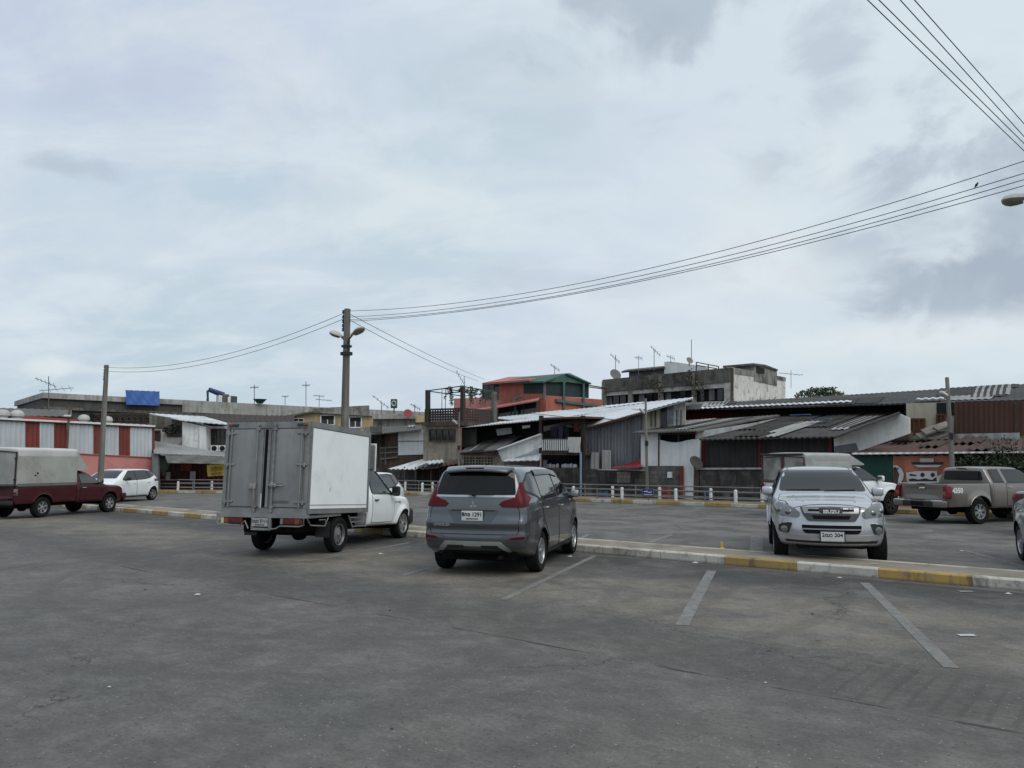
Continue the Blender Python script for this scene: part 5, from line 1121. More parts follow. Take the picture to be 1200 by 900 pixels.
face(h, 'wall', [(440, 549), (540, 548), (540, 595), (440, 592)], 32.6, BLOCKD, .15); window(h, (489, 549, 516, 578), 32.6, WOOD, 4, 2, VOID, name='gate')
h = house('boundary_wall', 'block wall below the hanging laundry balcony, behind the roof of the grey people carrier', 'wall', 600, 32.0)
face(h, 'wall', [(540, 548), (639, 548.5), (639, 598), (540, 596)], 32.0, BLOCKD, .15)

# ---- house with the white wall and curved opening
h = house('white_house', 'white-walled house under a grey cement roof, a curved dark opening above its wall', 'house', 785, 32.2)
face(h, 'wall', [(751, 508), (772, 507.5), (772, 547), (751, 547)], 32.2, CLEANW, .15); curve = [(772, 515)] + [(772 + 43 * i / 12, 515.5 + 3.0 * math.sin(math.pi * min(1, max(0, (i / 12 - .05) / .75))) - (.8 if i > 10 else 0)) for i in range(13)] + [(820, 513.5), (820, 548), (772, 547)]
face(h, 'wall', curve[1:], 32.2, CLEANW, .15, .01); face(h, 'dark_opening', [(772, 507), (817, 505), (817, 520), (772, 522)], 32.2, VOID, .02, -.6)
bars(h, 'opening_bar', [((795, 506), (795, 518)), ((772, 509), (816, 508)), ((772, 507), (772, 547))], 32.2, RUSTM, .06, .02); face(h, 'gable_strip', [(815, 506), (880, 496), (912, 490), (880, 499.5), (822, 513), (815, 514)], 32.2, OFFW, .1, .02)
roof(h, 'roof', [(740, 507, 31.7), (817, 504.5, 31.7), (914, 486, 37.5), (800, 494.0, 38)], GRROOF, .24, .018, .06)
face(h, 'base_wall', [(757, 546), (799, 546), (799, 596), (757, 594)], 32.0, BLOCKG, .15); face(h, 'door', [(800.5, 547), (813, 547), (812, 596), (800.5, 596)], 32.0, CLEANW, .06, .02); bars(h, 'drain_pipe', [((798.6, 546), (798.6, 594))], 32.0, MAROONP, .16, .08); face(h, 'post', [(813.5, 548), (819, 548), (819, 600), (813.5, 600)], 32.0, WOOD, .12, .0)
face(h, 'meter_box', [(782, 553), (786.5, 553), (786.5, 560), (782, 560)], 32.0, CLEANW, .12, .13)
t_ = MB(); t_.lathe([(.02, .0), (.25, .02), (.33, .08), (.32, .10), (.0, .04)], q(815, 543, 31.7), (.35, -.8, .5), 20); d_ = t_.build('parabolic_dish', M('dull_dish', (.06, .06, .06), .7, .3, 2)); tag(d_, 'dark round dish leaning on the wall by the white door', 'dish')

# ---- dark house with shutters
h = house('shuttered_house', 'house of dark corrugated shutters under a broad blackened cement roof', 'house', 900, 32.4)
ribwall(h, 'shutter_wall', [(822, 513), (1000, 511), (1000, 590), (822, 590)], 32.6, DKSH, .26, .04); 
for x in (824, 890, 973): face(h, 'post', [(x - 1.6, 512), (x + 1.6, 512), (x + 1.6, 600), (x - 1.6, 600)], 32.6, REDW, .14, .16)
roof(h, 'roof', [(819, 514.5, 31.6), (982, 511.5, 31.6), (1056, 483.5, 39), (905, 489.5, 39)], DKROOF, .24, .022, .06)
face(h, 'gable_wall', [(977, 514), (1054, 484.5), (1066, 490), (1066, 508), (1006, 529), (978, 532)], 32.3, WHITE, .12, .0); roof(h, 'verge', [(978, 511.5, 31.5), (1054, 482.6, 31.5), (1054, 482.3, 32.4), (978, 511, 32.4)], GRROOF, .0, .0, .09); face(h, 'patch_panel', [(978, 523), (1003, 519), (1006, 528), (978, 533)], 32.3, GREYSH, .04, .03)
for i, (x, y) in enumerate(((938, 487.5), (962, 493.0))):
    a = q(x, y, 37.0 if i == 0 else 35.6); b = MB(); b.box(a + V((0, 0, .06)), (.9, .3, .03), K, N); o = b.build('blue_patch', M('blue_patch', (.10, .16, .33), .6, .3, 3), h)

# ---- long back roof with the dark red wall, cream upper storey, brown cladding
h = house('long_house', 'long house under one continuous grey roof, with brown cladding on its right part', 'house', 1050, 40)
roof(h, 'roof', [(800, 480.0, 40), (1215, 468.0, 36.5), (1215, 449.0, 45), (806, 474.0, 45)], DKROOF, .26, .012, .07)
b_ = MB(); b_.sheet(q(820, 478.6, 39.6), q(998, 470.5, 38.6), q(998, 468.9, 39.4), q(822, 477.2, 40.4), .30, .022, .02); b_.build('new_sheets', LTROOF, h, 50); b_ = MB(); b_.sheet(q(1074, 468.0, 37.3), q(1106, 466.6, 37.1), q(1106, 465.2, 38), q(1074, 466.7, 38), .30, .022, .02); b_.build('new_sheets', LTROOF, h, 50)
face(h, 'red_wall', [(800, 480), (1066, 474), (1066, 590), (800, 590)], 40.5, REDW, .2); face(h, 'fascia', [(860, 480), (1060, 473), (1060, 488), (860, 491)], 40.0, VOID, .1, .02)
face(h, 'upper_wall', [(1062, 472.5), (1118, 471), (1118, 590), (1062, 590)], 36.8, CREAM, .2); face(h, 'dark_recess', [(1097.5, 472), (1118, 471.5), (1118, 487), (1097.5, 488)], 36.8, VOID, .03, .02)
window(h, (1065.5, 491, 1083.5, 508), 36.8, WOODR, 3, 1, WOODR); window(h, (1098, 486, 1108, 500), 36.8, WOODR, 2, 1, WOODR)
ribwall(h, 'brown_cladding', [(1118, 472), (1215, 469.5), (1215, 510), (1118, 509)], 36.5, BROWNW, .18, .015); face(h, 'lower_wall', [(1118, 508.5), (1215, 509.5), (1215, 590), (1118, 590)], 36.7, CREAM, .15); bars(h, 'clad_joint', [((1190, 471), (1190, 508))], 36.5, WOOD, .05, .05)
ribwall(h, 'grey_strip', [(1119, 508.5), (1195, 507), (1195, 517), (1119, 517.5)], 36.3, GALV, .5, .03)
# rubble of old boards on the lower roof
rb = MB()
for a, b, w in (((1082, 507), (1112, 497), .55), ((1076, 512), (1100, 505), .5), ((1090, 514), (1114, 506), .4), ((1096, 503), (1110, 499), .3)): rb.bar(q(*a, 35.4), q(*b, 35.8), w, .08, up=(.2, -.4, .9))
for x in (1073, 1086, 1097, 1105): rb.box(q(x, 514, 35.0), (.7, .5, .06), K, N)
o = rb.build('board_pile', M('weathered_board', (.19, .175, .15), .9, .4, 1.5, streak=.4)); tag(o, 'heap of weathered boards lying on the brown tiled roof', 'boards')
rb = MB(); rb.box(q(1056, 511.5, 34.2), (.8, .6, .5), K, N, bev=.15); rb.box(q(1060, 508, 34.3), (.5, .4, .35), K, N, bev=.12); o = rb.build('dark_bundle', WOOD); tag(o, 'dark bundle on the ledge beside the white gable wall', 'bundle')

# ---- brown tiled awning, green sheet, printed banner, hedge
h = house('tiled_shed', 'shed with a brown tiled lean-to roof and pale wavy eave, right of the white gable', 'shed', 1100, 32.0)
roof(h, 'roof', [(998, 531.5, 31.2), (1215, 529.0, 31.2), (1215, 514, 36), (1056, 515, 36)], BRROOF, .26, .04, .05, 3)
b_ = MB(); b_.sheet(q(998, 532.6, 31.1), q(1215, 530.4, 31.1), q(1215, 528.6, 31.1), q(998, 530.6, 31.1), .26, .05, .03); b_.build('eave_trim', CLEANW, h, 50); face(h, 'back_wall', [(1000, 533), (1215, 531), (1215, 600), (1000, 600)], 33.4, DKSH, .1)
for x in (1046.5, 1114): bars(h, 'post', [((x, 532), (x, 592))], 31.6, WOOD, .1, .0)
def cloth(name, pts, pl, mat, label, cat, nx=24, ny=10, wav=.05, ph=0.0, mats=None):
    a, b, c, d = [q(x, y, pl) for x, y in pts]; m = MB(); vs = []; n = nrm(pl)
    for j in range(ny + 1):
        for i in range(nx + 1):
            u, v_ = i / nx, j / ny; p = a.lerp(b, u).lerp(d.lerp(c, u), v_); vs.append(p - n * (wav * (math.sin(u * 17 + v_ * 5 + ph) * .6 + math.sin(u * 31 - v_ * 9 + ph * 2) * .4) * (.3 + .7 * v_)) - V((0, 0, .03 * math.sin(u * math.pi * 6) ** 2 * (1 - v_))))
    k = nx + 1; fs = [(j * k + i, j * k + i + 1, (j + 1) * k + i + 1, (j + 1) * k + i) for j in range(ny) for i in range(nx)]
    m.add(vs, fs); vb = [v_ + n * .012 for v_ in vs]; o = len(vs); m.add(vb, [tuple(reversed(f)) for f in fs]); o = m.build(name, mat, None, 60); tag(o, label, cat); return o
cloth('green_tarpaulin', [(998, 534), (1046, 534), (1046, 590), (998, 590)], 31.5, M('green_canvas', (.012, .055, .045), .8, .25, 1.2), 'dark green tarpaulin hung as a wall under the brown tiled roof', 'tarpaulin', wav=.07)
def banner_mat():
    m = bpy.data.materials.new('printed_banner'); t = NT(m); p = t.pos(); n = t.noise(t.mapping(p, (1, 1, .5)), 1.3, 5, .6, .6)
    c = t.mix(t.ramp(n, .35, .65), (.30, .085, .045), (.42, .15, .085)); t.out(c, .55, 0, n, .3, .03); return m
bn = cloth('banner', [(1046.5, 534), (1114, 533), (1114, 594), (1046.5, 594)], 31.5, banner_mat(), 'orange printed banner with white patches, hung beside the green tarpaulin', 'banner', wav=.035)
BW_ = M('banner_white', (.47, .48, .49), .6, .12, 2); BK_ = M('banner_black', (.014, .015, .018), .6, .2, 2)
def bprint(name, pts, mat, d): 
    o = MB().prism([q(x, y, off(31.5, d)) for x, y in pts], N * .008).build(name, mat, bn)
arc = [(1047, 545), (1052, 545.5), (1056.5, 549), (1059, 555), (1058.5, 561), (1055.5, 566), (1052, 570), (1052.5, 562), (1054, 556), (1051, 550), (1047, 548.5)]
bprint('white_print', arc, BW_, .062); bprint('dark_print', [(1047, 549), (1050, 550), (1053, 556), (1052, 563), (1049.5, 569), (1047, 569)], M('banner_brown', (.05, .042, .035), .7, .3, 2), .062); bprint('dark_print', [(1045.5 + 1.5, 548.5), (1049, 546.8), (1050.5, 549), (1054, 547.5), (1051.5, 551), (1048, 550.6)], BK_, .072)
bprint('white_print', [(1078, 537), (1094, 537), (1094, 541.5), (1078, 541.5)], BW_, .062); bprint('dark_print', [(1067, 541.5), (1106, 541.5), (1104, 544.5), (1070, 544.5)], BK_, .066); bprint('white_print', [(1070, 544.8), (1104, 544.8), (1099, 547.6), (1076, 547.6)], BW_, .062)
bprint('white_print', [(1062, 554), (1075, 552), (1098, 552), (1098.5, 558), (1113, 552), (1113, 570), (1066, 570), (1062.5, 562)], BW_, .062)
for x in (1081, 1093): bprint('dark_print', [(x + 2.6 * math.cos(k * .785), 556.5 + 2.6 * math.sin(k * .785)) for k in range(8)], BK_, .072)
bprint('dark_print', [(1065, 561.5), (1070, 560.5), (1076, 562), (1084, 560.5), (1092, 562.5), (1097, 559), (1098, 564), (1065, 564)], BK_, .07); bprint('dark_print', [(1066, 555), (1074, 556.5), (1074, 558), (1066, 557.5)], BK_, .07)

# ---- grey barn with the big pale roof, planks and plastic on its right
h = house('metal_barn', 'barn with a big pale metal roof and a tall grey corrugated side wall', 'barn', 720, 33.5)
ribwall(h, 'side_wall', [(684, 502), (752, 482), (752, 590), (684, 590)], 33.3, GREYSH, .20, .03); face(h, 'back_panel', [(684, 504), (752, 484), (752, 590), (684, 590)], 33.6, DKSH, .06)
roof(h, 'roof', [(688, 501.5, 32.8), (811, 467, 32.8), (812, 465.5, 44), (575, 489.5, 44)], LTROOF, .40, .014, .05); roof(h, 'roof', [(541, 500.5, 33.2), (634, 491.5, 33.2), (690, 486, 40), (545, 497, 40)], LTROOF, .40, .014, .05)
bars(h, 'rusty_verge', [((686, 502.5), (754, 483)), ((700, 499), (735, 489.6))], 33.0, RUSTM, .10, .15)
for i, (a, b) in enumerate((((692.5, 529.8), (702, 550.2)), ((706.2, 527.2), (716, 550.2)))): ribwall(h, 'pale_panel', [a, (b[0], a[1] + .4), (b[0], b[1]), (a[0] - .6, b[1])], 33.1, M('pale_sheet', (.36, .355, .33), .7, .15, 1), .25, .012, .05)
face(h, 'boards', [(752, 481), (773, 476.5), (773, 501), (752, 504)], 33.4, CREAM, .05, .02); face(h, 'boards', [(789, 474), (803, 469.5), (803, 497), (789, 499)], 33.4, OFFW, .05, .02)
for x in (757, 763, 768, 793, 798): bars(h, 'board_joint', [((x, 480), (x, 500))], 33.4, WOOD, .04, .05)
for x, m_ in ((774, M('black_film', (.02, .02, .022), .25, .4, 3)), (782, M('clear_film', (.16, .17, .175), .2, .6, 2.5))): face(h, 'plastic_film', [(x - .5, 477 - (x - 774) * .25), (x + 7.4, 475 - (x - 774) * .25), (x + 7.2, 499), (x, 500)], 33.4, m_, .03, .03)
rs = MB(); a, b, c = q(717, 549, 31.4), q(752, 547.6, 31.4), q(750, 542.8, 32.6); d = q(733, 546, 32.6)
rs.prism([a, b, c, d], (0, 0, .05)); rs.prism([q(733, 545.5, 32.6), q(752, 544, 32.2), q(751, 538.5, 32.8), q(744, 541.5, 32.8)], (0, 0, .05)); o = rs.build('red_awning', M('red_sheet', (.30, .030, .045), .5, .3, 2)); tag(o, 'crumpled red and pink awning sheet on top of the dark block wall', 'awning')

# ---- balcony with laundry
h = house('balcony', 'open timber balcony with a white slatted rail and clothes hung up, beside the grey barn', 'balcony', 660, 32.2)
for x in (633.2, 682): face(h, 'post', [(x - 1.7, 487), (x + 1.7, 487), (x + 1.7, 553), (x - 1.7, 553)], 32.2, M('dark_maroon_post', (.035, .018, .017), .8, .3, 2), .16)
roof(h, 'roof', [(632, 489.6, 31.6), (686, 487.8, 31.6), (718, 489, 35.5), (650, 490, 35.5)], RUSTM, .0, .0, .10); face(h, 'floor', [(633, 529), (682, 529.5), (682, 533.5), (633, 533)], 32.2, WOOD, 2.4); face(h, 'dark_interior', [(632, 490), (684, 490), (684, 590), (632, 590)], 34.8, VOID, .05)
face(h, 'lean_panel', [(636, 500), (683, 490), (683, 494), (636, 506)], 33.4, GRROOF, .04)
for i in range(14): 
    x = 636 + i * 2.2; bars(h, 'rail_slat', [((x, 514.5), (x, 528.5))], 32.1, CLEANW, .055, .0)
bars(h, 'hand_rail', [((634, 514.5), (668, 514.5)), ((634, 528), (681, 528.6))], 32.1, WOOD, .06, .0)
cloth('hanging_sheet', [(665.5, 512), (680.5, 512), (680, 530.5), (666, 530)], 31.95, M('white_cloth', (.48, .48, .47), .9, .1, 2), 'white cloth sheet hanging from the balcony rail', 'sheet', 10, 6, .04)
for i, (x0, y0, x1, y1, c, nm) in enumerate(((645, 500, 653, 512, (.03, .03, .05), 'dark garment hung at the left of the balcony'), (654, 498, 660, 519, (.05, .05, .09), 'navy garment hung long in the middle of the balcony'), (661, 501, 667, 515, (.022, .022, .026), 'black garment hung beside the white sheet'), (672, 494, 679, 506, (.14, .04, .035), 'dull red garment hung under the balcony roof'))):
    cloth('hanging_garment', [(x0, y0), (x1, y0), (x1 - .5, y1), (x0 + .7, y1)], 32.7, M('garment%d' % i, c, .9, .2, 3), nm, 'clothing', 8, 6, .06, i)
sh = q(657, 549.2, 32.6)
for i, x in enumerate((641.5, 645, 649, 653.5, 660, 663, 666, 669.5, 674)):
    jm = MB(); c_ = q(x, 548, 32.5); w_ = .075 + .02 * (i % 3); jm.lathe([(w_, 0), (w_ * 1.05, .10), (w_ * .9, .15 + .03 * (i % 2)), (w_ * .4, .18 + .03 * (i % 2)), (0, .19 + .03 * (i % 2))], c_, (0, 0, 1), 10)
    o = jm.build('storage_jar', M('pale_plastic', (.38, .38, .37), .5, .3, 4), None, 50); tag(o, 'pale round jar in the row stored under the balcony floor', 'jar', 'jars under the balcony')
face(h, 'jar_shelf', [(634, 548), (681, 548.3), (681, 549.4), (634, 549.2)], 32.2, WOOD, .6)
bp = MB(); bp.tube([q(680.6, 530, 31.2), V((*q(680.6, 576, 31.2).xy, .14))], .05, 8); o = bp.build('blue_pipe', M('blue_pipe', (.16, .26, .35), .5, .1, 2)); tag(o, 'upright pale blue pipe in front of the laundry balcony', 'pipe')
bp = MB(); bp.tube([q(633.5, 531, 31.4), V((*q(633.5, 577, 31.4).xy, .14))], .04, 8); o = bp.build('grey_pipe', GALV); tag(o, 'upright grey pipe at the left post of the laundry balcony', 'pipe')

# ---- low house with the sloping cement roof and white gable
h = house('low_house', 'low house with a sloping grey cement roof, white gable board and a vent-block wall', 'house', 585, 32.4)
roof(h, 'roof', [(539, 530.0, 31.8), (584, 527.0, 31.8), (634, 496.5, 38), (560, 514.0, 38)], GRROOF, .24, .018, .06)
face(h, 'gable_wall', [(583, 527.5), (634, 509), (634, 524), (600, 538), (588, 539)], 32.0, WHITE, .1); roof(h, 'gable_verge', [(582.5, 526.8, 31.7), (634, 508.0, 31.7), (634, 507.6, 32.1), (582.5, 526.2, 32.1)], CLEANW, 0, 0, .06)
roof(h, 'lower_roof', [(588, 540, 31.2), (632, 539, 31.2), (634, 523, 33.5), (604, 534.5, 33.5)], LTROOF, .40, .016, .04); face(h, 'fascia', [(539, 530), (583, 527.5), (583, 533), (539, 533)], 32.0, WOOD, .06)
face(h, 'vent_wall', [(540, 533), (590, 533), (590, 556), (540, 556)], 32.2, BEIGE, .12)
for r_ in range(3):
    for c_ in range(10): face(h, 'vent_hole', [(543.5 + c_ * 3.5, 536 + r_ * 3.2), (545.7 + c_ * 3.5, 536 + r_ * 3.2), (545.7 + c_ * 3.5, 538 + r_ * 3.2), (543.5 + c_ * 3.5, 538 + r_ * 3.2)], 32.2, VOID, .02, .012)
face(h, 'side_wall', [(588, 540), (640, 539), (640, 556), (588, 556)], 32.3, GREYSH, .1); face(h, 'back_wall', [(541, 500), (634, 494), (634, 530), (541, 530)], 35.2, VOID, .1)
ribwall(h, 'plank_panel', [(541.5, 503.5), (559, 502), (559, 521), (541.5, 524)], 34.5, M('grey_green_plank', (.15, .155, .14), .8, .2, 1, streak=.5), .45, .02); face(h, 'loose_sheet', [(581, 503), (599, 501), (600, 508), (583, 510.5)], 34.3, GALV, .03); face(h, 'loose_sheet', [(612, 499), (621, 498), (621, 501), (612, 502.5)], 34.2, CLEANW, .03)

# ---- house with the roof terrace
h = house('terrace_house', 'beige house with dark windows and a flat roof terrace fenced by black blocks', 'house', 518, 33.0)
face(h, 'wall', [(496, 497), (537, 497), (537, 590), (496, 590)], 33.0, BEIGE, .2); window(h, (503.5, 503.5, 533, 517), 33.0, WOOD, 4, 1, WIN)
face(h, 'slab', [(494, 494.5), (541, 494), (541, 498.5), (494, 499)], 32.7, WOOD, 3.0)
LAT = M('black_block', (.032, .030, .028), .95, .4, 1.2)
def lattice(par, name, quad, pl, cols, rows, w=.07):
    a, b, c, d = [q(x, y, pl) for x, y in quad]; m = MB()
    for i in range(cols + 1): m.bar(a.lerp(b, i / cols), d.lerp(c, i / cols), w, .1)
    for j in range(rows + 1): m.bar(a.lerp(d, j / rows), b.lerp(c, j / rows), w, .1)
    return m.build(name, LAT, par)
lattice(h, 'vent_block_fence', [(498.5, 480), (540.5, 479), (540.5, 494.5), (498.5, 495)], 33.0, 14, 5, .085)
c0 = q(540.5, 479, 33.0); sp = PL2((c0.x, c0.y), (q(583, 481.5, 38.5).x, q(583, 481.5, 38.5).y)); lattice(h, 'vent_block_fence', [(541, 479), (583, 481.8), (583, 496), (541, 494.5)], sp, 14, 5, .085); face(h, 'slab_edge', [(541, 495), (583, 496.2), (583, 499), (541, 499)], sp, GRROOF, .2)
for x, y0, y1, pl in ((500, 457, 495, 33.0), (541, 453, 495, 33.0), (580.5, 459, 496, sp)): face(h, 'terrace_post', [(x - 1.7, y0), (x + 1.7, y0), (x + 1.7, y1), (x - 1.7, y1)], pl, M('dark_post', (.042, .034, .030), .9, .3, 1.2) if x < 560 else DKC, .2, .12)
tp = MB(); P0, P1, P2 = q(500, 458, 33.0), q(541, 452.5, 33.0), q(581, 459.5, sp); pk = P0 + (P2 - P1)
for a, b in ((P0, P1), (P1, P2), (P0, pk), (pk, P2), (P0.lerp(P1, .5), pk.lerp(P2, .5)), (P0.lerp(pk, .5), P1.lerp(P2, .5))): tp.tube([a, b], .035, 6)
for f in (.45, .55): tp.tube([P0.lerp(P1, f), P0.lerp(P1, f) - V((0, 0, 1.3))], .02, 5)
tp.build('pipe_frame', M('dark_green_pipe', (.035, .05, .045), .7, .3, 2), h)
face(h, 'upper_parapet', [(532, 473.5), (541, 473), (541, 481), (532, 481)], 40, PINKW, .3)
rg = random.Random(3); lm = MB()
for i in range(34):
    f = rg.random(); base = (P1.lerp(P2, f) if rg.random() < .75 else P0.lerp(P1, .5 + .5 * rg.random())) - V((0, 0, rg.uniform(0, .15))); L = rg.uniform(.1, 1.0); pts = [base]
    for k in range(4): pts.append(pts[-1] + V((rg.uniform(-.08, .08), rg.uniform(-.08, .08), -L / 4)))
    lm.tube(pts, .012, 4)
    for p in pts: leaves(lm, p, (.10, .10, .10), 4, .14, rg)
o = lm.build('hanging_vine', leafmat('vine_leaf', (.020, .032, .018), (.05, .065, .035))); tag(o, 'straggly vine hanging from the pipe frame on the roof terrace', 'vine')

# ---- wooden house with the grey panel, ragged awnings below
h = house('wooden_house', 'old wooden house with a pale grey panel, just right of the box truck', 'house', 465, 34.0)
face(h, 'wall', [(425, 510), (497, 503), (497, 590), (425, 590)], 34.0, WOOD, .2); face(h, 'grey_panel', [(466.5, 506), (497.5, 503), (496.5, 532.5), (466.5, 533.5)], 34.0, CLEANW, .05, .05); bars(h, 'panel_joint', [((466.5, 517.2), (497, 516.8))], 34.0, GREYSH, .05, .07)
roof(h, 'roof', [(428, 509.5, 33.2), (492, 503.5, 33.2), (499, 497.5, 37), (425, 501.0, 37)], GRROOF, .30, .018, .06); window(h, (446, 508, 453, 525), 34.0, WOOD, 1, 1, VOID); window(h, (436, 512, 443, 545), 34.0, WOOD, 1, 3, VOID)
bars(h, 'board_rail', [((446, 525), (466, 524)), ((446, 531), (466, 530)), ((446, 538), (466, 536)), ((452, 524), (452, 545))], 34.0, M('grey_board', (.13, .12, .105), .9, .3, 2), .10, .08)
h = house('sheet_awning', 'ragged low awning of pale and rusty sheets on thin posts, above the railing', 'awning', 500, 32.2)
roof(h, 'sheet', [(454.5, 549.5, 31.6), (488, 549.8, 31.6), (512, 537.5, 33.4), (496, 538.0, 33.4)], LTROOF, .40, .03, .03); roof(h, 'sheet', [(489, 547.5, 31.5), (540, 544, 31.5), (540, 536.5, 33.4), (512, 537.5, 33.4)], GRROOF, .40, .04, .03, 2)
for a, b, c, d, m_ in (((500, 543.5), (520, 541.5), (519, 538.5), (502, 540), LTROOF), ((517, 546), (539, 543), (538, 540.6), (516, 543), RUSTM), ((492, 549.5), (515, 547.6), (514, 545), (491, 546.4), WOOD)): roof(h, 'sheet', [(*a, 31.3), (*b, 31.4), (*c, 31.9), (*d, 31.9)], m_, .35, .03, .04)
for x in (474, 487, 505): bars(h, 'post', [((x, 547), (x, 577))], 31.7, WOOD, .07, 0)

# ---- yellow house with the dark parapet, grey walls behind
h = house('yellow_house', 'yellow house with white-framed windows under a dark parapet, seen over the box truck', 'house', 395, PLY(62))
py = PLY(62); face(h, 'wall', [(331, 488.5), (367, 483), (438, 487.5), (438, 580), (331, 580)], py, YELLOW, 4); face(h, 'parapet', [(366, 478.5), (432, 475), (432, 486.5), (436, 487.6), (366, 483.5)], py, OLDC, .3, .3); face(h, 'eave', [(331, 487.5), (366, 481.8), (366, 484), (331, 489.5)], py, DKC, .4, .35)
for q_ in ((376, 487, 392, 498), (409.5, 489, 423.5, 501)):
    w_ = window(h, q_, py, CLEANW, 2, 1, WIN, .10); face(h, 'upper_light', [(q_[0] + .6, q_[1]), (q_[2] - .6, q_[1]), (q_[2] - .6, q_[1] + 4.5), (q_[0] + .6, q_[1] + 4.5)], py, VOID, .02, .09)
window(h, (344, 490.5, 356, 494), py, CLEANW, 2, 1, WIN, .06)
h = house('grey_block', 'low grey stained block with a pale parapet, right of the yellow house', 'building', 465, PLY(60))
face(h, 'wall', [(437, 490), (498, 487), (498, 580), (437, 580)], PLY(60), OLDC, 4); face(h, 'parapet', [(437, 485.5), (487, 484.2), (487, 490.5), (437, 491)], PLY(60), CONC, .3, .4); face(h, 'yellow_panel', [(487, 487), (498, 487), (498, 495), (487, 495)], PLY(60), YELLOW, .1, .3)
h = house('dark_timber_house', 'low dark timber house with a brown roof under the overpass, behind the box truck', 'house', 260, PLY(58))
face(h, 'wall', [(170, 494), (345, 493), (345, 580), (170, 580)], PLY(58), WOOD, .3); roof(h, 'roof', [(170, 496, PLY(57)), (345, 494, PLY(57)), (345, 487, PLY(61)), (170, 485, PLY(61))], M('brown_black_roof', (.045, .036, .032), .9, .3, 1), .4, .04, .06)

# ---- overpass
h = house('overpass', 'long concrete overpass with pale parapet and dark underside behind the houses', 'overpass', 200, PLY(66))
OA = [V((q(12, 543, PLY(71)).x, 71, 0)), V((q(45, 543, PLY(62)).x, 62, 0)), V((q(366, 543, PLY(78)).x, 78, 0)), V((q(560, 543, PLY(90)).x, 90, 0))]
def along(path, prof, name, mat, par):
    ns = []
    for i, p in enumerate(path):
        d = (path[min(i + 1, len(path) - 1)] - path[max(i - 1, 0)]).normalized(); n = V((-d.y, d.x, 0)); ns.append(n if n.y > 0 else -n)
    m = MB(); vs = [p + n * w + V((0, 0, z)) for p, n in zip(path, ns) for w, z in prof]; k = len(prof); fs = []
    for i in range(len(path) - 1):
        for j in range(k): fs.append((i * k + j, i * k + (j + 1) % k, (i + 1) * k + (j + 1) % k, (i + 1) * k + j))
    fs += [tuple(range(k)), tuple(range((len(path) - 1) * k, len(path) * k))]; m.add(vs, fs); return m.build(name, mat, par)
ZT = 7.44; mid = OA[1].lerp(OA[2], .46)
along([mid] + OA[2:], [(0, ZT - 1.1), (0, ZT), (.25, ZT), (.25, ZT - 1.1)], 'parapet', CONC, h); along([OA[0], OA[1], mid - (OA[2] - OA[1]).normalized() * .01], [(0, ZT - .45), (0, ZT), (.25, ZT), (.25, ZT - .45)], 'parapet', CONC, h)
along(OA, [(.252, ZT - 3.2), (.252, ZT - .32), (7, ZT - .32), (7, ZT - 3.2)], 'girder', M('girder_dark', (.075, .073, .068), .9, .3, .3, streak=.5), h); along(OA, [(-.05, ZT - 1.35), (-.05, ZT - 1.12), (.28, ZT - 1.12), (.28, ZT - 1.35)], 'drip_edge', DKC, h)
for f in (.12, .5, .9): 
    p = OA[1].lerp(OA[2], f); MB().box((p.x + 1, p.y + 2.5, 2.2), (1.2, 2, 4.4)).build('pier', DKC, h)
opl = PL2((OA[1].x, OA[1].y), (OA[2].x, OA[2].y))
cloth('blue_tarpaulin', [(147, 456.8), (187, 458.5), (187, 475.3), (148, 474)], off(opl, .35), M('blue_tarp', (.055, .135, .40), .5, .2, .8), 'bright blue tarpaulin draped over the overpass parapet', 'tarpaulin', 30, 12, .045)
def mini(name, label, cat): o = empty(name, q(255, 470, off(opl, -1.5))); tag(o, label, cat); return o
h = mini('mobile_crane', 'small crane with a blue boom standing on the overpass', 'crane'); cp = off(opl, -1.5); m = MB(); m.tube([q(243.5, 467.5, cp), q(243.3, 458, cp), q(245, 456.6, cp), q(262, 463, cp)], [.10, .12, .22, .28], 8); m.build('boom', M('crane_blue', (.03, .055, .14), .6, .2, 1), h)
m = MB(); m.box(q(258, 468.0, cp), (.55, .6, .75), K, N, bev=.1); m.box(q(268, 469, cp), (.6, .6, .7), K, N, bev=.1); m.build('cab', CLEANW, h); m = MB(); m.box(q(263, 467.5, cp), (.7, .7, .9), K, N, bev=.1); m.box(q(272.5, 469, cp), (.6, .7, .8), K, N, bev=.1); m.tube([q(243.4, 467, cp), q(243.4, 470, cp)], .12, 6); m.build('winch', DKC, h)
m = MB(); m.lathe([(.25, .0), (.55, .35), (.68, .42), (.5, .42), (.3, .1)], q(304.5, 473, off(opl, .1)), (0, 0, 1), 16); o = m.build('green_basin', M('green_basin', (.02, .07, .055), .6, .2, 1)); tag(o, 'small green basin standing on the overpass parapet', 'basin')
h = house('iron_railing', 'dark scrolled iron railing below the overpass, above the red and white shed', 'railing', 140, PLY(56)); m = MB()
for i in range(9):
    c = q(115 + i * 7.2, 491, PLY(56))
    for r_ in (.30, .16): m.tube([c + V((math.cos(a * .5236) * r_, 0, math.sin(a * .5236) * r_)) for a in range(13)], .035, 5)
for y in (485.5, 497): m.tube([q(110, y, PLY(56)), q(175, y, PLY(56))], .05, 5)
m.build('scrollwork', WOOD, h); face(h, 'dark_backing', [(105, 484), (178, 485), (178, 505), (105, 505)], PLY(56.6), VOID, .05)
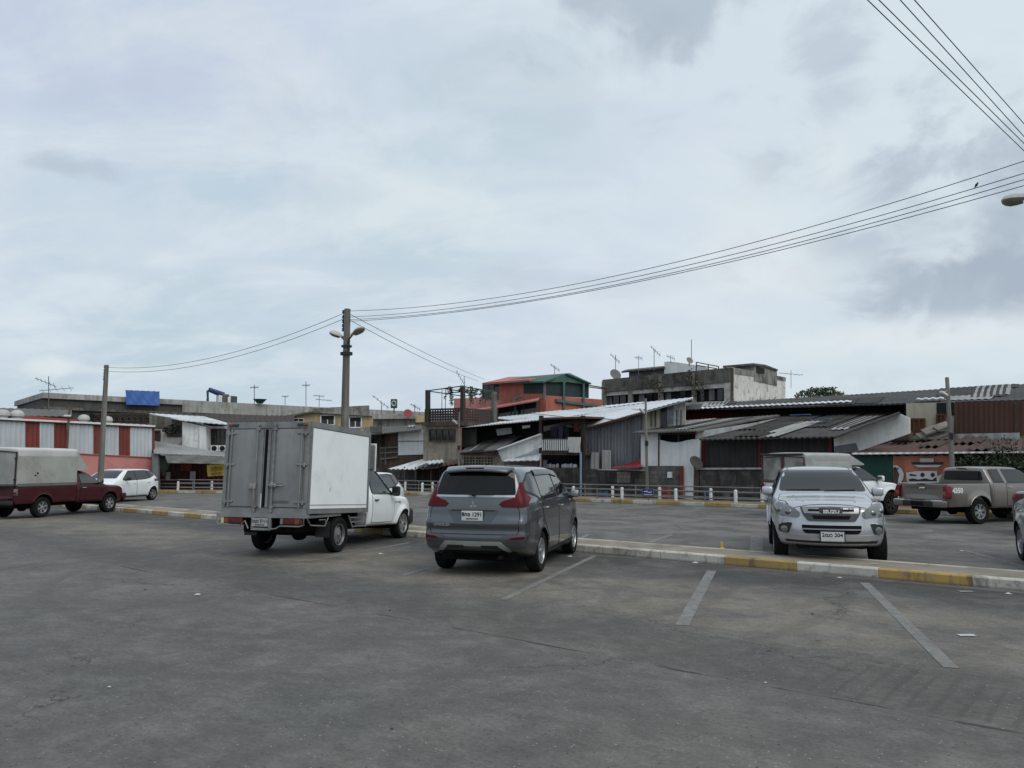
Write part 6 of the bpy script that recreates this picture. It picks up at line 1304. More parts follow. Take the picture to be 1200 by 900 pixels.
h = house('asbestos_roof_house', 'grey corrugated roofs behind the vents of the red and white shed', 'house', 40, PLY(52)); roof(h, 'roof', [(-30, 487, PLY(51)), (84, 487.5, PLY(51)), (84, 480.5, PLY(55)), (-30, 477, PLY(55))], M('asbestos', (.12, .118, .11), .9, .3, .8, stain=(.05, .048, .045), stain_amt=.6), .5, .02, .06); face(h, 'wall', [(-30, 487), (84, 487), (84, 540), (-30, 540)], PLY(52), WOOD, .2)

# ---- red and white corrugated shed on the left
rp = PL2((-21.9, 47.0), (-25.96, 38.9))
h = house('red_white_shed', 'long shed of alternating white and dark red corrugated panels over a pink base wall', 'shed', 90, rp)
top = lambda x: 492.0 + (500.8 - 492.0) * x / 180; bot = lambda x: 526.3 + (535.6 - 526.3) * x / 180
edges = [(-40, 29.5, 0), (29.5, 46.5, 1), (46.5, 63, 0), (63, 78, 1), (78, 109.5, 0), (109.5, 123, 1), (123, 139.5, 0), (139.5, 152, 1), (152, 178.3, 0), (178.3, 181, 1)]
SHW = M('shed_white', (.45, .485, .52), .6, .12, .6, streak=.2)
for x0, x1, k in edges: ribwall(h, 'wall_panel', [(x0, top(x0)), (x1, top(x1)), (x1, bot(x1)), (x0, bot(x0))], rp, MAROONP if k else SHW, .25, .022, .0 if k else .02)
face(h, 'base_wall', [(-40, bot(-40)), (181, bot(181)), (181, 590), (-40, 590)], rp, PINKW, .25, .03); face(h, 'back_wall', [(-40, top(-40)), (181, top(181)), (181, 560), (-40, 560)], off(rp, -.4), DKSH, .1); face(h, 'ledge', [(-40, bot(-40)), (181, bot(181)), (181, bot(181) + .8), (-40, bot(-40) + .8)], rp, PINKR, .2, .10)
face(h, 'eave_strip', [(-40, top(-40) - 2.6), (182, top(182) - 2.6), (182, top(182) - .5), (-40, top(-40) - .5)], rp, CLEANW, .4, .2); face(h, 'eave_board', [(-40, top(-40) - .5), (182, top(182) - .5), (182, top(182) + .9), (-40, top(-40) + .9)], rp, MAROONP, .1, .12)  # board below the white eave strip is maroon in its own colour
face(h, 'roof_upstand', [(26, 487.2), (88, 491.0), (88, 494.5), (26, 491.5)], off(rp, -1.5), M('red_flashing', (.30, .045, .035), .6, .2, 1), .3); roof(h, 'roof', [(-40, top(-40) - 1.2, rp), (182, top(182) - 1.2, rp), (175, top(182) - 3.0, off(rp, -7)), (-40, top(-40) - 2.6, off(rp, -7))], GALV, .5, .03, .05)
for i, (x, w_) in enumerate(((3, 13), (19.8, 13.5), (98, 12.5), (125.5, 12))):
    c = q(x, top(x) - 1.5, off(rp, -.8)); s_ = w_ * 41 / 900 / 2 * 1.05; m = MB(); m.lathe([(s_ * .75, 0), (s_ * .75, s_ * .45), (s_ * 1.0, s_ * .5), (s_ * 1.05, s_ * .85), (s_ * .85, s_ * 1.25), (s_ * .45, s_ * 1.5), (0, s_ * 1.58)], c, (0, 0, 1), 20)
    o = m.build('roof_ventilator', M('vent_white', (.40, .40, .385), .6, .15, 2), None, 40); tag(o, ('pale roof vent at the far left end of the red and white shed', 'pale roof vent second from the left end of the red and white shed', 'pale roof vent on the shed roof just left of the concrete pole', 'pale roof vent on the shed roof partly behind the concrete pole')[i], 'roof vent', 'round vents on the shed roof')
# ---- white two-storey house behind, lean-to in front
p2 = PLY(50)
h = house('white_villa', 'small white two-storey house with a pale metal roof, right of the red and white shed', 'house', 225, p2)
face(h, 'wall', [(175, 486), (213.5, 491), (213.5, 580), (175, 580)], PLY(50.6), OFFW, 3.5); face(h, 'stained_gable', [(175, 486), (213.5, 491), (213.5, 512), (196, 512), (192, 502), (175, 501)], PLY(50.6), DKC, .05, .06); face(h, 'wall', [(213.5, 494), (241, 500), (241, 580), (213.5, 580)], p2, WHITE, 3); face(h, 'corner_post', [(233.5, 499), (241, 500), (241, 532), (233.5, 530)], p2, CLEANW, .2, .12)
face(h, 'porch_wall', [(241, 500), (272, 499), (272, 580), (241, 580)], PLY(50.9), WHITE, 2); window(h, (248, 503, 267.5, 521), PLY(50.9), WOOD, 4, 2, WIN); window(h, (181, 505, 187.5, 517), PLY(50.6), WOOD, 2, 1, WIN)
roof(h, 'roof', [(213, 492.2, PLY(49.6)), (273, 497.5, PLY(49.6)), (238, 487.8, PLY(55)), (175, 484.3, PLY(52.5))], LTROOF, .4, .012, .06); vm = MB(); rgv = random.Random(4)
for x, y in ((194, 504), (198, 502), (202, 501), (206, 500), (200, 506), (206, 505)): leaves(vm, q(x, y, PLY(50.3)), (.28, .12, .22), 34, .16, rgv)
vm.build('wall_creeper', leafmat('creeper_leaf', (.012, .016, .009), (.03, .036, .02)), h)
for i, x in enumerate((252, 261.5)):
    m = MB(); c = q(x, 525.5, PLY(50.5)); m.box(c, (.50, .30, .40), bev=.03); o = m.build('air_conditioner', CLEANW); tag(o, ('left-hand air conditioner box under the dark window of the small white house', 'right-hand air conditioner box under the dark window of the small white house')[i], 'air conditioner', 'air conditioner boxes'); m = MB(); m.lathe([(.17, 0), (.17, .015), (0, .02)], c + V((0, -.152, 0)), (0, -1, 0), 16); m.build('fan_grille', VOID, o)
h = house('lean_to_shop', 'lean-to shop with a grey sheet roof and dark red wall behind the railing', 'shop', 225, PLY(46.5))
roof(h, 'roof', [(180, 531.0, PLY(46.0)), (269, 535.0, PLY(46.0)), (266, 531.0, PLY(49.5)), (180, 516.5, PLY(49.5))], M('grey_metal_roof', (.27, .275, .27), .55, .2, .7, stain=(.12, .12, .115), stain_amt=.5), .35, .010, .05)
cloth('drooping_awning', [(193.5, 533.6), (267, 535.4), (267, 543.8), (196, 542.5)], PLY(45.8), M('grey_canvas', (.20, .21, .20), .8, .15, 1), 'drooping grey canvas awning along the edge of the lean-to roof', 'awning', 20, 4, .06)
ribwall(h, 'red_wall', [(178, 534), (272, 536), (272, 580), (178, 580)], PLY(48.5), M('shop_red', (.055, .010, .010), .7, .3, 1), .3, .03); face(h, 'pillar', [(178, 531), (185.5, 531.5), (185.5, 553), (184, 578), (179, 578)], PLY(46.2), M('blue_grey', (.15, .17, .18), .7, .2, 1), .25); cloth('yellow_banner', [(242.5, 544.5), (263, 543.5), (263, 557), (243, 558.5)], PLY(46.3), M('yellow_cloth', (.36, .27, .045), .8, .25, 1.5), 'worn yellow banner with faded print hung under the lean-to awning', 'banner', 10, 6, .05)
yb = [o for o in bpy.data.objects if o.name == 'yellow_banner'][0]
for pts in ([(247, 547), (254, 546.6), (254, 551), (247, 551.5)], [(256, 547), (260, 546.8), (260, 550), (256, 550.4)], [(247, 553.8), (259, 553), (259, 555), (247, 555.8)]): MB().prism([q(x, y, PLY(46.18)) for x, y in pts], (0, .01, 0)).build('faded_print', M('print_brown', (.14, .10, .03), .8, .3, 3), yb)
gt = cloth('green_curtain', [(187, 533), (204, 534), (199, 545), (190, 560)], PLY(46.4), M('dark_green_cloth', (.020, .032, .026), .9, .3, 2), 'dark green cloth hanging at the left of the lean-to shop', 'cloth', 8, 6, .08)
for x, y, s_, nm in ((197, 558, .5, 'left'), (226, 558, .6, 'middle')):
    m = MB(); m.box(q(x, y, PLY(48.0)), (s_ * .55, .12, s_), bev=.04); o = m.build('paper_notice', M('notice_white', (.36, .36, .35), .8, .2, 2)); tag(o, 'pale notice fixed on the dark red shop wall, %s one' % nm, 'notice')
m = MB(); m.box(q(218, 547.5, PLY(48.2)), (.7, .06, .5)); o = m.build('red_sign', M('sign_dull_red', (.16, .035, .03), .8, .3, 2)); tag(o, 'dull red board hung high on the shop wall under the awning', 'board')

# ---- terracotta house behind
h = house('terracotta_house', 'terracotta house with a green gable roof, teal posts and dark screened upper floor', 'house', 620, 47)
c0 = q(637, 463, 47); e0 = V((c0.x + 5.2 , c0.y + 4.2, 0)); spl = PL2((c0.x, c0.y), (e0.x, e0.y))
face(h, 'wall', [(585, 450.5), (637, 447.5), (637, 580), (585, 580)], 47, TERRA, .3); face(h, 'wall', [(637, 463), (706, 468.2), (706, 580), (637, 580)], spl, TERRA, .3); face(h, 'screen', [(613.5, 447), (637, 446), (637, 461), (613.5, 461)], 47, SCREEN, .05, .05); face(h, 'screen', [(637, 446.5), (690, 449.5), (690, 466.5), (637, 463)], spl, SCREEN, .1, -.1)
face(h, 'gable', [(637, 446.5), (664, 437.6), (692, 449.3), (690, 450.8), (664, 447.5), (637, 448)], spl, GREENR, .2, .15); 
for x, y0 in ((638, 447), (661, 446), (684, 449)): bars(h, 'teal_post', [((x, y0), (x, 484))], spl, TEAL, .16, .12)
bars(h, 'teal_band', [((651, 469.2), (700, 476))], spl, TEAL, .22, .08)
a, b, c, d = q(565, 449.5, 46.4), q(637, 446.6, 46.4), q(664, 437.4, 49.5), q(600, 442.5, 50); MB().sheet(a, b, c, d, 0, 0, .12).build('roof', GREENR, h); MB().sheet(q(565, 448.8, 46.2), q(620, 444.4, 46.2), q(640, 440.6, 50), q(597, 441.5, 50), 0, 0, .15).build('roof_slab', PINKR, h)
a, b, c, d = q(637, 446.3, off(spl, .3)), q(692, 449.2, off(spl, .3)), q(692, 448.0, off(spl, -3)), q(664, 437.2, off(spl, -3)); MB().sheet(q(664, 437.3, off(spl, .35)), q(693, 449.4, off(spl, .35)), q(693, 448.9, off(spl, -4)), q(668, 437.2, off(spl, -4)), 0, 0, .1).build('roof', GREENR, h)
window(h, (566, 451, 586, 467), 47.3, TEAL, 3, 2, WIN); face(h, 'low_wall', [(532, 467), (586, 465), (586, 580), (532, 580)], 47.4, PINKW, .3); MB().sheet(q(545, 483.5, 45), q(630, 468.6, 45), q(632, 465.8, 46.8), (q(560, 478.5, 46.8)), 0, 0, .10).build('awning', PINKR, h)
window(h, [(584, 477.5), (629, 470.5), (629, 489), (584, 489)], 46.5, TEAL, 3, 1, WIN); face(h, 'red_column', [(629, 469), (640, 469), (640, 500), (629, 500)], 46.6, TERRA, .2); bars(h, 'teal_post', [((603.5, 466), (603.5, 490)), ((603.5, 467), (612, 464))], 46.3, TEAL, .18, .1)
m = MB(); a = q(690, 451.5, spl); b = q(711, 455, off(spl, 2)); m.tube([a, b], .05, 6); m.tube([q(690, 453.5, off(spl, -2)), q(711, 456.2, spl)], .05, 6); m.build('roof_bar', RUSTM, h)

# ---- old concrete block
h = house('concrete_block', 'old stained concrete block with a dark parapet, white band and blank pale side wall', 'building', 857, 60)
cr = q(857, 430, 60); sp2 = PL2((cr.x, cr.y), (cr.x + N.x * 10, cr.y + N.y * 10)); L_ = lambda x, yl, yr: yl + (yr - yl) * (x - 706) / (857 - 706)
def band(name, yl0, yr0, yl1, yr1, mat, thick, proud, x0=706, x1=857): return face(h, name, [(x0, L_(x0, yl0, yr0)), (x1, L_(x1, yl0, yr0)), (x1, L_(x1, yl1, yr1)), (x0, L_(x0, yl1, yr1))], 60, mat, thick, proud)
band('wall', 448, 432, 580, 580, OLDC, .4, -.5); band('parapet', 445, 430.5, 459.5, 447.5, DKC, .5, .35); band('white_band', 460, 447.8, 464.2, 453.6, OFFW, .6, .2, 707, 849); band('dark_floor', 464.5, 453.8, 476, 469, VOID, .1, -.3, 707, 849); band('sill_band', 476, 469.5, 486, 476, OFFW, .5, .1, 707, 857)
for i, x in enumerate((714, 722, 730, 752, 761, 770, 783, 800, 822, 834, 844)):
    y0, y1 = L_(x, 465, 454.5), L_(x, 475.5, 468.5); face(h, 'window', [(x - 3.2, y0), (x + 3.2, y0 - .6), (x + 3.2, y1 - .6), (x - 3.2, y1)], 60, WIN if i % 3 else GREYSH, .06, -.15)
for x in (706.5, 737.5, 773, 812): face(h, 'column', [(x - 1.5, L_(x, 447, 432)), (x + 1.5, L_(x, 447, 432)), (x + 1.5, 486), (x - 1.5, 486)], 60, OLDC, .5, .45)
face(h, 'corner_pier', [(848.5, 432), (857, 430.2), (857, 580), (848.5, 580)], 60, OFFW, .6, .30)
face(h, 'side_wall', [(857, 430.2), (920.5, 442.4), (920.5, 580), (857, 580)], sp2, M('peeling_white', (.60, .59, .55), .9, .2, .5, streak=.25, stain=(.20, .19, .17), stain_amt=.7, stain_scale=1.3), .4); face(h, 'side_top_band', [(857, 430), (921, 442.2), (921, 446.5), (857, 437.5)], sp2, OLDC, .2, .04); face(h, 'stair_tower', [(884, 426.5), (897, 428.5), (910.5, 433.5), (910.5, 452), (884, 446)], sp2, OLDC, 2.5, .06); face(h, 'tower_cap', [(883, 425.5), (897, 427.3), (911.5, 432.8), (911.5, 434.6), (897, 429.6), (883, 428)], sp2, DKC, 2.8, .2); face(h, 'tower_opening', [(886.5, 430), (896, 431.8), (896, 438), (886.5, 437)], sp2, VOID, .05, .09); bars(h, 'drain_pipe', [((857.8, 432), (857.8, 476))], sp2, WOOD, .2, .12)
face(h, 'roof_shed', [(737, 434.5), (778, 430.5), (778, 445), (737, 447)], 62, GREYSH, 3); roof(h, 'shed_roof', [(728, 435.2, 61.3), (779, 430.0, 61.3), (779, 428.6, 65), (735, 432.8, 65)], DKC, 0, 0, .15)
face(h, 'white_penthouse', [(778.5, 424), (786, 423.5), (803, 426), (826, 430), (834, 434), (778.5, 438)], 61.5, CLEANW, 3); bars(h, 'roof_rail', [((816, 424.5), (842, 429.5)), ((816, 424.5), (816, 436)), ((830, 427), (830, 434)), ((842, 429.5), (842, 434)), ((816, 428), (840, 432))], 61, WOOD, .08, 0)
rg2 = random.Random(9); lm = MB()
for x, y, n_ in ((768, 448, 40), (810, 443, 50), (817, 455, 40), (774, 457, 30), (890, 476, 60), (905, 474, 50)): leaves(lm, q(x, y, off(60, .6) if x < 857 else off(sp2, .3)), (.5, .3, .8), n_, .28, rg2)
o = lm.build('wall_weeds', leafmat('weed_leaf', (.035, .045, .022), (.075, .075, .038)), h)
# ---- tree behind the long roof
h = empty('tree', V((*q(960, 500, PLY(58)).xy, 0))); tag(h, 'dark green tree whose crown shows over the long grey roof', 'tree'); m = MB(); b0 = h.location; m.tube([b0, b0 + V((.1, 0, 3.5)), b0 + V((-.2, 0, 5.6))], [.28, .2, .1], 8)
for dx, dz in ((-1.3, 5.9), (1.2, 6.0), (.3, 6.6)): m.tube([b0 + V((0, 0, 3.6)), b0 + V((dx, .3, dz))], [.12, .04], 6)
m.build('trunk', WOOD, h); m = MB(); rg3 = random.Random(5)
for px, py, rx, rz in ((944, 461, .55, .40), (953, 458, .60, .38), (962, 456, .65, .35), (971, 458, .60, .42), (978, 461, .55, .35), (958, 461, 1.3, .6), (968, 462.5, 1.2, .5), (985, 463, .30, .2), (938, 464, .35, .3), (959, 468, 1.9, .7), (941, 458.5, .22, .16), (949, 455, .22, .16), (967, 454.5, .24, .16), (975, 454.5, .22, .16), (984, 459.5, .3, .2), (935, 462, .25, .2)): leaves(m, q(px, py + 1.2, PLY(58 + rg3.uniform(-.6, .6))), (rx * .82, .8, rz * .8), int(150 * rx), .20, rg3)
m.build('crown', leafmat('tree_leaf', (.022, .042, .018), (.06, .095, .035)), h)
# ---- hedge and shrubs right
h = empty('hedge', V((*q(1160, 580, 31.4).xy, 0))); tag(h, 'dark green hedge growing under the tiled eave, behind the brown pickup', 'hedge'); m = MB(); rg4 = random.Random(11)
for i in range(60):
    x = 1120 + rg4.random() * 98; leaves(m, q(x, 544 + rg4.random() * 34, 31.3 - rg4.random() * .5), (.5, .35, .45), 90, .11, rg4)
m.build('foliage', leafmat('hedge_leaf', (.010, .019, .008), (.026, .045, .018)), h); st = MB()
for i in range(8): p = q(1124 + i * 12, 590, 31.3); p.z = .14; st.tube([p, p + V((.1, 0, 1.2)), p + V((-.05, .1, 2.0))], [.05, .04, .02], 6)
st.build('stem', WOOD, h)
h = empty('shrub', V((*q(1172, 590, 30.6).xy, 0))); tag(h, 'taller leafy shrub rising over the tiled eave behind the brown pickup', 'shrub'); m = MB()
for px, py in ((1166, 525), (1176, 519), (1170, 533), (1181, 529), (1188, 536), (1172, 541), (1198, 532), (1162, 537), (1184, 522), (1192, 545)): leaves(m, q(px, py, 30.5), (.34, .3, .26), 26, .12, rg4)
m.build('foliage', leafmat('shrub_leaf', (.014, .024, .011), (.04, .06, .028)), h); st = MB(); p = h.location + V((0, 0, .14)); st.tube([p, p + V((.2, 0, 1.5)), q(1174, 522, 30.5)], [.05, .04, .015], 6); st.build('stem', WOOD, h)

# ---- patched and rusted sheets on the roofs
RUSTS = M('rusted_sheet', (.062, .036, .026), .8, .4, 1.5, streak=.4); PATCH = M('patch_sheet', (.24, .24, .23), .6, .25, 1.2, stain=(.10, .09, .08), stain_amt=.5); BLKS = M('black_moss_sheet', (.030, .030, .026), .95, .4, 1.3)
rp_ = random.Random(17)
def roof_patches(owner, pts, n, period, amp, w=1.0, kinds=(0, 1, 2), lift=.03):
    a, b, c, d = [q(*p) for p in pts]; own = [o for o in bpy.data.objects if o.name == owner][0]; nn = (b - a).cross(d - a).normalized(); nn = nn if nn.z > 0 else -nn
    P = lambda f, g: a.lerp(b, f).lerp(d.lerp(c, f), g) + nn * lift
    lift = 2 * amp + .012; W_ = (b - a).length; H_ = (d - a).length
    for _ in range(n):
        fw = w * rp_.uniform(.5, 1.3) / W_; gh = min(.9, rp_.uniform(.25, .8)); f = rp_.uniform(.02, max(.03, .97 - fw)); g = rp_.choice((.0, rp_.uniform(0, 1 - gh), 1 - gh)); sk = rp_.uniform(-.006, .006)
        MB().sheet(P(f, g), P(f + fw, g), P(f + fw + sk, g + gh), P(f + sk, g + gh), period, amp, .015).build('roof_patch', (RUSTS, PATCH, BLKS, M('bright_sheet', (.66, .68, .69), .45, .15, .7, metal=.2))[rp_.choice(kinds)], own, 50)
roof_patches('shuttered_house', [(819, 514.5, 31.6), (982, 511.5, 31.6), (1056, 483.5, 39), (905, 489.5, 39)], 10, .24, .022, .9, (1, 2, 2, 2))
roof_patches('long_house', [(800, 480.0, 40), (1215, 468.0, 36.5), (1215, 449.0, 45), (806, 474.0, 45)], 10, .26, .012, 1.6, (2, 2, 2, 1))
roof_patches('white_house', [(740, 507, 31.7), (817, 504.5, 31.7), (914, 486, 37.5), (800, 494.0, 38)], 5, .24, .018, .8, (1, 2))
roof_patches('metal_barn', [(688, 501.5, 32.8), (811, 467, 32.8), (812, 465.5, 44), (575, 489.5, 44)], 4, .40, .014, 1.4, (3, 3, 1))
roof_patches('low_house', [(539, 530.0, 31.8), (584, 527.0, 31.8), (634, 496.5, 38), (560, 514.0, 38)], 4, .24, .018, .7, (1, 2))
roof_patches('tiled_shed', [(998, 531.5, 31.2), (1215, 529.0, 31.2), (1215, 514, 36), (1056, 515, 36)], 4, .26, .04, .8, (0,))
roof_patches('wooden_house', [(428, 509.5, 33.2), (492, 503.5, 33.2), (499, 497.5, 37), (425, 501.0, 37)], 4, .30, .018, .8, (1, 2))
# ---- clutter along the wall foot
rc_ = random.Random(5)
def plastic_crate(px, t, col, label, stackn=1):
    p = q(px, 575, t); p.z = .143
    for k in range(stackn):
        m = MB(); w, d_, h_ = .42, .30, .26; c = p + V((0, 0, k * .265)); th = .02
        for sx in (-1, 1): m.box(c + K * (sx * (w / 2 - th / 2)) + V((0, 0, h_ / 2)), (th, d_ - .002, h_), K, N)
        for sy in (-1, 1):
            for z in (.04, .12, .2): m.box(c + N * (sy * (d_ / 2 - th / 2)) + V((0, 0, z)), (w - .045, th, .045), K, N)
        m.box(c + V((0, 0, .012)), (w - .045, d_ - .045, .02), K, N); o = m.build('plastic_crate', M('crate_%s' % label[0].split()[0], col, .6, .15, 3)); tag(o, label[k], 'crate')
plastic_crate(706, 31.2, (.05, .09, .22), ['blue plastic crate on the pavement left of the thin lamp post', ], 1)
plastic_crate(779, 31.3, (.24, .05, .04), ['faded red crate below the meter box, lower of the two', 'red crate below the meter box, upper of the two'], 2)
plastic_crate(527, 31.4, (.10, .13, .11), ['grey green crate under the ragged sheet awning'], 1)
for px, t, r_, h_, col, l in ((832, 31.4, .20, .42, (.03, .06, .14), 'dark blue plastic bucket at the foot of the long dark wall'), (851, 31.5, .17, .34, (.10, .10, .10), 'grey bucket at the foot of the long dark wall'), (690, 31.4, .22, .5, (.07, .06, .05), 'brown barrel against the dark block wall behind the railing')):
    p = q(px, 575, t); p.z = .143; m = MB(); m.lathe([(r_ * .8, 0), (r_, h_), (r_ * 1.05, h_), (r_ * 1.05, h_ + .02), (r_ * .95, h_ + .02), (r_ * .78, .03), (0, .03)], p, (0, 0, 1), 16); o = m.build('bucket' if h_ < .45 else 'barrel', M('bucket_%d' % px, col, .6, .2, 3), None, 40); tag(o, l, 'bucket' if h_ < .45 else 'barrel')
# ------------------------------------------------------------------ railings, bollards, poles, wires, aerials, litter
RAILM = M('rail_grey', (.19, .20, .20), .5, .25, 3, metal=.4, stain=(.12, .10, .08), stain_amt=.4); BOLM = M('bollard_white', (.56, .57, .55), .75, .15, 2, stain=(.22, .21, .19), stain_amt=.5, stain_scale=3)
POLEM = M('pole_concrete', (.175, .17, .152), .9, .25, 1.2, streak=.5, stain=(.12, .115, .10), stain_amt=.5); BLKM = M('black_fitting', (.016, .016, .017), .6, .2, 6)
def px_s(px, t): 
    p = q(px, 575, t); return K.dot(p)
zp = .143
def bollard_proto():
    o = empty('bollard', (0, 0, 0)); m = MB(); m.lathe([(.075, 0), (.075, .47), (.07, .50), (.05, .53), (0, .54)], (0, 0, 0), (0, 0, 1), 14); m.build('post', BOLM, o, 40); m = MB(); m.lathe([(.09, 0), (.09, .03), (.076, .04)], (0, 0, 0), (0, 0, 1), 14); m.build('foot', CONC, o, 40); return o
BP = bollard_proto(); used = [False]
def bollard(p, label):
    o = copy_tree(BP) if used[0] else BP; used[0] = True; o.location = (p.x, p.y, zp); tag(o, label, 'bollard', 'white bollards along the far pavement')
T_F, T_B = 29.38, 30.75
front = [px_s(x, T_F) for x in (672, 729, 792, 862)]; back = [px_s(x, T_B) for x in (475, 507, 545, 595, 655, 718, 773, 833, 893)]
FL = ('front bollard nearest the pale blue pipe, beside the people carrier', 'front bollard just left of the small blue sign', 'front bollard just right of the small blue sign', 'front bollard below the corrugated shutters, left of the silver pickup')
for s_, l in zip(front, FL): bollard(ST(s_, T_F), l)
BL = ('back-row bollard right of the box truck cab', 'back-row bollard under the ragged sheet awning', 'back-row bollard hidden behind the people carrier tailgate', 'back-row bollard behind the roof of the people carrier', 'back-row bollard in front of the laundry balcony', 'back-row bollard in front of the pale wall patch', 'back-row bollard right of the blue sign, in front of the grey block wall', 'back-row bollard in front of the long dark block wall', 'back-row bollard at the left side of the silver pickup')
for s_, l in zip(back, BL): bollard(ST(s_, T_B), l)
bollard(ST(px_s(495, T_F), T_F), 'front bollard between the box truck and the people carrier'); front = [px_s(495, T_F)] + front + [px_s(935, T_F)]
dB = (PTH[0] - PTH[1]).normalized(); nB = PNS[0]
def bend(px, w):                                              # a point on the bent part of the pavement, w metres in from its kerb
    pl = (nB, nB.dot(PTH[1]) + w); return q(px, 575, pl)
lb = [(208.5, .5, 'bollard left of the box truck, in front of the dark red shop wall'), (248, 1.6, 'bollard beside the box truck, below the yellow banner'), (168, 1.6, 'bollard hidden behind the white hatchback')]
for x, w, l in lb: bollard(bend(x, w), l)
def railing(label, pts, hs, step=1.9, posth=None):
    o = empty('railing', (pts[0].x, pts[0].y, zp)); tag(o, label, 'railing', 'grey pipe railings along the far pavement')
    m = MB(); a, b = pts[0], pts[1]
    for h_ in hs: m.tube([V((a.x, a.y, zp + h_)), V((b.x, b.y, zp + h_))], .026, 7)
    m.build('rail', RAILM, o, 40); n = max(1, int((b - a).length / step))
    for i in range(n):
        p = a.lerp(b, (i + .5) / n); u = MB(); u.tube([V((p.x, p.y, zp)), V((p.x, p.y, zp + (posth or hs[-1])))], .03, 7); u.build('upright', RAILM, o, 40)
for i in range(len(front) - 1):
    railing(('front railing ending at the pale blue pipe, behind the people carrier', 'front railing from the pale blue pipe to the blue sign', 'front railing carrying the small blue sign', 'front railing before the white door and grey block wall', 'front railing running up to the silver pickup')[i], (ST(front[i], T_F), ST(front[i + 1], T_F)), (.17, .44))
BLr = ('under the ragged sheet awning', 'behind the people carrier tailgate', 'behind the people carrier roof', 'below the low house with the white gable', 'below the laundry balcony', 'before the pale wall patch', 'before the grey block wall and white door', 'before the left half of the long dark wall')
for i in range(len(back) - 1): railing('back-row railing ' + BLr[i], (ST(back[i], T_B), ST(back[i + 1], T_B)), (.16, .36, .58))
railing('back-row railing right of the box truck cab', (ST(px_s(440, T_B), T_B), ST(back[0], T_B)), (.16, .36, .58)); railing('back-row railing behind the silver pickup', (ST(back[-1], T_B), ST(px_s(985, T_B), T_B)), (.16, .36, .58))
railing('front railing at the dark red shop, left of the box truck', (bend(208.5, .5), bend(285, .5)), (.17, .44, .62), 1.6); railing('back railing at the dark red shop, between hatchback and box truck', (bend(168, 1.6), bend(285, 1.6)), (.16, .36, .58), 1.7)
# blue sign on the railing
c = q(759.5, 577.2, T_F - .06); h = empty('sign', c); tag(h, 'small blue sign with white writing tied to the pavement railing', 'sign'); m = MB(); m.box(c, (.56, .02, .30), K, N); m.build('sign_board', M('sign_blue', (.018, .022, .16), .45, .12, 3), h); m = MB()
for sx, sz, w, hh in ((0, .147, .56, .012), (0, -.147, .56, .012), (-.277, 0, .012, .28), (.277, 0, .012, .28)): m.box(c + K * sx + V((0, 0, sz)) - N * .012, (w, .01, hh), K, N)
m.build('sign_edge', GALV, h); m = MB()
for x0, z0, x1, z1, w in ((-.19, .035, -.10, .05, .035), (-.10, .05, .02, .02, .03), (.02, .02, .16, .015, .03), (.16, .015, .17, .06, .025), (-.06, .07, -.02, .075, .02)): m.bar(c + K * x0 + V((0, 0, z0)) - N * .014, c + K * x1 + V((0, 0, z1)) - N * .014, .006, w, up=(0, 0, 1))
for i in range(9): m.bar(c + K * (-.20 + i * .047) + V((0, 0, -.085)) - N * .014, c + K * (-.17 + i * .047) + V((0, 0, -.085 + .006 * (i % 2))) - N * .014, .006, .035)
m.build('sign_writing', CLEANW, h)

# ---- concrete poles with lamp heads
def lamp_head(par, base, tip, name='lamp', s=1.0):
    """cobra head: flattened body over a bowl lens, arm back to the pole"""
    d = (tip - base); L = d.length; d.normalize(); side = d.cross(V((0, 0, 1))).normalized(); up = side.cross(d); m = MB(); nr = 14; rings = []
    prof = [(0, .04, .04), (.12, .06, .055), (.3, .085, .07), (.5, .125, .085), (.7, .135, .09), (.87, .105, .07), (.97, .05, .035), (1.0, .01, .01)]
    def ringset(zs_up, zs_dn, f0, f1, dz=0):
        vs = []; fs = []; pr = [p for p in prof if f0 <= p[0] <= f1]
        for f, w, hh in pr:
            for k in range(nr):
                a = 2 * math.pi * k / nr; z = math.sin(a); vs.append(base + d * (L * f) + side * (w * s * math.cos(a)) + up * (hh * s * z * (zs_up if z > 0 else zs_dn) + dz))
        for i in range(len(pr) - 1):
            for k in range(nr): fs.append((i * nr + k, i * nr + (k + 1) % nr, (i + 1) * nr + (k + 1) % nr, (i + 1) * nr + k))
        fs += [tuple(range(nr)), tuple(range((len(pr) - 1) * nr, len(pr) * nr))]; return vs, fs
    m.add(*ringset(1.0, .25, 0, 1)); o = m.build(name, M('lamp_grey', (.48, .48, .45), .6, .2, 4), par, 50)
    m = MB(); m.add(*ringset(.1, .95, .3, .97, -.008)); m.build('lens', M('lamp_lens', (.17, .155, .115), .35, .3, 9), o, 50); return o
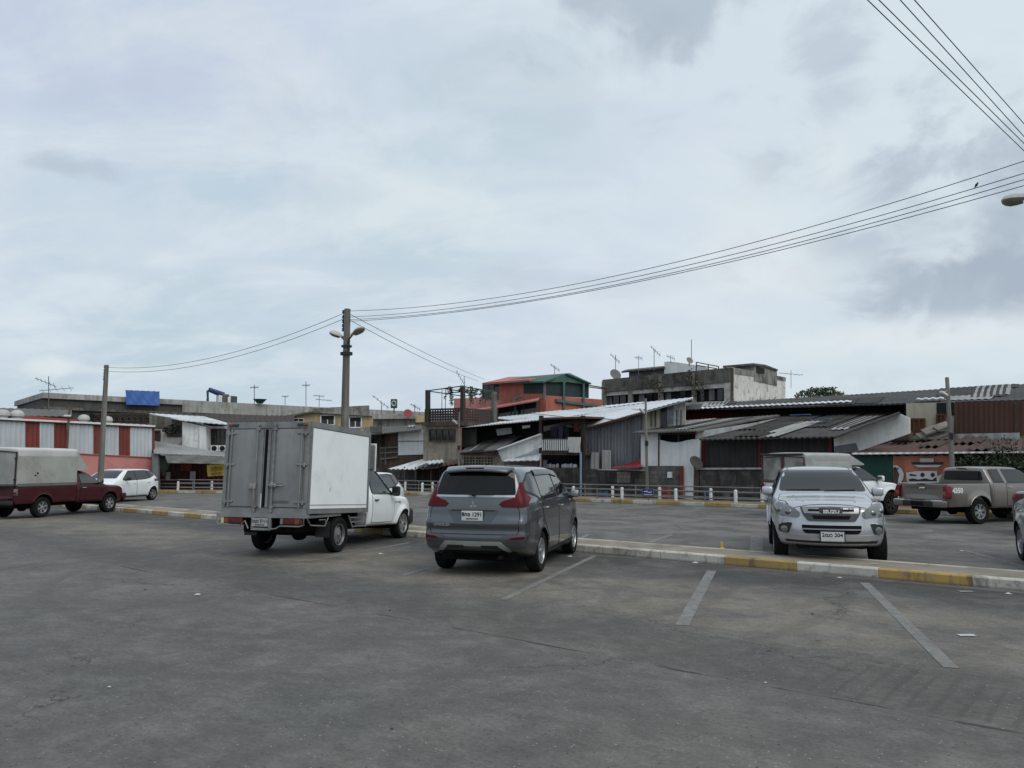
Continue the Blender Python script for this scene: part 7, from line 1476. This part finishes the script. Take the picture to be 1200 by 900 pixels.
def light_pole(px, top, t, label, lamps, rack=True, w0=.18, w1=.118):
    b = q(px, 600, t); b.z = .14; h = empty('light_pole', b); tag(h, label, 'light pole', 'concrete light poles on the island'); T = V((b.x, b.y, top)); m = MB(); hw0, hw1 = w0 / 2, w1 / 2
    vs = [b + K * (i * hw0) + N * (j * hw0) for i, j in ((-1, -1), (1, -1), (1, 1), (-1, 1))] + [T + K * (i * hw1) + N * (j * hw1) for i, j in ((-1, -1), (1, -1), (1, 1), (-1, 1))]
    m.add(vs, [(0, 1, 2, 3), (7, 6, 5, 4)] + [(i, (i + 1) % 4, (i + 1) % 4 + 4, i + 4) for i in range(4)]); m.build('pole', POLEM, h)
    if rack:
        m = MB(); r0 = T - K * (hw1 + .10); m.tube([r0 - V((0, 0, .02)), r0 - V((0, 0, .60))], .012, 6)
        for z in (.03, .55): m.bar(T - K * hw1 - V((0, 0, z)), r0 - V((0, 0, z)), .03, .03)
        m.build('insulator_rack', BLKM, h)
        for z in (.06, .20, .32, .44, .55): i_ = MB(); i_.lathe([(.018, -.045), (.045, -.03), (.028, 0), (.045, .03), (.018, .045)], r0 - V((0, 0, z)), (0, 0, 1), 10); i_.build('insulator', BLKM, h, 50)
    for sg, L, z, zt in lamps:
        a = T + V((0, 0, z)) + K * sg * .06; e = a + K * sg * .16 + V((0, 0, .05)); m = MB(); m.tube([a - V((0, 0, .14)), a + K * sg * .05 - V((0, 0, .03)), e], .022, 7); m.build('lamp_arm', BLKM, h, 50); lamp_head(h, e - K * sg * .03, e + K * sg * L + V((0, 0, zt)), s=.95)
    if lamps: m = MB(); m.box(T + V((0, 0, lamps[0][2] - .22)), (.20, .20, .06), K, N); m.box(T + V((0, 0, lamps[0][2] - .42)), (.24, .22, .09), K, N); m.bar(T + V((0, 0, lamps[0][2] - .42)) - K * .1, T + V((0, 0, lamps[0][2] - .1)) - K * .1, .025); m.bar(T + V((0, 0, lamps[0][2] - .42)) + K * .1, T + V((0, 0, lamps[0][2] - .1)) + K * .1, .025); m.build('bracket', BLKM, h)
    return h, T
TP = 13.0
zc = q(407, 362, TP).z; zl = q(123.5, 428, TP).z
hc, TC = light_pole(401.8, zc, TP, 'tall concrete pole with two lamp heads, behind the box truck', ((-1, .47, -.80, .20), (1, .47, -.80, .17)))
hl, TL = light_pole(115.6, zl, TP, 'concrete pole without lamps, between the maroon pickup and the white hatchback', ())
hr, TR = light_pole(1257, 6.1, TP, 'concrete pole just outside the right edge, only its lamp head reaching into view', ((-1, .36, -.63, .02),))
# ---- wires
CAB = M('cable_black', (.020, .020, .024), .6, .1, 5)
def proj(p):
    d = p - CAM; f_ = d.y * _c + d.z * _s; return 600 + F * d.x / f_, 450 - F * (d.z * _c - d.y * _s) / f_
def wire(A, B, label, through=None, r=.011, group='overhead wires', ext=None, sag=0.0):
    if through:
        lo, hi = 0.0, 1.0
        for _ in range(50):
            f = (lo + hi) / 2; x = proj(A.lerp(B, f))[0]
            if (x < through[0]) == (proj(B)[0] > proj(A)[0]): lo = f
            else: hi = f
        p = A.lerp(B, f); z0, z1 = 0.0, 3.0
        for _ in range(50):
            z = (z0 + z1) / 2
            if proj(p - V((0, 0, z)))[1] < through[1]: z0 = z
            else: z1 = z
        sag = z / (4 * f * (1 - f))
    n = 48; r *= .85; m = MB(); m.tube([A.lerp(B, i / n) - V((0, 0, sag * 4 * (i / n) * (1 - i / n))) for i in range(n + 1)], r, 6); o = m.build('cable', CAB, None, 60); tag(o, label, 'cable', group); return A, B, sag
pr = TR; RW = []
for ya, yb, ym, l in ((364.4, 179.5, 346, 'uppermost of four wires rising from the lamp pole to the right edge'), (371.5, 194.5, 351.5, 'second wire from the top rising to the right edge, carrying the bird'), (374.5, 202, 355.3, 'third wire from the top among four rising from the lamp pole'), (376.5, 209.5, 356.6, 'lowest of four wires rising from the lamp pole to the right edge')):
    RW.append(wire(q(409, ya, TP), q(1228, yb, TP), l, (600, ym), r=.007))
wire(q(403, 367, TP), q(125, 430.5, TP), 'upper of two sagging wires between the two concrete poles', (300, 405.5), r=.008); wire(q(402, 374, TP), q(125, 435, TP), 'lower of two sagging wires between the two concrete poles', (300, 411.5), r=.008)
wire(q(408, 367, TP), q(568, 444.5, 38), 'upper of two wires dropping from the lamp pole to the terracotta house', (511.5, 420), r=.009); wire(q(408, 374, TP), q(560.5, 446.5, 34), 'lower of two wires dropping from the lamp pole towards the roof terrace', (496.5, 420), r=.009)
for (xb, y1), l in zip(((1016.7, 203.7), (1030, 195.7), (1055, 190.9), (1071.7, 176.6)), ('leftmost of the four wires crossing the top right corner', 'second from the left of the four wires crossing the top right corner', 'third from the left of the four wires crossing the top right corner', 'rightmost of the four wires crossing the top right corner')):
    A = q(1228, y1, TP); B = G(xb, 0, 6.15); wire(A, A + (B - A) * 2.4, l, r=.0065)
# bird on the second wire
A, B, sg = RW[1]; lo, hi = 0, 1
for _ in range(40):
    f = (lo + hi) / 2
    if proj(A.lerp(B, f))[0] < 1142: lo = f
    else: hi = f
bp = A.lerp(B, f) - V((0, 0, sg * 4 * f * (1 - f))) + V((0, 0, .012)); m = MB(); ax = (K * .55 + V((0, 0, .8))).normalized()
m.lathe([(r_ * .54, z_ * .54) for r_, z_ in [(.004, -.075), (.008, -.05), (.022, -.02), (.034, .015), (.034, .04), (.022, .062), (.021, .075), (.022, .088), (.012, .10), (.004, .108), (0, .112)]], bp + ax * .026, ax, 12); o = m.build('bird', M('bird_dark', (.020, .020, .022), .8, .2, 20), None, 60); tag(o, 'small dark bird perched on a wire near the right edge', 'bird')
# ---- thin lamp posts on the far pavement
def thin_lamp(px, ytop, t, lamp_px, label, w=.10, mat=None, lamp2=None):
    b = q(px[1], 575, t); b.z = zp; tp = q(px[0], ytop, t); tp.x, tp.y = b.x, b.y; h = empty('street_lamp', b); tag(h, label, 'street lamp', 'thin street lamps on the far pavement'); m = MB(); m.tube([b, b.lerp(tp, .45), tp], [w * .55, w * .5, w * .38], 8); m.build('post', mat or POLEM, h, 40)
    a = q(lamp_px[2], lamp_px[3], t); e = q(lamp_px[0], lamp_px[1], t - .3); m = MB(); m.tube([a, a.lerp(e, .5) + V((0, 0, .18)), e + V((0, 0, .05))], .022, 6); m.build('lamp_arm', GALV, h, 40); m = MB(); d = (e - a).normalized(); m.box(e, (.34, .16, .11), d, d.cross(V((0, 0, 1))), None, bev=.045); o = m.build('lamp', M('lamp_white', (.55, .56, .54), .5, .1, 3), h, 40)
    m = MB(); m.box(b.lerp(tp, .55) + V((0, -.06, 0)), (.12, .1, .22), K, N); m.build('junction_box', BLKM, h); return h
thin_lamp((537.5, 537.5), 482, 30.9, (533.0, 494.5, 537.5, 499), 'thin street lamp post in front of the beige terrace house')
thin_lamp((757.6, 758.5), 467, 30.9, (752.3, 481.5, 757.8, 487), 'thin street lamp post beside the grey barn and white-walled house', .13)
thin_lamp((1113, 1117.5), 442, 30.6, (1106, 461.5, 1113.5, 466), 'tall weathered lamp post standing before the brown cladding, behind the brown pickup', .17)
ppl = off(rp, .7); b = q(75.5, 575, ppl); b.z = .0; m = MB(); tpz = q(76.2, 474, ppl).z; m.tube([b, V((b.x, b.y, tpz))], [.08, .055], 8); m.bar(V((b.x, b.y, tpz - .55)), q(84, 487.5, ppl), .05); o = m.build('wooden_pole', M('pole_wood', (.11, .075, .055), .9, .3, 1.5), None, 40); tag(o, 'slim brown pole in front of the red and white shed', 'pole')
m = MB(); m.box(q(79, 487.5, ppl), (.35, .2, .12), bev=.05); 
o = m.build('shed_lamp', M('lamp_white', (.5, .5, .5)), None); tag(o, 'white lamp fitting at the eave of the red and white shed by the brown pole', 'lamp')
# ---- aerials
ALU_ = M('aerial_metal', (.13, .135, .14), .5, .2, 4, metal=.5)
def aerial(x, yb, yt, pl, booms, label, r=.03, ne=5, el=.55):
    b = q(x, yb, pl); t_ = q(x, yt, pl); h = empty('tv_aerial', b); tag(h, label, 'aerial', 'aerials on the roofs'); m = MB(); r *= .62; m.tube([b, t_], r, 5); m.build('mast', ALU_, h); D = (b - CAM).length / 900
    for (x0, y0, x1, y1) in booms:
        a, e = q(x0, y0, pl), q(x1, y1, pl); m = MB(); m.tube([a, e], r * .8, 5); d = (e - a).normalized(); s_ = (d.cross(V((.25, .6, .75)).normalized())).normalized()
        for i in range(ne): p = a.lerp(e, (i + .5) / ne); L = el * (.6 + .5 * i / ne); m.tube([p - s_ * L / 2, p + s_ * L / 2], r * .5, 4)
        m.build('boom', ALU_, h)
    return h
B60 = PLT(61)
for a in ((721.4, 446, 416, B60, ((715, 414.8, 726.5, 425),), 'aerial above the round dish at the left end of the old concrete block', .05), (748.3, 440, 417, B60, ((743.5, 419, 753, 420),), 'short cross aerial over the shed roof of the old concrete block', .04), (766.6, 434, 409, B60, ((762.5, 405.5, 774, 417),), 'tallest tilted aerial over the shed roof of the old concrete block', .05), (786, 426, 416, B60, ((781, 417, 791, 420.5),), 'low aerial beside the white penthouse of the old concrete block', .04), (810.3, 426, 398, B60, (), 'plain tall rod over the white penthouse of the old concrete block', .05),
          (927, 455, 434, off(sp2, -6), ((912, 437, 941, 439.5),), 'aerial at the right end of the old concrete block', .05), (650, 440, 429, PLT(50), ((645, 427, 656, 434.5),), 'aerial on the terracotta house gable', .04),
          (57, 481, 441, PLY(54), ((41, 443, 66, 453), (46, 458, 86, 454.5)), 'double aerial over the left end of the red and white shed', .045), (298, 475, 451, off(opl, -.5), ((293, 454, 303, 454),), 'cross aerial above the green basin on the overpass', .06), (358.5, 480, 447, off(opl, -.5), ((354, 451.5, 363, 451.5),), 'tall thin aerial left of the lamp pole, above the overpass', .06), (334, 477, 464, off(opl, -.5), ((330, 464.5, 338, 464.5),), 'short aerial above the overpass near the yellow house', .05), (374, 482, 463, off(opl, -.5), ((367, 463.5, 380, 464.5), (370, 468, 389, 469.5)), 'branched aerial above the yellow house parapet', .05),
          (447, 492, 471, PLY(61), ((436.5, 463.5, 456, 478.5),), 'slanting long aerial right of the lamp pole', .05), (486, 492, 474, PLY(61), ((481, 473.5, 493, 480),), 'aerial beside the red dish', .05), (544, 453, 441, 33.0, ((534.5, 434.5, 545, 452),), 'beaded slanting aerial on the corner post of the roof terrace', .03)): aerial(*a)
def dish(px, py, r, pl, mat, label, nm='satellite_dish'):
    c = q(px, py, pl); h = empty(nm, c); tag(h, label, 'dish'); m = MB(); m.lathe([(0, .0), (r * .6, .05 * r), (r * .95, .2 * r), (r, .25 * r), (r * .9, .26 * r), (0, .1 * r)], c, (.3, -.8, .4), 20); m.build('reflector', mat, h, 50); m = MB(); m.tube([c, c + V((0, .1, -r * 1.3))], .05, 6); m.build('stand', ALU_, h)
dish(720.6, 439.5, .55, PLT(60.5), M('dish_grey', (.10, .10, .10), .6, .2, 2), 'round grey satellite dish at the left end of the old concrete block'); dish(478, 485, .36, PLY(59), M('dish_red', (.20, .025, .02), .6, .2, 2), 'red satellite dish on the grey block right of the yellow house'); dish(807.8, 422.8, .32, PLT(60.8), M('dish_dull', (.16, .15, .12), .6, .2, 2), 'tiny dish by the white penthouse of the old concrete block')
c = q(461.7, 473, PLY(64)); h = empty('roadside_sign', c); tag(h, 'green and white square sign on a pole, right of the lamp pole', 'sign'); m = MB(); m.box(c, (.56, .12, .78), bev=.06); m.build('sign_board', M('sign_green', (.028, .075, .06), .5, .15, 2), h); m = MB(); m.tube([c + V((math.cos(a * .524) * .17, -.075, math.sin(a * .524) * .20 + .02)) for a in range(13)], .035, 5); m.build('white_emblem', CLEANW, h); m = MB(); m.tube([c + V((0, .08, .3)), q(461.7, 492, PLY(64.1))], .06, 6); m.build('sign_pole', ALU_, h)
# ---- litter
PAP = M('litter_white', (.44, .45, .46), .8, .08, 20)
rl = random.Random(21)
def litter(px, py, w, label, z=.0, mat=None, flat=False):
    w *= .78; p = G(px, py, z); m = MB(); n = 7; vs = []
    for j in range(n):
        for i in range(n):
            hgt = .004 + (0 if flat else w * .30) * rl.random() * math.sin(math.pi * i / (n - 1)) * math.sin(math.pi * j / (n - 1)); vs.append(p + V(((i / (n - 1) - .5) * w * rl.uniform(.8, 1.1), (j / (n - 1) - .5) * w * (.8 if not flat else .5) * rl.uniform(.8, 1.1), hgt + .004)))
    m.add(vs, [(j * n + i, j * n + i + 1, (j + 1) * n + i + 1, (j + 1) * n + i) for j in range(n - 1) for i in range(n - 1)]); o = m.build('paper_scrap' if (mat or PAP) is not DKL else 'dirt_crumb', mat or PAP); tag(o, label, 'litter', 'scraps of litter on the asphalt')
DKL = M('litter_dark', (.03, .028, .026), .8, .2, 9)
for a in ((231.5, 697.5, .10, 'white scrap lying alone on the open asphalt left of the people carrier'), (446, 649.5, .12, 'white scrap beside the front wheel of the box truck'), (128, 806, .035, 'tiny white scrap far forward in the left half of the asphalt'), (815, 660, .13, 'white scrap against the near kerb, left of the yellow kerb paint'), (668, 652.5, .11, 'white scrap beside the front wheel of the people carrier'), (984, 677.5, .09, 'small white scrap at the near kerb below the silver pickup'), (1127, 646, .10, 'white scrap beyond the island, right of the silver pickup'), (1182, 696.5, .10, 'white scrap near the kerb at the right edge'), (897, 801, .03, 'tiny white speck on the slab joint'), (1091, 622, .04, 'tiny white speck in the far lane by the brown pickup')): litter(*a)
for a in ((1132, 693.5, .26, 'flat grey piece of paper near the kerb at the right edge', 0, M('litter_grey', (.22, .22, .22), .8, .1, 9), True), (1133, 745, .22, 'thin white strip of paper right of the long bay line', 0, PAP, True), (170, 691.5, .05, 'small dark crumb on the left asphalt', 0, DKL), (457, 716, .05, 'small dark crumb left of the people carrier', 0, DKL), (459, 855, .03, 'small dark crumb close to the camera', 0, DKL), (952, 720, .05, 'small dark crumb between the two bay lines', 0, DKL), (1025, 661, .16, 'pale scrap on the island in front of the silver pickup', .145, PAP, True)): litter(*a)
p = G(846, 643, .143); m = MB(); m.lathe([(.05, 0), (.05, .01), (.022, .03), (.02, .10), (.012, .125), (0, .13)], p, (0, 0, 1), 12); o = m.build('yellow_bottle', M('bottle_yellow', (.50, .33, .04), .5, .1, 9), None, 50); tag(o, 'small yellow bottle standing on the island left of the silver pickup', 'bottle')
